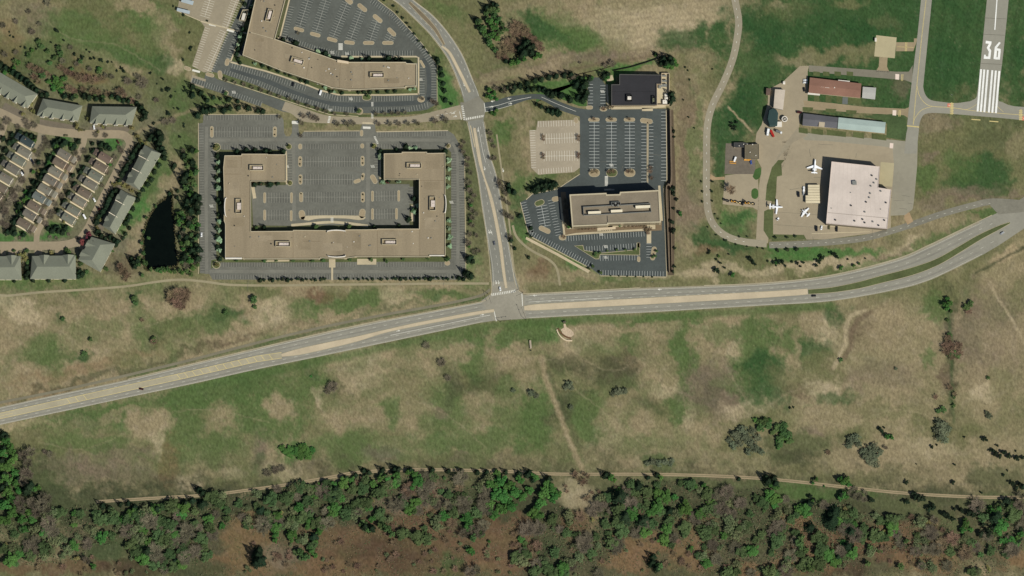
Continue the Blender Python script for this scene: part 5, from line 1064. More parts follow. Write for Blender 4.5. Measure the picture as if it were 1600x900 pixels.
def townhouse(label, quad, ridge_in, gables, eave=6.0, rise=4.2, col=(122, 124, 108), sidewall=None, dark=None):
    """hip roofed terrace; quad: eave corners in photograph pixels, front edge last two -> first (quad[3]..quad[2] is the street side)"""
    Q = [W(x, y, eave) for x, y in quad]; org = (*((Q[0] + Q[2]) / 2).xy, 0)
    t = thing("townhouse", label, "townhouse", org, group="grey roofed townhouse terraces")
    m = mat("shingles_sage%d" % (col[0]), col, .09, .7, big=.05)
    I = inset([(p.x, p.y) for p in Q], .5); b = MB(); b.prism(I, 0, eave, 0, 0, False); b.build("wall", WALLH[0], t, org)
    a0, a1 = (Q[0] + Q[3]) / 2, (Q[1] + Q[2]) / 2; d = (a1 - a0); r0 = a0 + d * ridge_in; r1 = a1 - d * ridge_in; r0.z = r1.z = eave + rise
    b = MB(); b.face([Q[0], Q[1], r1, r0]); b.face([Q[2], Q[3], r0, r1]); b.face([Q[3], Q[0], r0]); b.face([Q[1], Q[2], r1])
    dz = Vector((0, 0, .25))
    for k in range(4): b.face([Q[k] - dz, Q[(k + 1) % 4] - dz, Q[(k + 1) % 4], Q[k]])
    b.build("roof", m, t, org)
    e0, e1 = Q[3], Q[2]; u = (e1 - e0).normalized(); out = ((e0 + e1) / 2 - (Q[0] + Q[1]) / 2).normalized()
    ln = (e1 - e0).length
    for f, w, rz, outd in gables:                                 # cross gables over the doors
        c = e0 + (e1 - e0) * f; ri = eave + rise * rz; back = (rise * rz) / rise * ((Q[0] + Q[1]) / 2 - (e0 + e1) / 2).length / 2
        A0, B0 = c - u * w / 2 + out * outd, c + u * w / 2 + out * outd; R0 = c + out * outd + Vector((0, 0, ri - eave)); R1 = c - out * back + Vector((0, 0, ri - eave + .05))
        A1, B1 = c - u * w / 2 - out * .2, c + u * w / 2 - out * .2
        b = MB(); b.face([A0, A1, R1, R0]); b.face([B0, B1, R1, R0])
        g = b.build("gable_roof", m, t, org)
        b = MB(); s = out * (outd - .4)
        P = [c - u * (w / 2 - .3) + s, c + u * (w / 2 - .3) + s, c + u * (w / 2 - .3) - out * .6, c - u * (w / 2 - .3) - out * .6]
        b.prism([(p.x, p.y) for p in P], 0, eave - .05, 0, 0, False); b.face([P[0], P[1], c + s + Vector((0, 0, ri - eave - .2))]); b.build("gable_wall", WALLH[1], t, org)
        s = out * (outd - .34); b = MB(); p, q = c - u * 1.3 + s, c + u * 1.3 + s
        b.face([(p.x, p.y, .05), (q.x, q.y, .05), (q.x, q.y, 2.3), (p.x, p.y, 2.3)]); b.build("garage_door", METALW, t, org)
        b = MB(); p, q = c - u * .8 + s, c + u * .8 + s
        b.face([(p.x, p.y, 3.3), (q.x, q.y, 3.3), (q.x, q.y, 4.8), (p.x, p.y, 4.8)]); b.build("window", GLASS, t, org)
    n = max(2, int(ln / 6)); e2, e3 = Q[0], Q[1]
    for k in range(n):
        c = e2 + (e3 - e2) * ((k + .5) / n) - out * -.44; u2 = (e3 - e2).normalized()
        for z in (1.0, 3.6):
            b = MB(); p, q = c - u2 * .9, c + u2 * .9; b.face([(p.x, p.y, z), (q.x, q.y, z), (q.x, q.y, z + 1.3), (p.x, p.y, z + 1.3)]); b.build("window", GLASS, t, org)
    if sidewall:                                                  # tall party walls between the units
        for f in sidewall:
            p0, p1 = Q[3] + (Q[2] - Q[3]) * f, (Q[3] + (Q[2] - Q[3]) * f).lerp(Q[0] + (Q[1] - Q[0]) * f, .62); dd = (p1 - p0).normalized(); nn = Vector((-dd.y, dd.x, 0)) * .3
            P = [p0 + nn, p1 + nn, p1 - nn, p0 - nn]; b = MB(); i = [(p.x, p.y) for p in P]
            b.prism(i, eave - .2, eave + rise * .8 + .6); b.build("party_wall", WALLH[0], t, org)
    return t
G6 = [(.14, 4.6, .62, 1.2), (.36, 4.6, .62, 1.2), (.62, 4.6, .62, 1.2), (.86, 4.6, .62, 1.2)]
townhouse("long grey roofed townhouse terrace cut by the photo's edge above the curving street", [(-14, 105), (59, 147), (43, 169), (-30, 130)], .16, [(.2, 5, .7, 1.2), (.38, 5, .7, 1.2), (.55, 5, .7, 1.2), (.72, 5, .7, 1.2), (.9, 5, .7, 1.2)])
townhouse("grey hip roofed townhouse terrace in the middle above the curving street", [(67, 154), (129, 165), (122, 189), (57, 180)], .2, G6)
townhouse("grey hip roofed townhouse terrace ending at the lone conifers above the street bend", [(144, 166), (214, 167), (206, 195), (140, 192)], .2, G6)
townhouse("three unit grey townhouse terrace with pale party walls by the street bend", [(218, 297), (252, 240), (226, 226), (196, 285)], .06, [(.2, 6, .5, .8), (.8, 6, .5, .8)], sidewall=(.36, .7))
townhouse("three unit grey townhouse terrace with pale party walls beside the pond", [(180, 366), (213, 309), (189, 296), (160, 353)], .06, [(.2, 6, .5, .8), (.8, 6, .5, .8)], sidewall=(.36, .7))
townhouse("broad grey townhouse with crossed hip roofs between the pond and red trees", [(157, 425), (180, 381), (143, 370), (122, 406)], .2, [(.3, 8, .8, 1.2), (.72, 8, .7, 1.2)], rise=3.8)
townhouse("wide grey townhouse with paired front gables under the lower street", [(119, 436), (47, 436), (50, 400), (118, 399)], .14, [(.17, 12, .85, .6), (.72, 11, .85, .6)], rise=4.0)
townhouse("grey townhouse cut by the photo's edge under the lower street", [(34, 437), (-38, 437), (-38, 401), (32, 400)], .14, [(.2, 11, .85, .6), (.75, 11, .85, .6)], rise=4.0)

# parking deck canopies at the upper edge
for px, lab in (([(277, 12), (297, 17), (296, 22), (276, 17)], "pale blue canopy beside the tan lot at the photo's upper edge"), ([(284, -3), (303, 2), (301, 8), (283, 3)], "blue grey canopy cut by the photo's upper edge")):
    c = W(*px[0]); t = thing("bus_shelter", lab, "canopy", tuple(c)); b = MB(); b.prism(wpoly(px, 3), 2.7, 3.0); b.build("canopy_roof", mat("canopy_blue", (168, 178, 180), .05), t, tuple(c))
    for k in range(4):
        p = wpoly(inset(px, .6), 3)[k]; b = MB(); b.tube((*p, 0), (*p, 2.7), .1, .1, 6); b.build("post", METALG, t, tuple(c))
# loading bay structure on the upper office's side
def dock():
    c = W(383, 22, 3.5); org = (c.x, c.y, 0); t = thing("equipment_yard", "small walled equipment pen against the upper office's narrow side", "service yard", org)
    q = [(379, 15), (389, 15), (383, 33), (373, 31)]; P = wpoly(q, 3.5); I = inset(P, .4); b = MB()
    for k in range(4):
        j = (k + 1) % 4; b.face([(*P[k], 0), (*P[j], 0), (*P[j], 3.5), (*P[k], 3.5)]); b.face([(*I[k], 0), (*I[j], 0), (*I[j], 3.5), (*I[k], 3.5)]); b.face([(*P[k], 3.5), (*P[j], 3.5), (*I[j], 3.5), (*I[k], 3.5)])
    b.build("wall", TRIM, t, org); p = W(380.5, 26, 3); b = MB(); b.box((p.x, p.y, 0), (3.4, 7.5, 3.0), math.radians(-14)); b.build("generator", METALW, t, org)
dock()
# entrance monument in the field by the highway
def monument():
    c = W(886, 524); org = tuple(c); t = thing("monument_sign", "stone monument plaza with a curved low wall beside the highway", "monument", org)
    b = MB(); b.prism([W(*q).xy for q in [(880.5, 506), (883.5, 506), (885, 511), (892, 515), (896.5, 520), (897, 523), (892, 527), (886, 526), (879, 521), (876, 515), (881, 512)]], 0, .25); b.build("paving", mat("flagstone", (186, 166, 140), .25, .8), t, org)
    arc = smooth([(870, 515), (873, 522), (878, 528), (885, 532), (894, 532.5)], 5); b = MB(); P = offs(arc, .9) + offs(arc, -.9)[::-1]; b.prism([W(*q).xy for q in P], 0, 1.0); b.build("curved_wall", WALLC, t, org)
    arc = smooth([(872, 513), (876, 519.5), (882, 525), (892, 529)], 5); b = MB(); P = offs(arc, 1.2) + offs(arc, -1.2)[::-1]; b.prism([W(*q).xy for q in P], 0, .5); b.build("flower_bed", mat("bed_brown", (104, 78, 56), .2), t, org)
    p = W(882, 503.5, 0); b = MB(); b.box((p.x, p.y, 0), (3.2, 1.2, 2.6), .2); b.build("sign_block", mat("stone_grey", (90, 84, 74), .1), t, org)
monument()
def shelter_bench():
    c = W(829, 538); org = tuple(c); t = thing("picnic_shelter", "slim pale roofed shelter in the field left of the stone plaza".replace("left of", "near"), "shelter", org)
    b = MB(); b.prism(wpoly([(827, 532), (829.8, 531.5), (831, 544), (828.2, 545)], 1.5), 1.35, 1.5); b.build("roof", mat("roof_stone", (172, 158, 138), .1), t, org)
    for q in ((827.5, 533), (830, 532.5), (831, 543), (828.5, 544)):
        p = W(*q, 1.4); b = MB(); b.tube((p.x, p.y, 0), (p.x, p.y, 1.35), .08, .12, 6); b.build("post", DARKM, t, org)
    p = W(829.5, 548); b = MB(); b.box((p.x, p.y, 0), (1.4, .5, 1.2), 0); b.build("sign_board", DARKM, t, org)
shelter_bench()
# ------------------------------------------------------------------ vehicles
TYRE = mat("tyre", (28, 28, 28), .1)
def make_car(paint, kind="car"):
    t = thing("parked_car", "", "car", (0, 0, -50)); l, w, h = (4.6, 1.85, .75) if kind == "car" else (5.6, 2.0, 1.0)
    b = MB(); b.box((0, 0, .32), (l, w, h - .3), 0); b.box((0, 0, .32 + h - .3), (l * .985, w * .96, .12), 0, 0, .93); b.build("body", paint, t)
    b = MB()
    if kind == "car": b.box((-.25, 0, h + .12), (l * .56, w * .9, .55), 0, 0, .74)
    elif kind == "van": b.box((-.35, 0, h + .12), (l * .84, w * .94, .95), 0, 0, .9)
    else: b.box((.5, 0, h + .12), (l * .36, w * .92, .7), 0, 0, .78)
    b.build("cabin", paint, t)
    b = MB(); z = h + .12
    if kind == "car":
        for s in (-1, 1): b.face([(-.25 + s * 1.35, -.72, z + .04), (-.25 + s * 1.35, .72, z + .04), (-.25 + s * 1.02, .62, z + .54), (-.25 + s * 1.02, -.62, z + .54)])
        for s in (-1, 1): b.face([(-1.35, s * .855, z + .08), (.85, s * .855, z + .08), (.6, s * .80, z + .48), (-1.1, s * .80, z + .48)])
    else:
        x = 1.95 if kind == "van" else 1.48
        b.face([(x, -.8, z + .1), (x, .8, z + .1), (x - .22, .72, z + .62), (x - .22, -.72, z + .62)])
        for s in (-1, 1): b.face([(x - 1.7, s * .97, z + .15), (x - .3, s * .97, z + .15), (x - .45, s * .93, z + .55), (x - 1.7, s * .93, z + .55)])
    b.build("window", GLASS, t)
    for sx in (-1, 1):
        for sy in (-1, 1):
            b = MB(); b.tube((sx * l * .31, sy * (w / 2 - .2), .34), (sx * l * .31, sy * (w / 2 + .02), .34), .34, .34, 10); b.build("wheel", TYRE, t)
    for sy in (-1, 1):
        b = MB(); b.box((l / 2, sy * w * .34, .6), (.06, .35, .16), 0); b.build("headlight", METALW, t)
    return t
PT = {n: mat("car_paint_" + n, c, .03, 1, rough=.35, spec=.5) for n, c in dict(white=(236, 236, 234), black=(26, 27, 30), grey=(96, 98, 102), silver=(170, 172, 172), blue=(60, 86, 150), red=(170, 40, 30), olive=(96, 92, 62), maroon=(70, 30, 26)).items()}
PROTO = {}
def car(x, y, ang, paint, label, kind="car", group=None, name=None):
    k = (paint, kind); p = W(x, y); r = -math.radians(ang)
    if k not in PROTO:
        PROTO[k] = make_car(PT[paint], kind); o = PROTO[k]; o.location = (p.x, p.y, .12); o.rotation_euler = (0, 0, r)
    else: o = copy_tree(PROTO[k], (p.x, p.y, .12), r)
    o.name = name or {"car": "parked_car", "van": "van", "pickup": "pickup_truck"}[kind]
    tag(o, label, {"car": "car", "van": "van", "pickup": "pickup"}[kind], group); return o
g = "vehicles on the roads"
car(221, 608, 192, "maroon", "dark maroon car alone on the highway's yellow hatched stretch", group=g)
car(1271.5, 462.3, -4, "black", "black car on the highway where the concrete median turns to grass", group=g)
car(772.5, 380, 80, "grey", "dark grey car heading down the avenue above the junction", group=g)
car(781.5, 451.5, 82, "white", "white car waiting at the junction's zebra crossing", group=g)
car(501, 145, 108, "white", "white van parked by the upper office's garden terrace", "van")
car(458, 132, 105, "black", "black car in a bay under the upper office's bend")
car(1566, 364.5, -35, "silver", "silver car on the highway's outer bend beside the grass median", group=g)
car(49, 250, 60, "white", "white car parked on the upper stretch of the old grey street")
car(51, 252.5, 60, "black", "black car parked behind a white one on the old grey street", "van")
car(36, 269, 60, "black", "dark car parked beside the old grey street's lower verge")
car(34.5, 271.5, 60, "white", "white car parked at the lower verge of the old grey street")
car(130, 203.5, 5, "olive", "olive car against the curving street's upper kerb")
car(103, 212, 0, "olive", "tan olive car by the lawn in the curving street")
car(184.5, 222, 55, "maroon", "dark maroon car parked in the street's wide bend")
car(147.5, 312.5, 60, "white", "white car with dark windows parked midway along the widest street")
car(132, 338.5, 60, "white", "bright white van parked near the lower end of the widest street", "van")
car(201, 250, 30, "white", "white car on a drive beside the bend townhouse")
car(147, 199, 80, "white", "white car on a drive under the conifer end townhouse")
car(315, 367, 90, "white", "small white car in the lot's outer bays beside the pond trees")
gg = "vehicles beside the hangar"
car(1256, 295.5, 92, "white", "white pickup against the cream ribbed shelter", "pickup", gg)
car(1255.5, 302, 92, "silver", "silver car tucked against the cream ribbed shelter", group=gg)
car(1248, 304, 88, "black", "long black van standing alone beside the ribbed shelter", "van", gg)
car(1276, 357.5, 90, "black", "black van by the hangar's shaded lower corner", "van", gg)
car(1283.7, 356, 100, "white", "white car by the hangar's lower corner", group=gg)
car(1295.5, 355.5, 95, "olive", "olive car under the hangar's lower wall", group=gg)
car(1307.5, 358, 92, "black", "black pickup under the hangar's lower wall", "pickup", gg)
car(1173.5, 253.5, 80, "blue", "blue car under the maintenance garage's lower wall")
car(1148.5, 249, 110, "white", "white van standing in the maintenance yard", "van")
car(1256.5, 140, 85, "black", "black car at the rust red shed's lower corner")
car(1258.5, 125.5, 0, "white", "white car in the shade of the rust red shed, upper of two")
car(1258, 129.2, 0, "white", "white car in the shade of the rust red shed, lower of two")
car(1249, 175.8, 5, "maroon", "dark maroon van behind the charcoal workshop", "van")

def lorry(x, y, ang, box, cab, label, L=7.5, name="box_truck", cat="truck"):
    p = W(x, y); r = -math.radians(ang); t = thing(name, label, cat, (p.x, p.y, .05), r)
    b = MB(); b.box((-.9, 0, .9), (L - 2.2, 2.4, 2.3), 0); b.build("cargo_box", box, t)
    b = MB(); b.box((L / 2 - .9, 0, .6), (1.9, 2.2, 1.9), 0, 0, .88); b.build("cab", cab, t)
    b = MB(); b.face([(L / 2 + .04, -.9, 1.5), (L / 2 + .04, .9, 1.5), (L / 2 - .08, .85, 2.3), (L / 2 - .08, -.85, 2.3)]); b.build("window", GLASS, t)
    for sx in (-L * .3, L * .33):
        for s in (-1, 1):
            b = MB(); b.tube((sx, s * .85, .48), (sx, s * 1.12, .48), .48, .48, 10); b.build("wheel", TYRE, t)
lorry(1200, 207, 100, mat("lorry_white", (238, 238, 236), .03), PT["white"], "white box truck beside the red tanker in the airport yard")
lorry(1206.5, 209, 65, PT["red"], PT["red"], "red fire tender in the airport yard", 8, "fire_engine", "fire engine")
lorry(1217, 206.5, 20, mat("lorry_grey", (110, 112, 110), .06), PT["white"], "grey flatbed truck beside the red fire tender", 7)

def digger(x, y, ang, label, paint, arm):
    p = W(x, y); r = -math.radians(ang); t = thing("wheel_loader", label, "loader", (p.x, p.y, .05), r, "plant machines lined up on the grass edge")
    b = MB(); b.box((-1.2, 0, .9), (2.8, 1.9, 1.1), 0, 0, .9); b.box((1.2, 0, .8), (2.0, 1.2, .7), 0); b.build("body", paint, t)
    b = MB(); b.box((-.2, 0, 1.9), (1.4, 1.4, 1.4), 0, 0, .85); b.build("cab", GLASS, t)
    b = MB()
    for s in (-.45, .45): b.tube((.8, s, 1.5), (2.6, s, arm), .14, .12, 6)
    b.build("lift_arm", paint, t)
    b = MB(); b.box((3.1, 0, arm - .6), (1.0, 2.4, .9), 0, 0, 1.2); b.build("bucket", DARKM, t)
    for sx in (-1.6, 1.6):
        for s in (-1, 1):
            b = MB(); b.tube((sx, s * .75, .75), (sx, s * 1.25, .75), .75, .75, 12); b.build("wheel", TYRE, t)
YP = mat("plant_yellow", (206, 150, 62), .06); YP2 = mat("plant_cream", (214, 190, 140), .06)
for k, (x, y, a, m, lab) in enumerate(((1134, 313, 20, mat("plant_grey", (84, 80, 74), .1), "grey loader at the roadside end of the machine row"), (1146, 315, 10, YP, "yellow loader second in the machine row on the grass edge"), (1154, 317, 6, YP2, "cream loader in the middle of the machine row"),
                                (1161, 317.5, -60, mat("plant_black", (44, 42, 40), .1), "black loader in the middle of the machine row"), (1167.5, 317.5, 5, YP, "yellow loader past the black one in the machine row"), (1174, 318.5, 8, YP2, "cream loader ending the machine row by the airport drive"))):
    digger(x, y, a, lab, m, 1.2 + .3 * (k % 2))
for k, (x, y, lab) in enumerate(((1145, 252.5, "upper of two orange beams in the maintenance yard"), (1145, 255.2, "lower of two orange beams in the maintenance yard"))):
    p = W(x, y); b = MB(); b.box((0, 0, .05), (7.2, .35, .5), math.radians(-6)); b.box((0, 0, .55), (7.2, .7, .1), math.radians(-6)); b.box((0, 0, .0), (7.2, .7, .05), math.radians(-6))
    tag(b.build("steel_beam", YP, None, (0, 0, 0)), lab, "beam", "orange beams in the yard").location = (p.x, p.y, .06)
p = W(1168, 250); b = MB(); b.box((0, 0, .3), (7.5, 1.6, .4), math.radians(-4)); b.box((-3, 0, 0), (.6, 1.5, .3), 0); b.box((3, 0, 0), (.6, 1.5, .3), 0)
tag(b.build("snow_plough", YP, None, (0, 0, 0)), "orange plough blade leaning under the garage's lower wall", "plough").location = (p.x, p.y, .05)

# ------------------------------------------------------------------ aircraft (nose along +x)
AW = mat("aircraft_white", (244, 244, 244), .02, .5, rough=.35, spec=.4)
def lathe(b, prof, y=0, z=0, n=14, m=0):
    for (x0, r0), (x1, r1) in zip(prof, prof[1:]):
        for k in range(n):
            a0, a1 = 2 * math.pi * k / n, 2 * math.pi * (k + 1) / n
            b.face([(x0, y + r0 * math.cos(a0), z + r0 * math.sin(a0)), (x0, y + r0 * math.cos(a1), z + r0 * math.sin(a1)), (x1, y + r1 * math.cos(a1), z + r1 * math.sin(a1)), (x1, y + r1 * math.cos(a0), z + r1 * math.sin(a0))], m)
def wing(b, xr, cr, xt, ct, span, z, dih=0.05, y0=0.0, th=.22):
    for s in (-1, 1):
        q = [(xr, s * y0, z), (xr - cr, s * y0, z), (xt - ct, s * span, z + dih * span), (xt, s * span, z + dih * span)]
        t = [(x, y, zz + th * (1 if i < 2 else .5)) for i, (x, y, zz) in enumerate(q)]
        b.face(q); b.face(t)
        for i in range(4): b.face([q[i], q[(i + 1) % 4], t[(i + 1) % 4], t[i]])
def jet(x, y, ang, label, L, span, swept, engines="rear"):
    p = W(x, y, 2); r = -math.radians(ang); t = thing("parked_jet", label, "aircraft", (p.x, p.y, .05), r, "aircraft parked on the apron")
    R = .92 if engines != "prop" else .62; zc = 1.75
    b = MB(); lathe(b, [(L * .5, .05), (L * .47, R * .45), (L * .42, R * .8), (L * .34, R), (-L * .2, R), (-L * .36, R * .7), (-L * .5, .12)], 0, zc); b.build("fuselage", AW, t, smooth=True)
    b = MB(); xr = L * (.06 if swept else .10); wing(b, xr + 1.2, 3.4 if swept else 2.6, xr - (2.6 if swept else .25), 1.2, span / 2, zc - .55); b.build("wing", AW, t)
    b = MB(); b.prism([(-L * .34, -.09), (-L * .46, -.09), (-L * .46, .09), (-L * .34, .09)], zc + R * .5, zc + 2.6); b.face([(-L * .30, 0, zc + R * .7), (-L * .34, 0, zc + 2.6), (-L * .34, 0, zc + .3)]); b.build("tail_fin", AW, t)
    b = MB(); wing(b, -L * .38, 1.7, -L * .38 - (.9 if swept else .2), .9, span * .20, zc + (2.6 if engines == "rear" else .5), 0, th=.14); b.build("tailplane", AW, t)
    b = MB(); b.face([(L * .405, -.55, zc + R * .62), (L * .405, .55, zc + R * .62), (L * .35, .5, zc + R * .93), (L * .35, -.5, zc + R * .93)]); b.build("windscreen", GLASS, t)
    for s in (-1, 1):
        b = MB()
        if engines == "rear": lathe(b, [(-L * .12, .3), (-L * .14, .5), (-L * .24, .5), (-L * .30, .28)], s * 1.55, zc + .35, 10)
        else:
            lathe(b, [(xr + 2.0, .15), (xr + 1.7, .42), (xr - .6, .42), (xr - 1.2, .1)], s * span * .18, zc - .35, 10)
        e = b.build("engine", AW, t, smooth=True)
        if engines == "prop":
            b = MB(); b.box((xr + 2.05, s * span * .18, zc - .4 - 1.0), (.08, .2, 2.0), 0); b.box((xr + 2.05, s * span * .18, zc - .45), (.08, 2.0, .2), 0); b.build("propeller", DARKM, e)
    for gx, gy in ((L * .36, 0), (xr - 1.0, 1.4), (xr - 1.0, -1.4)):
        b = MB(); b.tube((gx, gy, .3), (gx, gy, zc - .5), .08, .08, 6); b.tube((gx, gy - .12, .3), (gx, gy + .12, .3), .3, .3, 10); b.build("landing_gear", TYRE, t)
jet(1273, 260, -86, "white swept wing jet pointing up beside the hangar's upper corner", 16, 16.4, True)
jet(1212.5, 323, 3, "white straight winged jet half across the grass strip", 14.5, 16, False)
jet(1258.2, 332, -140, "small white twin propeller plane parked slantwise on the apron", 9.5, 12.5, False, "prop")
# tug / ground cart beside the straight winged jet
p = W(1215.5, 342.5); t = thing("aircraft_tug", "white ground tug under the straight winged jet's wingtip", "tug", (p.x, p.y, .05), 1.0)
b = MB(); b.box((0, 0, .4), (3.2, 1.8, .7), 0); b.build("body", AW, t); b = MB(); b.box((-.7, 0, 1.1), (1.1, 1.5, .9), 0, 0, .85); b.build("cab", GLASS, t)
for sx in (-1, 1):
    for s in (-1, 1): b = MB(); b.tube((sx, s * .7, .4), (sx, s * .95, .4), .4, .4, 10); b.build("wheel", TYRE, t)

# ------------------------------------------------------------------ poles and signals
POLE = mat("pole_dark", (58, 56, 52), .05)
def signal(x, y, ang, arm, label):
    p = W(x, y); r = -math.radians(ang); t = thing("traffic_light", label, "traffic light", (p.x, p.y, 0), r, "traffic lights at the lower junction")
    b = MB(); b.tube((0, 0, 0), (0, 0, 6.8), .22, .16, 8); b.build("pole", POLE, t)
    b = MB(); b.tube((0, 0, 6.2), (arm, 0, 6.6), .16, .09, 8); b.build("mast_arm", POLE, t)
    for k in (.55, .95):
        b = MB(); b.box((arm * k, 0, 5.5), (.4, .4, 1.1), 0); b.build("signal_head", mat("signal_housing", (40, 38, 30), .05), t)
signal(822, 500, -112, 14, "long armed traffic light at the lower verge opposite the wide concrete median")
signal(782, 503, -8, 11, "traffic light at the lower verge opposite the avenue")
signal(762, 459, 72, 12, "traffic light at the corner where the cycle path meets the avenue")
signal(817, 458, 150, 8, "traffic light at the junction corner by the winding footpath")
def pole(x, y, h, label):
    p = W(x, y); t = thing("street_lamp", label, "street lamp", (p.x, p.y, 0), rnd.random() * 6, "street lamps on the verges"); b = MB(); b.tube((0, 0, 0), (0, 0, h), .12, .07, 6); b.build("pole", POLE, t); b = MB(); b.box((.9, 0, h - .1), (1.8, .3, .15), 0); b.build("lamp_head", METALG, t)
for k, (x, y, wh) in enumerate(((1488, 150, "runway hold line's grass"), (1458, 186, "taxiway fork"), (1594, 200, "taxiway's lower verge at the photo's edge"), (1020, 441, "verge under the dark parking lot"), (929, 445, "verge by the winding footpath"), (704, 180, "campus road's avenue end"))):
    pole(x, y, 6, f"thin lamp post standing at the {wh}")

# ------------------------------------------------------------------ trees
def leafmat(name, rgb, var=.28):
    return mat(name, rgb, var, .9, rough=.9, spec=.08, big=.16, obvar=.24)
BARK = mat("bark", (96, 84, 70), .15, 2)
LM = dict(leafy=leafmat("leaves_fresh", (64, 101, 49)), dim=leafmat("leaves_mid", (70, 94, 54)), woods=leafmat("leaves_woods", (68, 87, 53)), haze=leafmat("leaves_budding_grey", (92, 102, 70)), conifer=leafmat("needles", (33, 50, 33), .25), pale=leafmat("leaves_silver", (134, 160, 124), .2), juniper=leafmat("needles_juniper", (36, 48, 33), .25), red=leafmat("leaves_red", (110, 62, 58), .25),
          olive=leafmat("buds_olive", (118, 116, 70), .25), bare=leafmat("twigs_grey", (104, 98, 80), .25), brush=leafmat("twigs_rust", (118, 101, 79), .25), willow=leafmat("leaves_greygreen", (96, 103, 80), .2), shrub=leafmat("shrub_leaves", (46, 58, 38), .25))
def quad(b, c, n, u, s, asp=1.0):
    n = Vector(n).normalized(); a = n.orthogonal().normalized(); bb = n.cross(a); ca, sa = math.cos(u), math.sin(u)
    p, q = a * ca + bb * sa, bb * ca - a * sa
    c = Vector(c); b.face([c - p * s - q * s * asp, c + p * s - q * s * asp, c + p * s + q * s * asp, c - p * s + q * s * asp])
def crown_round(seed, lobes, n, sz, flat=.8, gap=.0):
    """crown of radius 1 centred on z = 1, many small leaf clumps on several overlapping lobes"""
    r = random.Random(seed); b = MB(); LB = []
    for k in range(lobes):
        a = r.random() * 6.28; d = r.random() ** .55 * .78; LB.append((math.cos(a) * d, math.sin(a) * d * r.uniform(.8, 1.1), .6 + r.random() * .75, .14 + r.random() * .22))
    LB.append((.05, 0, 1.0, .5)); LB.append((-.15, .1, 1.15, .4))
    for i in range(n):
        x, y, z, R = LB[r.randrange(len(LB))]
        v = Vector((r.gauss(0, 1), r.gauss(0, 1), r.gauss(0, 1) * .9 + .35)).normalized(); k = R * (.72 + .36 * r.random())
        p = (x + v.x * k, y + v.y * k, z + v.z * k * flat)
        quad(b, p, v * .8 + Vector((r.gauss(0, .4), r.gauss(0, .4), .5)), r.random() * 6.28, sz * (.6 + .8 * r.random()), .7)
    return b
def crown_cone(seed, n, sz):
    r = random.Random(seed); b = MB(); ph = [r.random() * 6.28 for _ in range(4)]
    for i in range(n):
        h = r.random() ** 1.35; a = r.random() * 6.28; tier = 1 + .16 * math.sin(h * 40) + .12 * math.sin(a * 5 + ph[0]) + .1 * math.sin(a * 3 + ph[1] + h * 7)
        R = (1 - h) * tier * (.82 + .3 * r.random()) + .03
        p = (math.cos(a) * R, math.sin(a) * R, .25 + h * 2.3)
        quad(b, p, (math.cos(a) * .8 + r.gauss(0, .3), math.sin(a) * .8 + r.gauss(0, .3), .9), r.random() * 6.28, sz * (.6 + .7 * r.random()) * (1.1 - .5 * h), .55)
    return b
def crown_bare(seed, limbs, twigs, w=.016):
    r = random.Random(seed); b = MB()
    def strip(p, q, w0, w1):
        d = (q - p).normalized(); s = d.cross(Vector((r.gauss(0, .4), r.gauss(0, .4), 1))).normalized()
        b.face([p - s * w0, p + s * w0, q + s * w1, q - s * w1])
    for k in range(limbs):
        a = k * 6.28 / limbs + r.gauss(0, .25); p = Vector((0, 0, .45 + .25 * r.random())); R = .65 + .35 * r.random()
        e = Vector((math.cos(a) * R, math.sin(a) * R, 1.0 + .6 * r.random())); m = p.lerp(e, .5) + Vector((r.gauss(0, .06), r.gauss(0, .06), .12))
        strip(p, m, w * 2.6, w * 1.8); strip(m, e, w * 1.8, w)
        for j in range(twigs):
            f = .25 + .75 * r.random(); s0 = p.lerp(m, f * 2) if f < .5 else m.lerp(e, f * 2 - 1)
            a2 = a + r.gauss(0, 1.0); l = (.16 + .30 * r.random()); q = s0 + Vector((math.cos(a2) * l, math.sin(a2) * l, .08 + .22 * r.random()))
            strip(s0, q, w * .9, w * .5)
            for _ in range(2):
                a3 = a2 + r.gauss(0, .8); l3 = l * (.4 + .4 * r.random()); s1 = s0.lerp(q, .4 + .6 * r.random()); strip(s1, s1 + Vector((math.cos(a3) * l3, math.sin(a3) * l3, .1 * r.random())), w * .6, w * .4)
    return b
PROT = {}
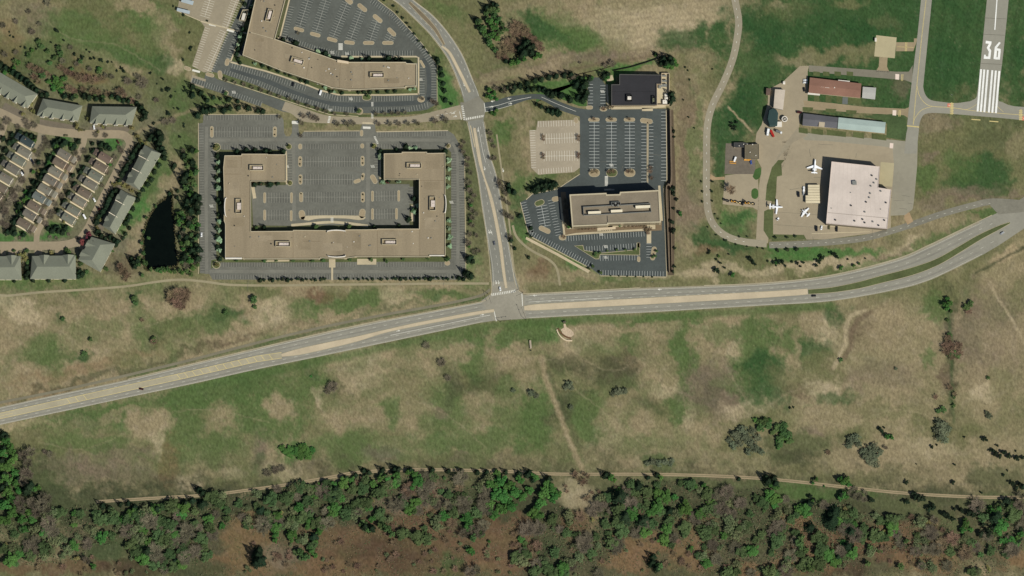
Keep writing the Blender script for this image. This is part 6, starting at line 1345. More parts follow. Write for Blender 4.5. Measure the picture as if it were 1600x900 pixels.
def proto(kind):
    if kind in PROT: return PROT[kind]
    out = []
    for v in range(4 if kind in ("leafy", "dim", "bare", "conifer") else 3):
        sd = hash_ = 100 * len(PROT) + v
        if kind in ("leafy", "dim", "woods"): b = crown_round(sd, 20, 760, .095); th = .8
        elif kind == "pale": b = crown_round(sd, 7, 560, .11); th = .8
        elif kind == "haze": b = crown_round(sd, 20, 520, .07); th = .7
        elif kind == "willow": b = crown_round(sd, 22, 640, .075, .6); th = .6
        elif kind == "red": b = crown_round(sd, 8, 420, .11); th = .8
        elif kind == "olive": b = crown_round(sd, 16, 380, .085); th = .8
        elif kind == "juniper": b = crown_round(sd, 7, 380, .12, .9); th = .5
        elif kind == "shrub": b = crown_round(sd, 5, 200, .16, .8); th = .5
        elif kind == "conifer": b = crown_cone(sd, 520, .13); th = .5
        elif kind == "brush": b = crown_bare(sd, 11, 26, .024); th = .6
        else: b = crown_bare(sd, 11, 34, .021); th = .55
        cm = bpy.data.meshes.new("crown"); cm.from_pydata(b.v, [], b.f); cm.materials.append(LM[kind]); cm.update()
        tb = MB(); tb.tube((0, 0, 0), (0, 0, th), .06, .04, 6); tb.tube((0, 0, th * .85), (.25, .1, th + .35), .035, .015, 5); tb.tube((0, 0, th * .8), (-.2, .18, th + .3), .035, .015, 5); tb.tube((0, 0, th * .9), (.0, -.24, th + .35), .03, .015, 5)
        tm = bpy.data.meshes.new("trunk"); tm.from_pydata(tb.v, [], tb.f); tm.materials.append(BARK); tm.update()
        out.append((cm, tm))
    PROT[kind] = out
    return out
NAME = dict(street="street_tree", woods="woodland_tree", haze="hazy_tree", juniper="juniper_bush", spruce="spruce_tree", leafy="leafy_tree", dim="mixed_tree", conifer="conifer_tree", pale="ornamental_tree", red="red_tree", olive="budding_tree", bare="bare_tree", brush="rusty_tree", willow="willow_tree", shrub="shrub")
DESC = dict(street="bare street tree", woods="dull green tree", haze="hazy grey green tree", juniper="dark juniper", spruce="dark spruce", leafy="bright green leafy tree", dim="dull green tree", conifer="dark conifer", pale="pale silvery green tree", red="dark red leaved tree", olive="yellowish budding tree", bare="bare grey tree", brush="rusty brown bare tree", willow="grey green bushy tree", shrub="small dark shrub")
REG = {}
def tree(kind, x, y, r, place, axis="x", end=None, ztall=1.0, group=None):
    vs = proto("conifer" if kind == "spruce" else "bare" if kind == "street" else kind); cm, tm = vs[rnd.randrange(len(vs))]; R = r * S
    if kind == 'pale': r *= 1.12; R = r * S
    zs = R * ztall * {"conifer": 1.25, "spruce": 1.3, "juniper": .95, "shrub": .8}.get(kind, 1.0) * rnd.uniform(.9, 1.12)
    p = W(x, y, zs * (.9 if kind not in ("conifer", "spruce", "juniper") else .7)); rot = rnd.random() * 6.28
    if r >= 2.6:
        o = bpy.data.objects.new(NAME[kind], None); COL.objects.link(o); o.empty_display_size = .5
        for nm, me in (("trunk", tm), ("crown", cm)):
            c = bpy.data.objects.new(nm, me); COL.objects.link(c); c.parent = o
    else:
        o = bpy.data.objects.new(NAME[kind], cm); COL.objects.link(o)
    o.location = (p.x, p.y, -.03 if r >= 2.6 else -zs * .3); o.rotation_euler = (0, 0, rot); o.scale = (R, R * rnd.uniform(.88, 1.12), zs)
    o["category"] = "tree" if kind != "shrub" else "shrub"
    o["group"] = group or f"trees {place}" if kind != "shrub" else f"shrubs {place}"
    REG.setdefault((kind, place, axis, end or ("the houses" if axis == "x" else "the top")), []).append((x if axis == "x" else y, o))
    return o
def many(kind, place, data, axis="x", **k):
    for q in data.split(";"):
        a = list(map(float, q.split())); tree(kind, a[0], a[1], a[2], place, axis, **k)
def inside(poly, x, y):
    c = False; j = len(poly) - 1
    for i in range(len(poly)):
        if (poly[i][1] > y) != (poly[j][1] > y) and x < (poly[j][0] - poly[i][0]) * (y - poly[i][1]) / (poly[j][1] - poly[i][1]) + poly[i][0]: c = not c
        j = i
    return c
PLACED = []
def fill(poly, n, kinds, r0, r1, place, axis="x", gap=.72, zt=1.0):
    xs = [p[0] for p in poly]; ys = [p[1] for p in poly]; ks = list(kinds); ws = [kinds[k] for k in ks]; got = 0
    for _ in range(n * 40):
        if got >= n: break
        x, y = rnd.uniform(min(xs), max(xs)), rnd.uniform(min(ys), max(ys))
        if not inside(poly, x, y): continue
        r = r0 + (r1 - r0) * rnd.random() ** 1.3
        if any((x - a) ** 2 + (y - b) ** 2 < ((r + c) * gap) ** 2 for a, b, c in PLACED if abs(a - x) < 30): continue
        PLACED.append((x, y, r)); tree(rnd.choices(ks, ws)[0], x, y, r, place, axis, ztall=zt); got += 1
# --- along the offices
many("pale", "against the U-shaped office's pond side", "341 254 4.6;342 267 4.8;341.5 281 4.8;342.5 295 4.8;342.5 346 4.8;343 360 4.8;343 376 4.8;343.5 391 4.6", "y", ztall=.75)
many("conifer", "against the U-shaped office's pond side", "339 243 4;337.5 262 3.4;337 277 3.4;338 290 3.6;340 312 4;344 317 3.4;338 355 3.4;338.5 369 3.4;339 385 3.4;343 404 3.6;341 335 3", "y")
many("pale", "against the U-shaped office's avenue side", "700.5 251 4.4;701.5 264 4.2;701 278 4.4;700.5 291 4.4;701.5 344 4.4;702 357 4;702 371 4.4;702.5 385 4.6", "y", ztall=.75)
many("conifer", "over the U-shaped office's upper wings", "370 236.5 3.8;384.5 234 4;398 234 4;415 236 4.4;442 236 4;422 236 3;695 236 4.2;634 229 4;619 233 3")
many("pale", "over the U-shaped office's upper wings", "650 231 4;640 231 4;595 244 5;598 284 4.4;624 283.5 4.2;647 330 5;652 322 3.6", ztall=.75)
many("conifer", "in the U-shaped office's court", "397 288 4;407 286 3.4;421 287 5;433.5 286 3.4;646.5 310 4;638 342 4.4;650 328 4;584.5 354 3;623 352 3;412 355 3.4;607 283 3;594 236 4")
many("dim", "in the U-shaped office's court", "494 354.5 5;545.5 354.5 5;646 329 4.4;401 356 3.6")
many("red", "in the U-shaped office's court", "408 286 3.2;606 284 2.8")
many("dim", "under the U-shaped office's lower front", "413 407 4;432 406.5 3;458 407 3;488 406.5 4;505 406 4.6;547 405 4;580 406 3.6;630 405 3;668 404 3;699 405 4.4;370 407 3;604 408 3.4")
for k, x in enumerate(np.arange(405, 722, 7.4)):
    if 515 < x < 525: continue
    tree("shrub" if k % 3 else "conifer", float(x) + rnd.uniform(-1.5, 1.5), 437.3 + rnd.uniform(-.8, .8) - (x - 405) * .008, rnd.uniform(2.0, 3.6), "in the U lot's lower hedge row")
many("shrub", "in the court's kerbed islands", "469 249 1.6;469 256 1.6;469.5 277 1.6;469.5 284 1.6;470.5 303 1.6;566.5 248 1.6;566.5 255 1.6;567 304 1.6;567 312 1.6;567 275 1.8;331 202 1.4;429.5 202 1.4;429.5 210 1.4", "x")
many("olive", "in the bed corners of the U lot", "337 230 5;452 229 4;584 229 4;338.5 414 4.4;700 228 3.6;452.5 286 3")
many("conifer", "in the upper office's long front bed", "410 101 3.2;422 105.5 3.4;435 109 3.8;446 113.5 3;453 116 3;470 125 3.2;479 127 3.8;516 143 2.8;534 145 3;568 143 3;578 143 3.4;605 142 3;617 141.5 3;372 92 3;375 98 2.8;560 144 2.6;590 143 2.6")
many("pale", "in the upper office's long front bed", "508 137 4;522 143 3;648 139 3.2;640 140 3;398 99 2.8", ztall=.75)
many("conifer", "along the upper office's parking side", "461 67 4.6;508 83 4.4;576 92 4.4;606 91 4.8;618 92 3;627 92 3;442 61.5 3.4")
many("pale", "along the upper office's parking side", "497 81 3.6;549 91 3.6;565 92 3.2;514 87 3.2", ztall=.75)
many("conifer", "in the upper office's shaded side bed", "376 53 4;379 45 3.6;374 63 3.6;372 76 4;369 84 3.4;392 13 3.6;389 28 3.2;382 6 3.2", "y")
many("pale", "in the upper office's shaded side bed", "393 9 3;375 58 3.4;372 70 3.4;388 22 3", "y", ztall=.75)
many("street", "on the upper lot's campus road verge", "452 155 3.4;466 160 3.4;482 166 3.4;496 170 3.4;509 174 3.4;523 178 3;542 178.5 3;587 178 3.2;601 177.5 3.4;612 177 3.4;622 177 3.4;633 176 3.4;353 125 3.2;367 129 3.2;381 132 3.2;394 137 3.2;408 141 3.4;423 146 3.4;437 151 3.2;676 158 4;682 162 4;660 154 3;466 52 2.6")
many("dim", "on the upper lot's campus road verge", "561 174 4.4;575 150 3.4;353 146 3.6")
many("street", "along the campus road's lower verge", "474 182 4;487 183 4.6;495 186 4.4;471 192 4;527 194 4.4;542 194 4.6;552 193 4;591 193.5 4;609 193.5 4.2;623 193.5 4;637 193 4;652 193 4;680 190 4.6;696 188 4.8;437 183 3;470 212 3")
many("conifer", "above the U lot's upper bays", "317 172 5.4;308 180 5;322 173 5;328 171 5.4;333 171 4.6;349 172 5;358.5 168 4.4;372 168 4.2;387 168.5 4.8;402 173 3.6;410 173.5 4.2;313 145 4.4;323 156.5 3.8;333 152 3.6;357 155 4;371 158 3.4;344 154 2.4;319 152 3;300 135 4.6;300 148 5;288 136 2;287 142 1.8")
many("juniper", "on the meadow beyond the townhouses", "15 50 2;16 56 2.2;21 58 2.2;32.5 73 1.8;40 75 3;57 76 2.2;88 48 4.6;80 66 2.4;100 63 2.6;135 78 1.8;140 81 2;129 89 3.6;142 92 2.8;148 91 2.8;158 94 3.8;169 97 2.6;175 97 2;183 111 2.6;190 107 3;193.5 112 3.2;188 104 2;235 115 2.8;255 124 2.6;252 122 2;245 131 1.8;262 140 4.6;268 151 3;274 143 1.6;279 170 3;272 169 2;263 178 4;296.5 51 2.2;297 77 3.6;299 74 2.6;286.5 93 2.6;271 9.5 2;287 23 3;323.5 32 2;240 193 3;287 193 2.4;288 198 2.6;304 180 3.6;116 85 3;254 141 3;281 214 2.6", ztall=.62)
many("bare", "on the meadow beyond the townhouses", "25 34 4;50 50 5;62 38 3.6;75 4 6;45 18 4;110 74 4;98 95 5;120 100 4;200 127 6;222 130 9;190 143 6;244 157 4;175 120 4;140 108 4;165 118 4;214 118 4;258 191 6;270 188 5;25 82 4;8 85 5;217 152 4;5 40 4", ztall=.62)
many("brush", "in the rusty brush above the townhouses", "48 104 6;56 108 5;64 110 5;104 112 5;112 116 5;122 120 6;128 124 6;136 122 6;142 126 6;150 124 5;160 122 4.6;108 138 6;116 142 5;130 140 5;187 144 7;194 148 5;60 128 5;74 116 5;95 106 5;145 142 6;154 144 5;168 146 5;206 158 5;53 120 5", ztall=.62)
many("dim", "in the scrub above the townhouses", "65 72 6;75 80 5;85 90 5;95 84 6;66 118 6;60 64 5;24 96 5;45 86 5;125 96 5;155 112 5;147 150 5;160 152 5;174 152 5;118 150 5;112 108 4;92 74 5;103 122 5;205 162 4.6;188 156 5;198 156 4;78 98 5", ztall=.62)
many("leafy", "in the scrub above the townhouses", "86 124 7;92 132 8;84 137 7;95 142 6;155 108 4.6;28 97 5;8 113 5;16 112 5;76 128 5;98 124 5;50 78 4;22 106 4.6", ztall=.62)
many("spruce", "against the long terrace's rear wall", "20 112 5;27 117 5;34 122 5;41 127 5;46 132 5;51 137 5;56 141 4.6;72 147 4.4;100 150 4;112 152 4.4;64 148 4;131 149 5;138 152 5;174 150 4;183 152 5;0 102 6;8 106 5;150 154 4;160 156 4;192 157 4;201 158 4")
many("spruce", "between the street bend and the U lot", "213 161 4;220 168 4.6;224 175 4.6;226 182 4.4;221 186 3.6;216 165 3.6;236 213 4.6;242 218 4.6;247 208 6;250 216 6;247 225 5;252 232 5;256 238 4.4;246 232 4.4;228 176 3;218 172 3;233 217 3.6", "y")
many("olive", "between the street bend and the U lot", "206 200 5;214 212 5;220 220 5;228 224 4;120 197 5;125 203 4;48 162 5;52 174 5;138 186 4;36 178 4;206 188 4;62 176 4", "y")
# --- strip between pond and lot
fill([(283, 232), (296, 228), (309, 232), (311, 300), (310, 420), (302, 432), (284, 430), (280, 370), (288, 320), (286, 280)], 62, dict(conifer=5, dim=3, leafy=3, bare=1.5), 3.6, 7, "in the wood beside the pond", "y", .62)
many("dim", "round the pond's shore", "277 340 6;282 333 6;279 350 5;232 372 3.4;224 362 3;221 380 4;224 396 4.4;218 404 5;226 411 6;216 414 5;236 421 4.4;246 421 4.6;254 420 5;262 421 4.6;273 424 4.6;280 422 4.4;228 340 3;243 322 3;222 430 4", "y")
many("leafy", "round the pond's shore", "284 338 6;280 346 6;286 345 5;278 334 5;250 424 4;258 423 4;266 424 4", "y")
many("conifer", "round the pond's shore", "264 302 3;276 308 3;208 410 5;214 408 5;210 416 4;277 298 3;272 258 4;270 262 3;283 285 3;290 250 3;205 404 4", "y")
many("brush", "on the bank by the pond's lower corner", "193 424 7;188 416 5;200 430 5;196 436 4")
# --- houses gardens
many("spruce", "in the gardens of the house rows", "78 246 5.6;80 262 5.4;68 268 5;64 276 6;58 288 6.4;50 298 6.4;46 305 6;30 322 6;32 334 6;22 346 6;26 342 5;20 356 5;11 362 5;17 361 4.6;22 364 4.4;36 366 4;100 222 5;88 222 4.6;96 226 4.4;115 228 4.4;112 231 4;84 226 5;158 225 4.4;165 228 4.4;170 231 3.6;172 233 3;155 226 3;144 224 3;20 220 5;18 210 4;30 206 4;48 212 4.4;14 222 4.6;8 234 5;54 214 3.6;3 246 5;81 360 4.6;91 360 4.4;86 356 4.6;102 356 4.6;97 363 4;75 356 4;90 354 3;57 345 4;122 221 4;93 218 4;40 210 4;145 236 4.4;156 236 4.4;138 248 4.6;130 262 4;125 268 4;113 274 4;116 288 4.6;107 302 5;100 314 4.6;91 330 4.6;4 216 4;60 254 4.4;72 258 4;52 284 4.4", "y", ztall=.62)
many("leafy", "in the gardens of the house rows", "44 308 5;38 312 5;54 220 4.4;112 226 4;52 268 4;88 228 4.4;30 318 4;172 258 4;40 300 4;76 254 4;28 330 4", "y")
many("street", "along the neighbourhood streets", "60 240 5;66 256 5;58 258 5;76 228 5;72 222 5;118 239 4.6;124 248 4;132 236 4.6;66 232 5;36 282 5;30 296 5;22 308 6;14 318 6;24 306 4;8 330 6;12 340 6;4 348 5;10 352 5;84 294 4.4;77 306 4.4;70 320 4.4;66 333 4;59 346 4;47 361 4.6;52 358 4;116 254 4;112 278 4.4;104 292 4.4;97 306 4.4;87 319 5;82 333 5;79 338 5;72 350 4.4;150 211 4;165 212 3.6;186 231 3.6;180 246 4;168 270 3.6;175 258 3.4;192 256 4;203 236 3.6;160 290 3.4;180 290 4;12 190 6;4 200 5;44 198 5;54 196 5;40 190 5;70 216 4;28 198 4;50 324 5;20 298 5;2 318 6;6 306 5;78 370 3;88 372 3;107 366 3;31 372 3;163 199 3;121 372 2.6;66 340 4;190 236 3.6", "y", ztall=.5)
many("olive", "along the neighbourhood streets", "186 286 5;178 288 5;194 290 5;200 292 4.4;206 298 4;26 400 6;36 398 6;30 406 6;40 404 5;80 396 5.4;82 402 4.4;153 206 3.6;161 198 3.6;142 268 3;140 300 3;146 286 3;150 340 3.6;158 344 4;60 268 4;152 356 4;12 284 3.4;132 320 3;100 346 4;54 236 4", "y", ztall=.58)
many("dim", "along the neighbourhood streets", "108 394 6;114 402 6;113 410 5;104 390 4.6;44 410 5;22 392 3.6;42 392 4;126 412 5;130 408 4;84 240 4;106 356 4;60 312 4;166 420 4.4;122 427 5;176 392 3;30 402 4;136 425 4", "y", ztall=.58)
many("spruce", "between the lower townhouses and pond", "41 418 4.6;44 426 5;40 430 4.4;41 434 3.4;124 424 4.6;122 431 4;128 428 4;152 362 5;158 368 4;164 372 3;146 378 3.4;172 370 4;178 374 4;183 377 4;51 438 3;76 438 3.2;101 438 3.2;22 439 2.6;196 365 3;202 356 3;192 372 3;222 296 3.4;217 304 3.4;214 312 4;248 258 4;241 268 4;236 280 4;230 288 4;207 326 3.6;202 338 4;196 348 4;200 344 3;243 252 3.4;256 246 4;181 383 3;253 240 3.6", "y")
many("red", "at the street corner above lower townhouses", "139 364.5 5.4;129 378.5 5.8;155 327 3.4;136 372 3", "y")
many("spruce", "in the pond terraces' shaded fronts", "216 228 4.4;212 234 5;206 244 5;202 252 5;208 240 4;195 264 5;190 272 5;186 282 4;180 298 5;174 304 5;170 310 5;176 300 4;166 320 5;160 330 5;154 338 5;150 346 5;164 326 4;158 336 4;222 224 3.6;198 258 4;168 314 4", "y", ztall=.8)
# --- avenue
many("street", "on the avenue's U lot verge", "720 229 4;724 238 3.6;731 248 4;733 285 4.4;734 298 4.6;736 314 4.4;737 328 4;738 340 4.4;738 352 4;734 366 4.4;732 380 4.6;742 395 4;748 392 3.6;735 270 4;729 258 4;741 306 3.6;744 334 3.6;731 402 4;744 368 3.6;725 222 3", "y")
many("conifer", "by the U lot's lower corner", "733 404 6;738 408 4;730 428 6;735 431 5;726 426 4;724 436 3")
many("leafy", "on the avenue's U lot verge", "733 290 3.6;736 320 3.4;735 345 3.4;733 385 3.6", "y")
many("street", "along the avenue's outer verge", "768 248 3.6;773 247 3.4;780 284 4.4;783 293 4;781 288 3;790 303 4;795 318 3;789 334 4.4;793 338 3.6;797 371 4;772 229 3;766 208 4;768 220 3.6;799 340 4;787 312 3.6", "y")
many("conifer", "along the avenue's outer verge", "795 297 4.4;794 289 4;803 300 3;812 337 3.4;798 375 3.6;829 356 3.4;804 388 2.6", "y")
many("shrub", "beside the avenue's curved upper lawn", "615 9 2.6;622 19 2.6;629 28 2.8;635 36 2.8;642 44 2.8;648 53 2.8;655 64 2.8;663 74 2.8;670 83 2.8;677 91 2.8;600 1 2.6", "y")
many("conifer", "on the triangular lawn by the upper junction", "684 97 3.6;688 107 3.6;690 117 4;692 130 4;694 141 3.4;695.5 156 3.8;705 162 2.4;683 92 3.4", "y")
# --- wood patch at the top, east entrance
many("dim", "in the isolated copse at the top", "760 20 6;766 14 7;772 24 7;764 32 6;776 16 6;748 34 6;780 30 6;752 44 7;784 38 5;790 46 5;764 66 7;773 78 5;782 50 6;758 56 6", "x")
many("leafy", "in the isolated copse at the top", "766 34 7;772 42 7;770 54 7;778 60 6;764 62 6;756 44 5;776 33 5;842 86 6;836 90 5;808 96 6;800 98 6;818 92 5;756 50 5;768 72 5")
many("brush", "in the isolated copse at the top", "806 40 8;815 44 8;822 50 7;803 50 7;826 56 6;812 55 7;790 68 7;798 66 8;806 64 7;794 78 8;784 82 7;802 76 7;812 70 6;790 90 5;780 88 5;834 62 6;842 70 6;846 76 5", ztall=.6)
many("conifer", "in the isolated copse at the top", "820 70 7;826 76 7;818 82 7;830 82 6;814 88 6;812 76 6;824 66 6;832 72 5;790 95 4;745 32 5;760 12 5;770 6 4;775 8 4")
many("conifer", "in the slanting row above the entrance road", "803 136 4.4;812 134 4.4;823 130 4.6;835 126 4.6;846 123.5 4.6;857 120 4.6;868.5 118.5 4.4;881 117.5 4.6;892 116.5 4.8;792 137 3.6;784 141 3.4;800 142 3.6")
many("conifer", "in the charcoal building's garden", "824 140 4.4;832 139 4;842 139 4;850 140 4.4;856 145 5;862 147 5.4;868 146 4;876 149 5;890 153 4;891 156 4;901 132 6;910 136 6;914 131 6;908 142 5;903 152 5;910 156 5;914 150 5;916 144 4.6;921 122 4.6;908 122 4;943 119 5;949 116 4.4;856 172 4;863 174 4.6;870 175 5;874 177 4;845 166 3.6;838 163 3;848 141 3")
many("leafy", "in the charcoal building's garden", "949 120 5;766 152 5;772 146 5.4;776 154 4;772 178 4;776 172 3.4;768 176 3.4;925 121 3.4;946 124 3.4;916 121 3;764 140 5;760 150 4")
many("bare", "near the low dark fence", "946 103 3.6;957 100 5;788 142 4.6;800 138 3.4;896 122 3.4;906 98 2;776 138 4;950 168 3")
many("conifer", "by the dark timber fence's end", "1036 93 6;1041 99 6;1046 92 6;1049 98 6;1032 100 4;1024 84 3;1049 148 5.4;1050 154 5;1047 160 4")
many("leafy", "by the dark timber fence's end", "1045 100 6;1052 96 6;1049 104 5.4;1056 100 5;1041 104 5;1024 86 3")
many("conifer", "in the clump above the tall office's lot", "835 296 5.4;840 292 5.4;846 290 5.4;852 289 6;858 289.5 5.4;864 287 5.4;868 288 4;838 298 4.6;824.5 295 3;861 293 4.4;849 296 4.4;803 300 4.4;826 402 2.6")
many("brush", "in the end islands of the dark lot", "925 269 3.2;932 268 3.2;952 269 3.2;959 268 3.2;981 268 3.2;987 268 3.2;928 186 2.6;955 186 2.6;983 186 2.6;943 170 3;1016 268 3;1018 278 3;1017 262 3;956 166 4;881 370 3")
many("brush", "in the tall office's lower front beds", "904 357.5 2.6;909 357 2.6;914 357 2.6;919 357 2.6;924 356.5 2.6;929 356 2.6;976 353.5 2.6;982 353 2.6;988 353 2.6;994 352.5 2.6;1000 352 2.6;1006 352 2.6;1012 360 3.6;1016 358 3;1013 364 3")
many("leafy", "in the tall office's lower front beds", "969 352 3;889 355 3;887 353 2.6")
many("bare", "in shade on the tall office's side", "884 314 4;886 324 4;882 332 4;886 342 4;884 320 3.4;885 350 3.4;884 336 3.6", "y")
many("dim", "in the lower dark lot's islands", "964 390.5 2.8;977 390.5 2.8;992 390 3;931 395 3;937 395 2.6;949 392 2.4;930 399 3;1026 392 2.8;1024 400 2.6;926 416 3.2;939 426 2.8;1020 401 2.8", "x")
many("shrub", "along the lower dark lot's outer kerb", "954 430.5 1.8;967 431 1.8;980 431.5 1.8;993 432 1.8;1006 432 1.8;1019 432.4 2;936 424 2.4;826 366 3;830 370 2.4;920 419 3")
many("juniper", "outside the brown retaining walls", "1051 297 5;1052 303 4.4;1053 292 3.6;1051 347 5;1051 361 5.4;1055 388 3;1053 416 3.4;1051 424 3.4;1057 312 3;1053 326 2.6;1062 333 3;1049 199 3;1052 206 3.4;1053 214 2.4", "y")
many("leafy", "outside the brown retaining walls", "1063 332.5 3.4;1064 336 2.6", "y")
many("shrub", "on the grass by the perimeter road", "1096 284 2.4;1097 299 2.4;1097 315 2.4;1112.5 283 2.8;1112.5 299 2.8;1113 314 2.4;1117 334 2;1122 342 2;1126.5 349 2;1106 354 2;1119 367 2;1134 376 3;1150 382.5 2.4;1168 385 2;1155 370 2;1167 369 2;1068 156 2;1075 110 2;1078 124 2;1071 105 2;1113 108 2;1076 183 2;1085 200 2", "y")
many("juniper", "among scattered bushes under the perimeter road", "1119 422 5;1122 424 4;1172 404 4.4;1176 409 4.4;1179 413 3.6;1125 411 3;1132 418 2.4;1109 392 3;1107 396 2.6;1119 405 2.4;1139 397 2;1200 408 2;1209 410 3;1217 409 4.4;1222 410 4;1227 415 2.4;1246 411 3.4;1255 411 3;1251 416 2.4;1303 397 4.6;1308 402 3.6;1285 403 4.6;1279 408 4.4;1275 415 3.4;1325 405 1.8;1352 404 1.6;1213 415 2;1238 409 2.4")
many("leafy", "among scattered bushes under the perimeter road", "1144.5 429.5 4.4;1313 419 3.6;1334 415 3;1343 412 2.6;1123 400 2.6;1212 411 3;1315 417 3")
many("juniper", "on the oval lawn of the airport yard", "1143 193 3;1151 191.5 3;1144 199 3.6;1147 202 3;1141 196 2.4;1149 198 2.4")
many("shrub", "in the lawns by the hangar drive", "1212 371 3;1229 370.5 3;1243 369 3;1215 391 3.6;1231 390 4;1246 389 4;1184 387 2;1192 388 2.4")
many("brush", "as a dead felled trunk in the gravel yard", "1142 297 7")
# --- south fields
many("dim", "in the dip between path and highway", "209 466 6;211 474 5;352 488 5;396 468 7;398 480 4;98 498 4;132 552 5;141 530 4;240 530 5", ztall=.6)
many("brush", "in the dip between path and highway", "270 460 8;280 458 9;288 466 8;276 474 8;284 480 6;266 468 6;292 456 6;240 534 5;222 500 3", ztall=.6)
many("leafy", "in the field under the highway", "463 706 9;472 703 10;479 707 9;468 713 8;455 702 8;487 704 7;474 698 8;446 704 7;452 710 7;486 588 2.6;482 713 7;440 700 6", ztall=.36)
many("bare", "in the field under the highway", "666 540 6;690 566 6;700 590 5;520 604 8;512 610 6;430 735 6;418 740 6;440 732 5;78 710 5;70 706 4", "x", ztall=.5)
many("willow", "in the field under the highway", "889 601 7;893 606 5;884 606 5;966 612 7;976 611 6;958 616 5;830 614 6;838 618 5;892 636 5;802 610 4;1040 722 6;1030 724 7;1020 722 6;1050 720 5;1012 724 5;1048 726 4", ztall=.58)
many("willow", "in the field's big thicket", "1150 680 9;1160 672 9;1166 684 9;1156 692 8;1174 692 8;1146 696 7;1180 700 8;1170 706 7;1184 684 7;1190 706 6;1140 688 6;1176 674 7", ztall=.58)
many("dim", "in the field's big thicket", "1194 660 8;1188 668 8;1200 664 8;1224 672 8;1230 680 8;1220 686 8;1218 694 7;1234 690 7;1214 668 7;1208 676 6;1186 660 6;1226 664 6", ztall=.58)
many("leafy", "in the field's big thicket", "1196 656 5;1218 690 6;1226 684 6;1202 658 5;1216 698 5;1180 656 4.6;1222 676 5", ztall=.58)
many("willow", "as rounded bushes on the tan field", "1472 664 10;1474 674 10;1470 684 9;1480 670 8;1464 672 7;1478 688 6;1466 658 6;1360 704 9;1366 712 10;1356 714 9;1366 698 8;1374 706 7;1350 706 7;1362 722 8;1370 726 6;1330 688 8;1338 684 8;1326 696 6;1342 694 6;1546 650 6;1542 645 4;1400 576 3", "x", ztall=.58)
many("juniper", "dotted over the tan field", "1378 674 4;1382 678 4;1456 698 3.6;1539 686 5;1417 754 4;1489 754 4;1558 696 2.6;1556 709 5;1562 712 5;1553 704 4;1568 708 5;1577 712 5;1588 716 5;1598 716 4;1590 714 3;1507 683 2;1492 726 2.6;1587 705 2;1375 671 4;1392 681 3.6;1568 742 3;1582 755 5;1588 762 5;1594 758 5;1270 749 3;1235 637 2.4;1240 636 2;1534 770 2.6;1464 695 2;1432 725 1.6;1547 704 3;1382 668 2.4;1574 735 2", "x")
many("leafy", "dotted over the tan field", "1276 749 3.6;1386 682 5;1394 684 3.6;1478 476 6;1484 474 5;1480 482 4.6;1317 752 7;1324 750 7;1312 748 5.4;1326 756 5;1480 466 4;1486 486 3")
many("brush", "in the tan field's drainage gully", "1485 542 8;1494 548 8;1478 548 7;1490 556 7;1498 540 6;1476 540 5;1514 486 5;1294 707 4;1482 530 6;1500 552 5;1462 620 4;1484 606 5;1492 616 4;1466 670 3", ztall=.58)
many("dim", "in the tan field's drainage gully", "1490 550 7;1484 554 6;1496 556 6;1480 500 4;1490 620 4;1490 634 4;1510 480 7;1516 474 6;1484 524 5;1474 640 6;1466 642 5;1544 590 4;1314 562 4", ztall=.55)
# --- the river wood
many("leafy", "in the bright clump left of the sandy clearing".replace("left of", "beside"), "768 756 10;782 752 11;796 760 11;774 772 11;790 776 12;806 768 11;766 788 9;772 804 10;784 796 10;800 790 11;816 776 9;836 746 7;850 770 11;862 764 10;866 778 9;846 786 9;834 800 10;842 806 9;856 756 8;870 772 8;828 766 8;776 740 7;812 750 8;838 792 8", ztall=.7)
many("conifer", "along the dirt track's wood edge", "824 742 5;827 738 4.6;833 750 4;857 748 5;811 740 4;946 742 5;1026 742 4;1012 746 3.6;1154 748 3;568 735 4;576 738 4;597 735 5;616 733 5;622 734 5;641 735 4.6;675 734 4;700 736 4;760 738 4;745 738 4;790 738 4;310 765 5;316 770 5;188 788 4;200 786 4;300 782 5;290 786 5;170 794 4;210 792 4;245 795 6;160 790 5;720 736 4;555 742 4;540 746 4;1200 752 7;1208 748 6;1211 756 6;1196 746 5;1598 760 4")
many("leafy", "along the dirt track's wood edge", "954 746 6;1033 746 5;960 750 4.4;1270 755 3;1212 762 6;1205 758 6;1288 760 2;648 740 7;638 738 6;620 742 7;606 746 7;594 748 6;584 756 7;1062 752 3;1088 760 4;1100 758 5;1104 763 4")
many("juniper", "scattered below the dirt track's runway end", "1266 777 4.4;1272 780 3;1315 772 6;1362 782 5.4;1416 784 5.6;1430 776 6;1436 780 7;1442 778 6;1453 795 6;1458 792 5;1476 805 6.4;1482 808 5.4;1488 812 5;1501 797 6;1492 796 4;1514 801 6;1522 800 6;1528 796 6;1520 806 5;1572 782 7;1578 786 6;1566 788 5;1590 782 4;1546 833 7;1532 834 7;1553 826 6;1536 820 5;1558 818 5;1428 772 5;1590 806 3;1595 826 6;1592 846 6")
many("leafy", "scattered below the dirt track's runway end", "1318 774 6;1324 776 5;1312 778 5;1510 820 7;1504 828 6;1516 828 5;1560 796 6;1552 798 6;1596 834 6;1590 842 6;1580 792 5;1270 782 3;1508 812 4")
many("bare", "scattered below the dirt track's runway end", "1330 772 6;1340 776 7;1350 780 5;1336 764 4;1352 770 4;1460 812 6;1592 788 8;1596 774 6;1384 700 3")
many("leafy", "in the wood's photo edge corner", "8 690 9;16 702 9;22 716 9;14 728 10;24 738 9;10 748 10;26 756 8;12 768 10;4 708 9;30 766 7;20 780 9;6 790 10;18 800 10;34 812 9;8 814 10;40 826 7;50 812 7;60 762 5;54 764 5;2 730 9;46 800 7", "y", ztall=.7)
many("conifer", "in the wood's photo edge corner", "4 680 7;2 720 6;6 740 5;10 756 5;44 762 8;48 756 5;40 768 6;3 762 6;10 684 5;28 748 5;6 700 5", "y")
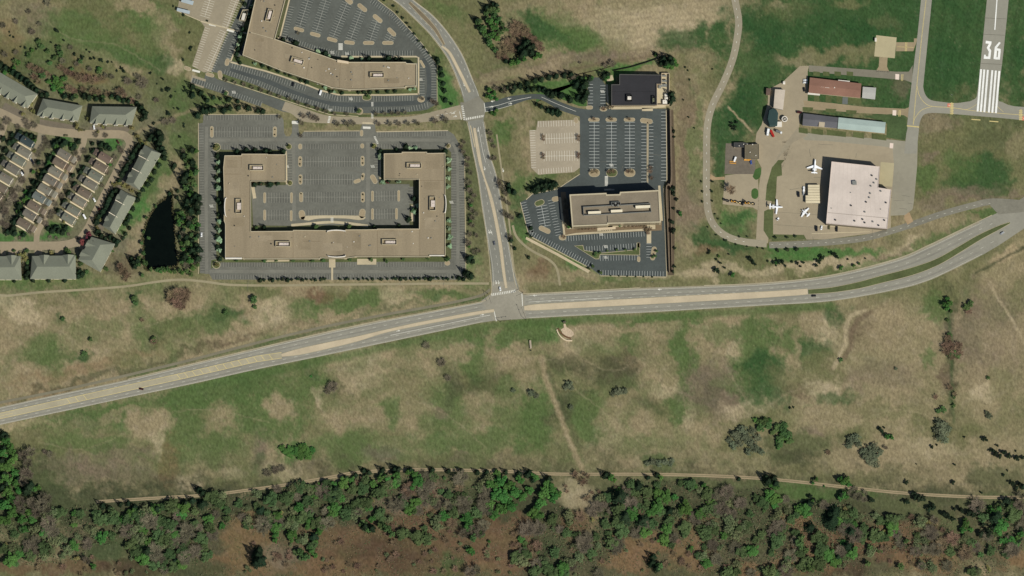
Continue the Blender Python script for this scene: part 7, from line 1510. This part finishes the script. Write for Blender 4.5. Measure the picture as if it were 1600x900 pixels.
many("bare", "in the wood's photo edge corner", "36 712 8;44 724 8;40 738 8;48 706 7;36 752 7;46 742 6;64 788 9;74 780 8;30 784 8;58 800 8;34 796 7;72 796 8;66 776 7;50 786 8", "y")
WL = [("in the wood at the photo's lower corner", [(60, 800), (120, 790), (170, 796), (240, 796), (236, 820), (230, 862), (150, 850), (120, 880), (0, 885), (0, 815)]),
      ("in the wood below the track's end", [(170, 800), (330, 780), (330, 870), (260, 895), (230, 880), (200, 860), (190, 830)]),
      ("in the wood below the leafy field bush", [(330, 775), (400, 768), (520, 752), (560, 745), (560, 810), (500, 830), (500, 860), (470, 872), (440, 830), (370, 822), (330, 840)]),
      ("in the wood above the rust brown clearing", [(560, 745), (640, 742), (700, 745), (765, 750), (770, 820), (730, 826), (700, 830), (690, 845), (620, 840), (600, 822), (560, 815)]),
      ("in the wood under the sandy clearing", [(830, 800), (880, 790), (900, 800), (935, 800), (940, 830), (980, 840), (940, 898), (840, 898), (800, 870), (815, 830)]),
      ("in the wood past the sandy clearing", [(935, 772), (990, 750), (1080, 752), (1130, 765), (1130, 810), (1090, 830), (1080, 860), (1040, 850), (990, 838), (945, 845), (932, 800)]),
      ("in the wood below the field's big thicket", [(1110, 772), (1190, 762), (1230, 778), (1240, 800), (1230, 898), (1160, 898), (1090, 896), (1090, 850), (1100, 820)]),
      ("in the wood below the lone tree", [(1235, 782), (1330, 785), (1340, 830), (1330, 880), (1300, 890), (1245, 898), (1225, 880)]),
      ("in the wood below the dark field dots", [(1330, 800), (1440, 806), (1480, 825), (1510, 840), (1560, 850), (1580, 895), (1480, 898), (1440, 885), (1400, 860), (1340, 870)]),
      ("in the wood below the track's runway end", [(1520, 790), (1600, 790), (1600, 860), (1570, 870), (1540, 850)])]
MIX = [dict(woods=4, leafy=1.5, haze=4, bare=1.5), dict(woods=5, leafy=2, conifer=.8, haze=2, bare=2), dict(woods=6, leafy=2, conifer=.8, haze=2, bare=1.5), dict(woods=5, leafy=2.2, bare=2, brush=.8, haze=2), dict(woods=4, bare=3, leafy=.8, brush=1, haze=3), dict(woods=5, leafy=2.2, bare=2, conifer=1.4, haze=1), dict(woods=5, bare=2.5, leafy=1.3, haze=3), dict(woods=5, bare=2, leafy=1.5, conifer=1.5), dict(woods=4, bare=3, brush=1.5, leafy=.6, haze=3), dict(woods=4, bare=2, leafy=2, conifer=1)]
NUM = [68, 72, 84, 68, 40, 66, 58, 36, 44, 22]
for (pl, poly), mx, n in zip(WL, MIX, NUM):
    fill(poly, n, mx, 6.0, 13.0, pl, "x", .36, .5)
for (pl, poly), mx, n in zip(WL, MIX, NUM):
    for k in range(20):
        xs = [p[0] for p in poly]; ys = [p[1] for p in poly]
        x, y = rnd.uniform(min(xs), max(xs)), rnd.uniform(min(ys), max(ys))
        if inside(poly, x, y): tree(rnd.choices(["haze", "olive", "brush", "dim"], [4, 3, 1.2, 3])[0], x, y, rnd.uniform(3, 5), pl, "x", ztall=.7)
many("leafy", "standing alone in the rust brown clearing", "735 860 6;738 863 5;735 857 4;764 846 3;402 863 5;146 884 5;430 836 6;454 838 6;486 862 6;492 868 5;484 856 5;498 830 6;500 832 5;430 844 5")
many("conifer", "standing alone in the rust brown clearing", "402 868 8;406 876 8;399 880 7;404 860 6;1018 880 6;1026 888 6;1020 870 5;570 822 6;580 826 6")
many("dim", "standing alone in the rust brown clearing", "604 826 8;612 834 7;596 820 7;568 818 7;575 828 6;478 870 7;470 862 6;648 800 5;740 840 8;752 836 7;1030 884 7;1248 850 9;1252 840 7;1260 860 6;1266 888 8;1416 846 6;1408 885 6;1356 880 6;1360 855 6;860 886 6")
many("bare", "standing alone in the rust brown clearing", "734 894 8;745 890 7;725 834 7;750 832 8;740 828 7;700 790 7;135 876 6;1440 885 6;560 800 6")
many("brush", "in the sandy clearing of the dirt track", "898 742 4;904 748 5;914 752 5;918 744 4;910 756 4;884 760 3;900 738 4;912 740 3;925 770 3;920 776 3;886 768 3;936 768 3;915 780 4;962 762 2.6", "x")

many("brush", "in the bleached lot's narrow islands", "849 213 2.8;904 213 2.8;849 242 2.8;904 241 2.8;849 218 2.6;904 218 2.6;849 247 2.6;904 246 2.6", "y")
many("brush", "standing alone in the rust brown clearing", "718 860 3.3;609 875 4.6;615 848 5.2;533 847 4.7;1454 828 2.8;656 878 3.2;181 892 2.9;1284 853 3.7;420 884 4.1;1352 837 4.3;537 893 2.9;703 830 3.4;1408 852 3.2;1386 856 4.6;187 881 3.7;1020 846 3.3;1242 871 5.1;437 870 4.8;521 886 4.0;632 825 4.0;1104 868 3.1;608 872 3.0;1421 872 3.2;1066 875 4.1;1411 859 4.2;1080 863 5.0;99 886 5.0;802 835 4.1;760 861 4.1;811 832 4.7;452 861 3.4;1475 861 4.7;185 897 4.1;389 868 3.0;1060 846 4.0;1478 840 4.0;1322 889 3.7;430 867 4.5;63 877 3.9;1426 853 2.9;1053 865 3.8;1451 887 4.6;752 830 2.9;592 885 3.7;1076 867 3.7;558 885 4.9;1423 857 5.1;511 876 3.2;678 893 4.6;1279 887 4.4;506 892 3.4;1473 828 4.1;1241 853 3.8;562 883 3.0;964 860 3.1;1379 860 4.9;1317 856 3.2;1262 892 4.0;1066 879 5.2;196 896 3.1;1312 868 3.9;675 877 2.9;397 849 3.3;1042 879 3.1;614 823 3.7;1001 851 4.4;697 844 5.0;1344 872 4.0;694 893 4.6;612 872 4.6;708 872 2.9;810 851 3.9;520 873 3.0;502 827 5.0;664 865 4.0;1287 872 4.5;1372 877 2.9;711 889 4.6;604 834 4.2;126 897 3.2;447 882 4.8;450 872 3.1;396 861 3.0;1039 884 4.7;1462 827 4.4;1095 886 3.8;1449 845 3.4;629 871 2.9;762 875 3.3;1242 840 3.6;1243 891 4.0;511 888 4.2;1077 885 3.4;802 852 4.3;799 884 4.1;1353 838 4.6;1248 889 3.4;545 882 3.8;1456 877 3.5;134 890 3.2;619 867 5.1;1424 880 3.8;1391 877 3.4;61 888 5.2;144 871 3.5;643 842 3.5;814 883 5.0;680 859 4.0;526 849 3.9;1280 889 3.2;829 855 4.5;430 876 3.1;453 870 4.8", ztall=.6)
many("haze", "standing alone in the rust brown clearing", "387 887 5.2;516 821 3.1;1242 870 4.0;197 896 5.0;730 856 4.6;206 893 5.0;1319 883 4.4;970 848 2.8;205 872 5.0;779 894 4.8;147 888 4.5;1004 891 3.4;672 862 4.5;454 851 3.9;647 882 3.5;719 849 3.9;604 867 4.8;1287 862 3.5;1311 845 3.8;391 892 2.9;1279 847 4.3;1318 861 4.6;678 826 3.2;1447 833 3.6;232 882 3.1;229 894 3.0;383 893 3.2;571 826 4.4;728 829 5.2;1327 874 4.2;761 868 5.1;1254 875 4.8;974 853 4.9;761 863 4.7;1029 865 3.7;1046 882 3.2;1439 856 3.4;778 873 4.1;450 872 3.3;588 891 2.9;1301 852 3.2;1416 854 3.7;505 874 4.2;1397 855 3.7;1357 857 3.5;978 860 4.1;797 895 3.5;763 853 3.3;569 827 4.8", ztall=.6)
# ordinals: say which one of its kind at its place
def nth(k):
    return ordn[k] if k < 10 else f"{k + 1}" + ("th" if 10 <= (k + 1) % 100 <= 20 else {1: "st", 2: "nd", 3: "rd"}.get((k + 1) % 10, "th"))
for (kind, place, axis, end), lst in REG.items():
    lst.sort(key=lambda q: q[0])
    for k, (_, o) in enumerate(lst):
        o["label"] = f"{DESC[kind]} {place}" + (f", {nth(k)} from {end}" if len(lst) > 1 else "")
for o in SC.objects:
    if "label" in o.keys() and not 4 <= len(o["label"].replace("-", " ").split()) <= 16: print("LABEL LENGTH", o.name, o["label"])
from collections import Counter
print("COUNTS", Counter(o.name.split(".")[0] for o in SC.objects if o.parent is None).most_common(14))

# low brush and saplings under the river wood: nobody could count them
r = random.Random(5); b = MB()
ZON = [p for _, p in WL]
for _ in range(26000):
    p = ZON[r.randrange(len(ZON))]; xs = [q[0] for q in p]; ys = [q[1] for q in p]; x, y = r.uniform(min(xs) - 6, max(xs) + 6), r.uniform(min(ys) - 4, max(ys) + 4)
    if not inside(p, x, y): continue
    w = W(x, y); z = r.random() ** 1.5 * 2.4 + .1
    quad(b, (w.x, w.y, z), (r.gauss(0, .6), r.gauss(0, .6), 1), r.random() * 6.28, r.uniform(.25, .75), .5); b.m[-1] = r.choice((0, 0, 0, 1, 2, 3))
for _ in range(16000):
    x, y = r.uniform(300, 1600), r.uniform(806, 902)
    if vnoise(np.array([x / 13]), np.array([y / 10]), 201)[0] < .45: continue
    w = W(x, y); z = r.random() ** 2 * 1.0 + .05
    quad(b, (w.x, w.y, z), (r.gauss(0, .5), r.gauss(0, .5), 1), r.random() * 6.28, r.uniform(.2, .6), .5); b.m[-1] = r.choice((1, 1, 1, 2, 3, 0))
tag(b.build("undergrowth", [LM["woods"], LM["brush"], LM["bare"], LM["haze"]]), "tangled low undergrowth on the floor of the river wood", "undergrowth", None, "stuff")
